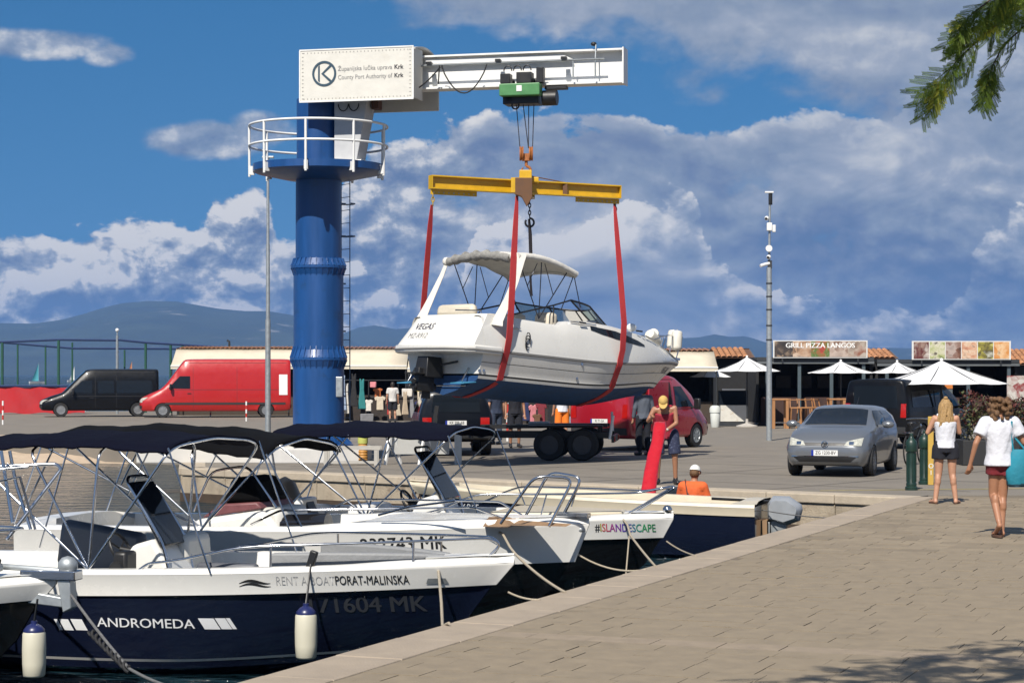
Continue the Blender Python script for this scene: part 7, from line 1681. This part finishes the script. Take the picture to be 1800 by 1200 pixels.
# parked bicycle behind bollards
def bicycle(x, y, rz, label):
    r = thing('bicycle', label, 'bicycle', (x, y, 0), rz, 'bicycles parked behind the bollards')
    for wx in (-.5, .52):
        MB().tube([(wx+.33*cos(q),0,.34+.33*sin(q)) for q in [2*pi*k/28 for k in range(28)]], .018, 6, closed=True).build('tyre', rubber, r); m = MB()
        for k in range(12): a = pi*k/6; m.tube([(wx,0,.34),(wx+.32*cos(a),0,.34+.32*sin(a))], .003, 4)
        m.build('spokes', steel, r)
    m = MB()
    for a, b in (((-.5,0,.34),(-.1,0,.32)),((-.1,0,.32),(-.22,0,.86)),((-.5,0,.34),(-.2,0,.74)),((-.1,0,.32),(.36,0,.76)),((-.2,0,.76),(.34,0,.84)),((.34,0,.94),(.52,0,.34))): m.tube([a, b], .018, 6)
    m.build('frame', dmet, r); MB().box((-.24,0,.92), (.26,.13,.06)).build('saddle', black, r, 30, bevel=.02); MB().tube([(.26,-.28,1.0),(.33,-.1,1.02),(.33,.1,1.02),(.26,.28,1.0)], .015, 6).build('handlebar', steel, r); MB().lathe([(.09,-.01),(.09,.01)], (-.1,-.04,.32), 14, 'Y').build('crank', steel, r); MB().box((-.52,0,.72), (.36,.14,.02)).build('carrier', steel, r, 0); MB().ball((.42,0,.86), (.04,.04,.04), 8).build('lamp', chrome, r)
bicycle(8.95, 45.5, radians(62), 'bicycle parked behind the bollards'); bicycle(9.55, 46.2, radians(66), 'bicycle leaning behind the blond person')
# planter hedge at right
def hedge():
    r = thing('planter_hedge', 'low hedge of reddish and green leaves in dark planter', 'hedge', (11.6, 45.5, 0)); MB().box((.6,0,.28), (4.6,1.1,.56)).build('planter', M('planter_dark', (.018,.018,.019), .7), r, 0, bevel=.02)
    rnd = random.Random(5); cols = [('red', (.085,.022,.018)), ('green', (.07,.085,.03)), ('olive', (.10,.09,.045))]
    for nm, c in cols:
        g = MB()
        for k in range(4200):
            x = rnd.uniform(-1.6, 2.9); hmax = 1.25+.40*smooth(-1.2, 1.2, x)+.16*sin(x*3.1); z = .5+hmax*rnd.random()**.7*.8
            if nm == 'red' and z < .85: continue
            if nm != 'red' and z > 1.2 and rnd.random() < .75: continue
            p = V((x, rnd.uniform(-.55,.55)*(1-.3*(z-.5)), z)); s = rnd.uniform(.045, .095); R = Matrix.Rotation(rnd.uniform(0, 6.28), 3, 'Z')@Matrix.Rotation(rnd.uniform(-1.2, 1.2), 3, 'X')
            g.add([p+R@V(q) for q in ((-s*.4,0,0),(0,-s*.2,s*.1),(s*.4,0,0),(0,s,.0))], [(0,1,2,3)])
        o = g.build('foliage', M('hedge_'+nm, c, .6, var=.35, scale=3, spec=.3), r, 0, fix=False); o['kind'] = 'stuff'
hedge()
# concrete block, steel frame, drum and ramp pieces round the crane foot
cb = tag(MB().slab([(-2.1,-.55),(1.45,-.55),(1.45,.55),(-2.1,.55)], 0, .56).build('concrete_block', M('pale_concrete', (.60,.58,.54), .85, var=.06, scale=2), None, 0, bevel=.03), 'long white concrete block left of the crane foot', 'block'); cb.location = (-6.35, 46.6, 0)
fr_ = thing('steel_frame', 'low galvanised frame in front of the crane foot', 'rack', (-3.55, 45.35, 0)); m = MB()
for x in (-.55,.55):
    for y in (-.25,.25): m.box((x,y,.2), (.07,.07,.4))
m.box((0,-.25,.38), (1.3,.08,.07)); m.box((0,.25,.38), (1.3,.08,.07)); m.box((0,-.25,.07), (1.2,.06,.06)); pieces(m, 'frame_member', M('pale_zinc', (.42,.40,.36), .6), fr_, 0)
dr = thing('yellow_drum', 'ribbed yellow post beside the crane foot', 'post', (-3.35, 46.0, 0)); MB().lathe([(.11,.45),(.115,.5),(.11,.86)], n=18).build('upper_sleeve', M('lime_yellow', (.48,.50,.12), .6), dr, 40); MB().lathe([(.10,0)]+[(.10+.012*(k % 2), .03*k) for k in range(1, 15)]+[(.10,.45)], n=18).build('ribbed_sleeve', M('amber_yellow', (.50,.24,.05), .6), dr, 40)
tr_ = thing('barrier_trestle', 'white and grey trestle barrier right of crane foot', 'barrier', (-2.15, 45.6, 0)); m = MB()
for x in (-.5, .25): m.bar((x-.16,-.2,0),(x,.0,.9),.05); m.bar((x+.16,.2,0),(x,.0,.9),.05)
pieces(m, 'trestle_leg', white_paint, tr_, 0); MB().box((0.1,.1,.5), (1.3,.04,.55)).build('barrier_board', M('barrier_grey', (.42,.42,.40), .6), tr_, 0); MB().box((.95,0,.45), (.16,.16,.9)).build('square_post', galv, tr_, 0)
# life ring chains and mooring rings on quay wall
for s_, lab_ in ((2.4, 'below the crane foot'), (6.6, 'behind the #ISLANDESCAPE console'), (10.4, 'left of the red padded roll')):
    c = QB+dq*s_-nq*.16; tag(MB().tube([(c.x+.09*cos(q)*dq.x, c.y+.09*cos(q)*dq.y-.03, -.30+.10*sin(q)) for q in [2*pi*k/14 for k in range(14)]], .016, 6, closed=True).build('mooring_ring', M('rusty_iron', (.06,.03,.02), .8), sm=60), 'rusty mooring ring on the quay wall '+lab_, 'mooring ring', 'mooring rings on the quay wall')
# ================================================================ feathery tree branch overhanging from the right
def tree():
    bark = M('bark', (.10,.075,.05), .9, var=.3, bump=.8, bscale=30); lf = [M('leaf_mid', (.25,.34,.05), .5, var=.25, scale=20, spec=.3), M('leaf_dark', (.14,.22,.032), .5, var=.25, scale=20, spec=.3), M('leaf_bright', (.52,.54,.08), .5, var=.2, scale=20, spec=.3)]
    for m in lf:
        nt = m.node_tree; b = nt.nodes['Principled BSDF']; tl = node(nt, 'ShaderNodeBsdfTranslucent'); src = b.inputs['Base Color'].links[0].from_socket; nt.links.new(src, tl.inputs[0]); mx = node(nt, 'ShaderNodeMixShader'); mx.inputs[0].default_value = .55; nt.links.new(b.outputs[0], mx.inputs[1]); nt.links.new(tl.outputs[0], mx.inputs[2]); nt.links.new(mx.outputs[0], nt.nodes['Material Output'].inputs[0])
    r = thing('mimosa_tree', 'feathery green tree branch hanging in from the upper right', 'tree', (5.6, 9.4, 0)); o = r.location
    MB().tube([V((0,0,-.1)), V((.05,0,1.2)), V((-.1,.1,2.4)), V((-.25,.2,3.2))], .16, 12, r2=.10).build('trunk', bark, r)
    rnd = random.Random(21)
    def frond(L, npin, mat):
        g = MB(); stem = [V((0,0,0))]
        for k in range(1, 7): stem.append(V((L*k/6, 0, -.14*L*(k/6)**2)))
        g.tube(stem, .003, 4, r2=.0015)
        for k in range(npin):
            f = (k+1)/(npin+.2); p = V((L*f, 0, -.14*L*f*f)); pl = L*rnd.uniform(.48, .68)*(1-.35*f)
            for sg in (-1, 1):
                d = V((.75+.3*f, sg*rnd.uniform(.45,.8), -.25-.35*rnd.random())).normalized(); sd = d.cross(V((0,0,1))).normalized(); q = 13; up = sd.cross(d)
                g.tube([p, p+d*pl*.5, p+d*pl-V((0,0,.06*pl))], .0014, 3)
                for i in range(q):
                    c = p+d*pl*(i+.6)/q-V((0,0,.06*pl*(i/q)**2)); ll = .019*(1-.55*abs(i/q-.42))
                    for s2 in (-1, 1):
                        e = (sd*s2*.8+d*.55-up*.1).normalized(); w = d*.0036; g.add([c, c+e*ll*.5-w, c+e*ll, c+e*ll*.5+w], [(0,1,2,3)])
        o_ = g.build('frond', mat, None, 0, fix=False); me = o_.data; bpy.data.objects.remove(o_); return me
    fm_ = [frond(.20, 5, lf[0]), frond(.23, 6, lf[1]), frond(.18, 5, lf[2]), frond(.22, 6, lf[0]), frond(.20, 5, lf[1])]
    def place(p, d, roll, k, s=1.):
        ob = bpy.data.objects.new('frond', fm_[k]); COL.objects.link(ob); ob.parent = r; q = V(d).to_track_quat('X', 'Z'); M4 = Matrix.Translation(V(p)-o)@q.to_matrix().to_4x4()@Matrix.Rotation(roll, 4, 'X')@Matrix.Scale(s, 4); ob.matrix_local = M4
    # twigs: from beyond the right border into the picture
    Y0 = 10.6
    twigs = [[(1850,-20,10.7),(1790,40,10.6),(1730,85,10.5),(1680,130,10.4),(1645,175,10.4)], [(1860,30,10.8),(1800,70,10.7),(1755,110,10.6),(1735,150,10.6)], [(1830,-60,10.6),(1770,0,10.5),(1720,40,10.4),(1695,60,10.4)], [(1860,-10,11.0),(1810,20,11.),(1770,40,11.)]]
    lim = [V((-.25,.2,3.2))+o, P(1980,-60,10.4), P(1860,0,10.7)]
    MB().tube([p-o for p in lim], .07, 10, r2=.02).build('limb', bark, r)
    for t in twigs:
        pts = [P(q[0]+8, q[1]-30, q[2]) for q in t]; MB().tube([p-o for p in pts], .008, 6, r2=.003).build('twig', bark, r)
        for a, b in zip(pts, pts[1:]):
            d = (b-a).normalized()
            for f in (.1,.35,.6,.85):
                p = a.lerp(b, f)
                for sg in (-1, 1):
                    if rnd.random() < .48: continue
                    dd = (d+V((rnd.uniform(-.25,.35), rnd.uniform(-.25,.25), sg*.45-.35))).normalized(); place(p, dd, pi/2*rnd.choice((-1,1))+rnd.uniform(-.7,.7), rnd.choice((0,0,1,1,2,3,4)), rnd.uniform(.75,1.05))
        place(pts[-1], (pts[-1]-pts[-2]).normalized()+V((0,0,-.3)), 1.4, 1, .9); place(pts[-1], (pts[-1]-pts[-2]).normalized()+V((.2,.1,-.7)), 1.5, 0, .8); place(pts[-1], (pts[-1]-pts[-2]).normalized()+V((-.1,-.1,.1)), 1.7, 2, .6)
    # the crown goes on overhead and beyond the border, where it throws the dappled shade on the pavement
    kx, ky = sin(SUN_LEFT)/math.tan(SUN_EL), cos(SUN_LEFT)/math.tan(SUN_EL)
    for k in range(300):
        f = rnd.random()**.6; u = lerp(1300, 1990, f); v = 1212-rnd.random()*lerp(18, 122, f)
        if rnd.random() < .25: v += 40
        q = G(u, v); z = rnd.uniform(4.5, 5.7); p = V((q.x-kx*z, q.y-ky*z, z)); a = rnd.uniform(0, 6.28)
        place(p, (cos(a), sin(a), -.3), rnd.uniform(-.5,.5), rnd.randrange(5), rnd.uniform(.9, 1.5))
    for e_ in ((2.6,9.6,4.9),(1.6,9.5,5.0),(3.4,10.2,5.1),(2.4,8.8,5.2)): MB().tube([V((-.25,.2,3.2)), V((-1.2,.25,4.3)), V(e_)-o], .05, 8, r2=.012).build('limb', bark, r)
    for a_, b_ in ((lim[0], lim[1]), (lim[1], lim[2]), (o+V((-1.2,.25,4.3)), V((2.6,9.6,4.9))), (o+V((-1.2,.25,4.3)), V((3.4,10.2,5.1))), (o+V((-.25,.2,3.2)), o+V((-1.2,.25,4.3)))):
        for k in range(34):
            q = a_.lerp(b_, rnd.random())+V((rnd.uniform(-.25,.25), rnd.uniform(-.3,.3), rnd.uniform(-.05,.3)))
            if q.x < .25*q.y+.42 and q.z < 2+.183*q.y+.45: continue
            a = rnd.uniform(0, 6.28); place(q, (cos(a), sin(a), -.4), rnd.uniform(-1.4,1.4), rnd.randrange(5), rnd.uniform(.9, 1.4))
    for k in range(6): a = k*1.05; MB().tube([V((-.25,.2,3.2)), V((-.25+cos(a)*.8,.2+sin(a)*.8,3.7)), V((-.25+cos(a)*1.7,.2+sin(a)*1.5,4.0))], .05, 8, r2=.012).build('limb', bark, r)
tree()
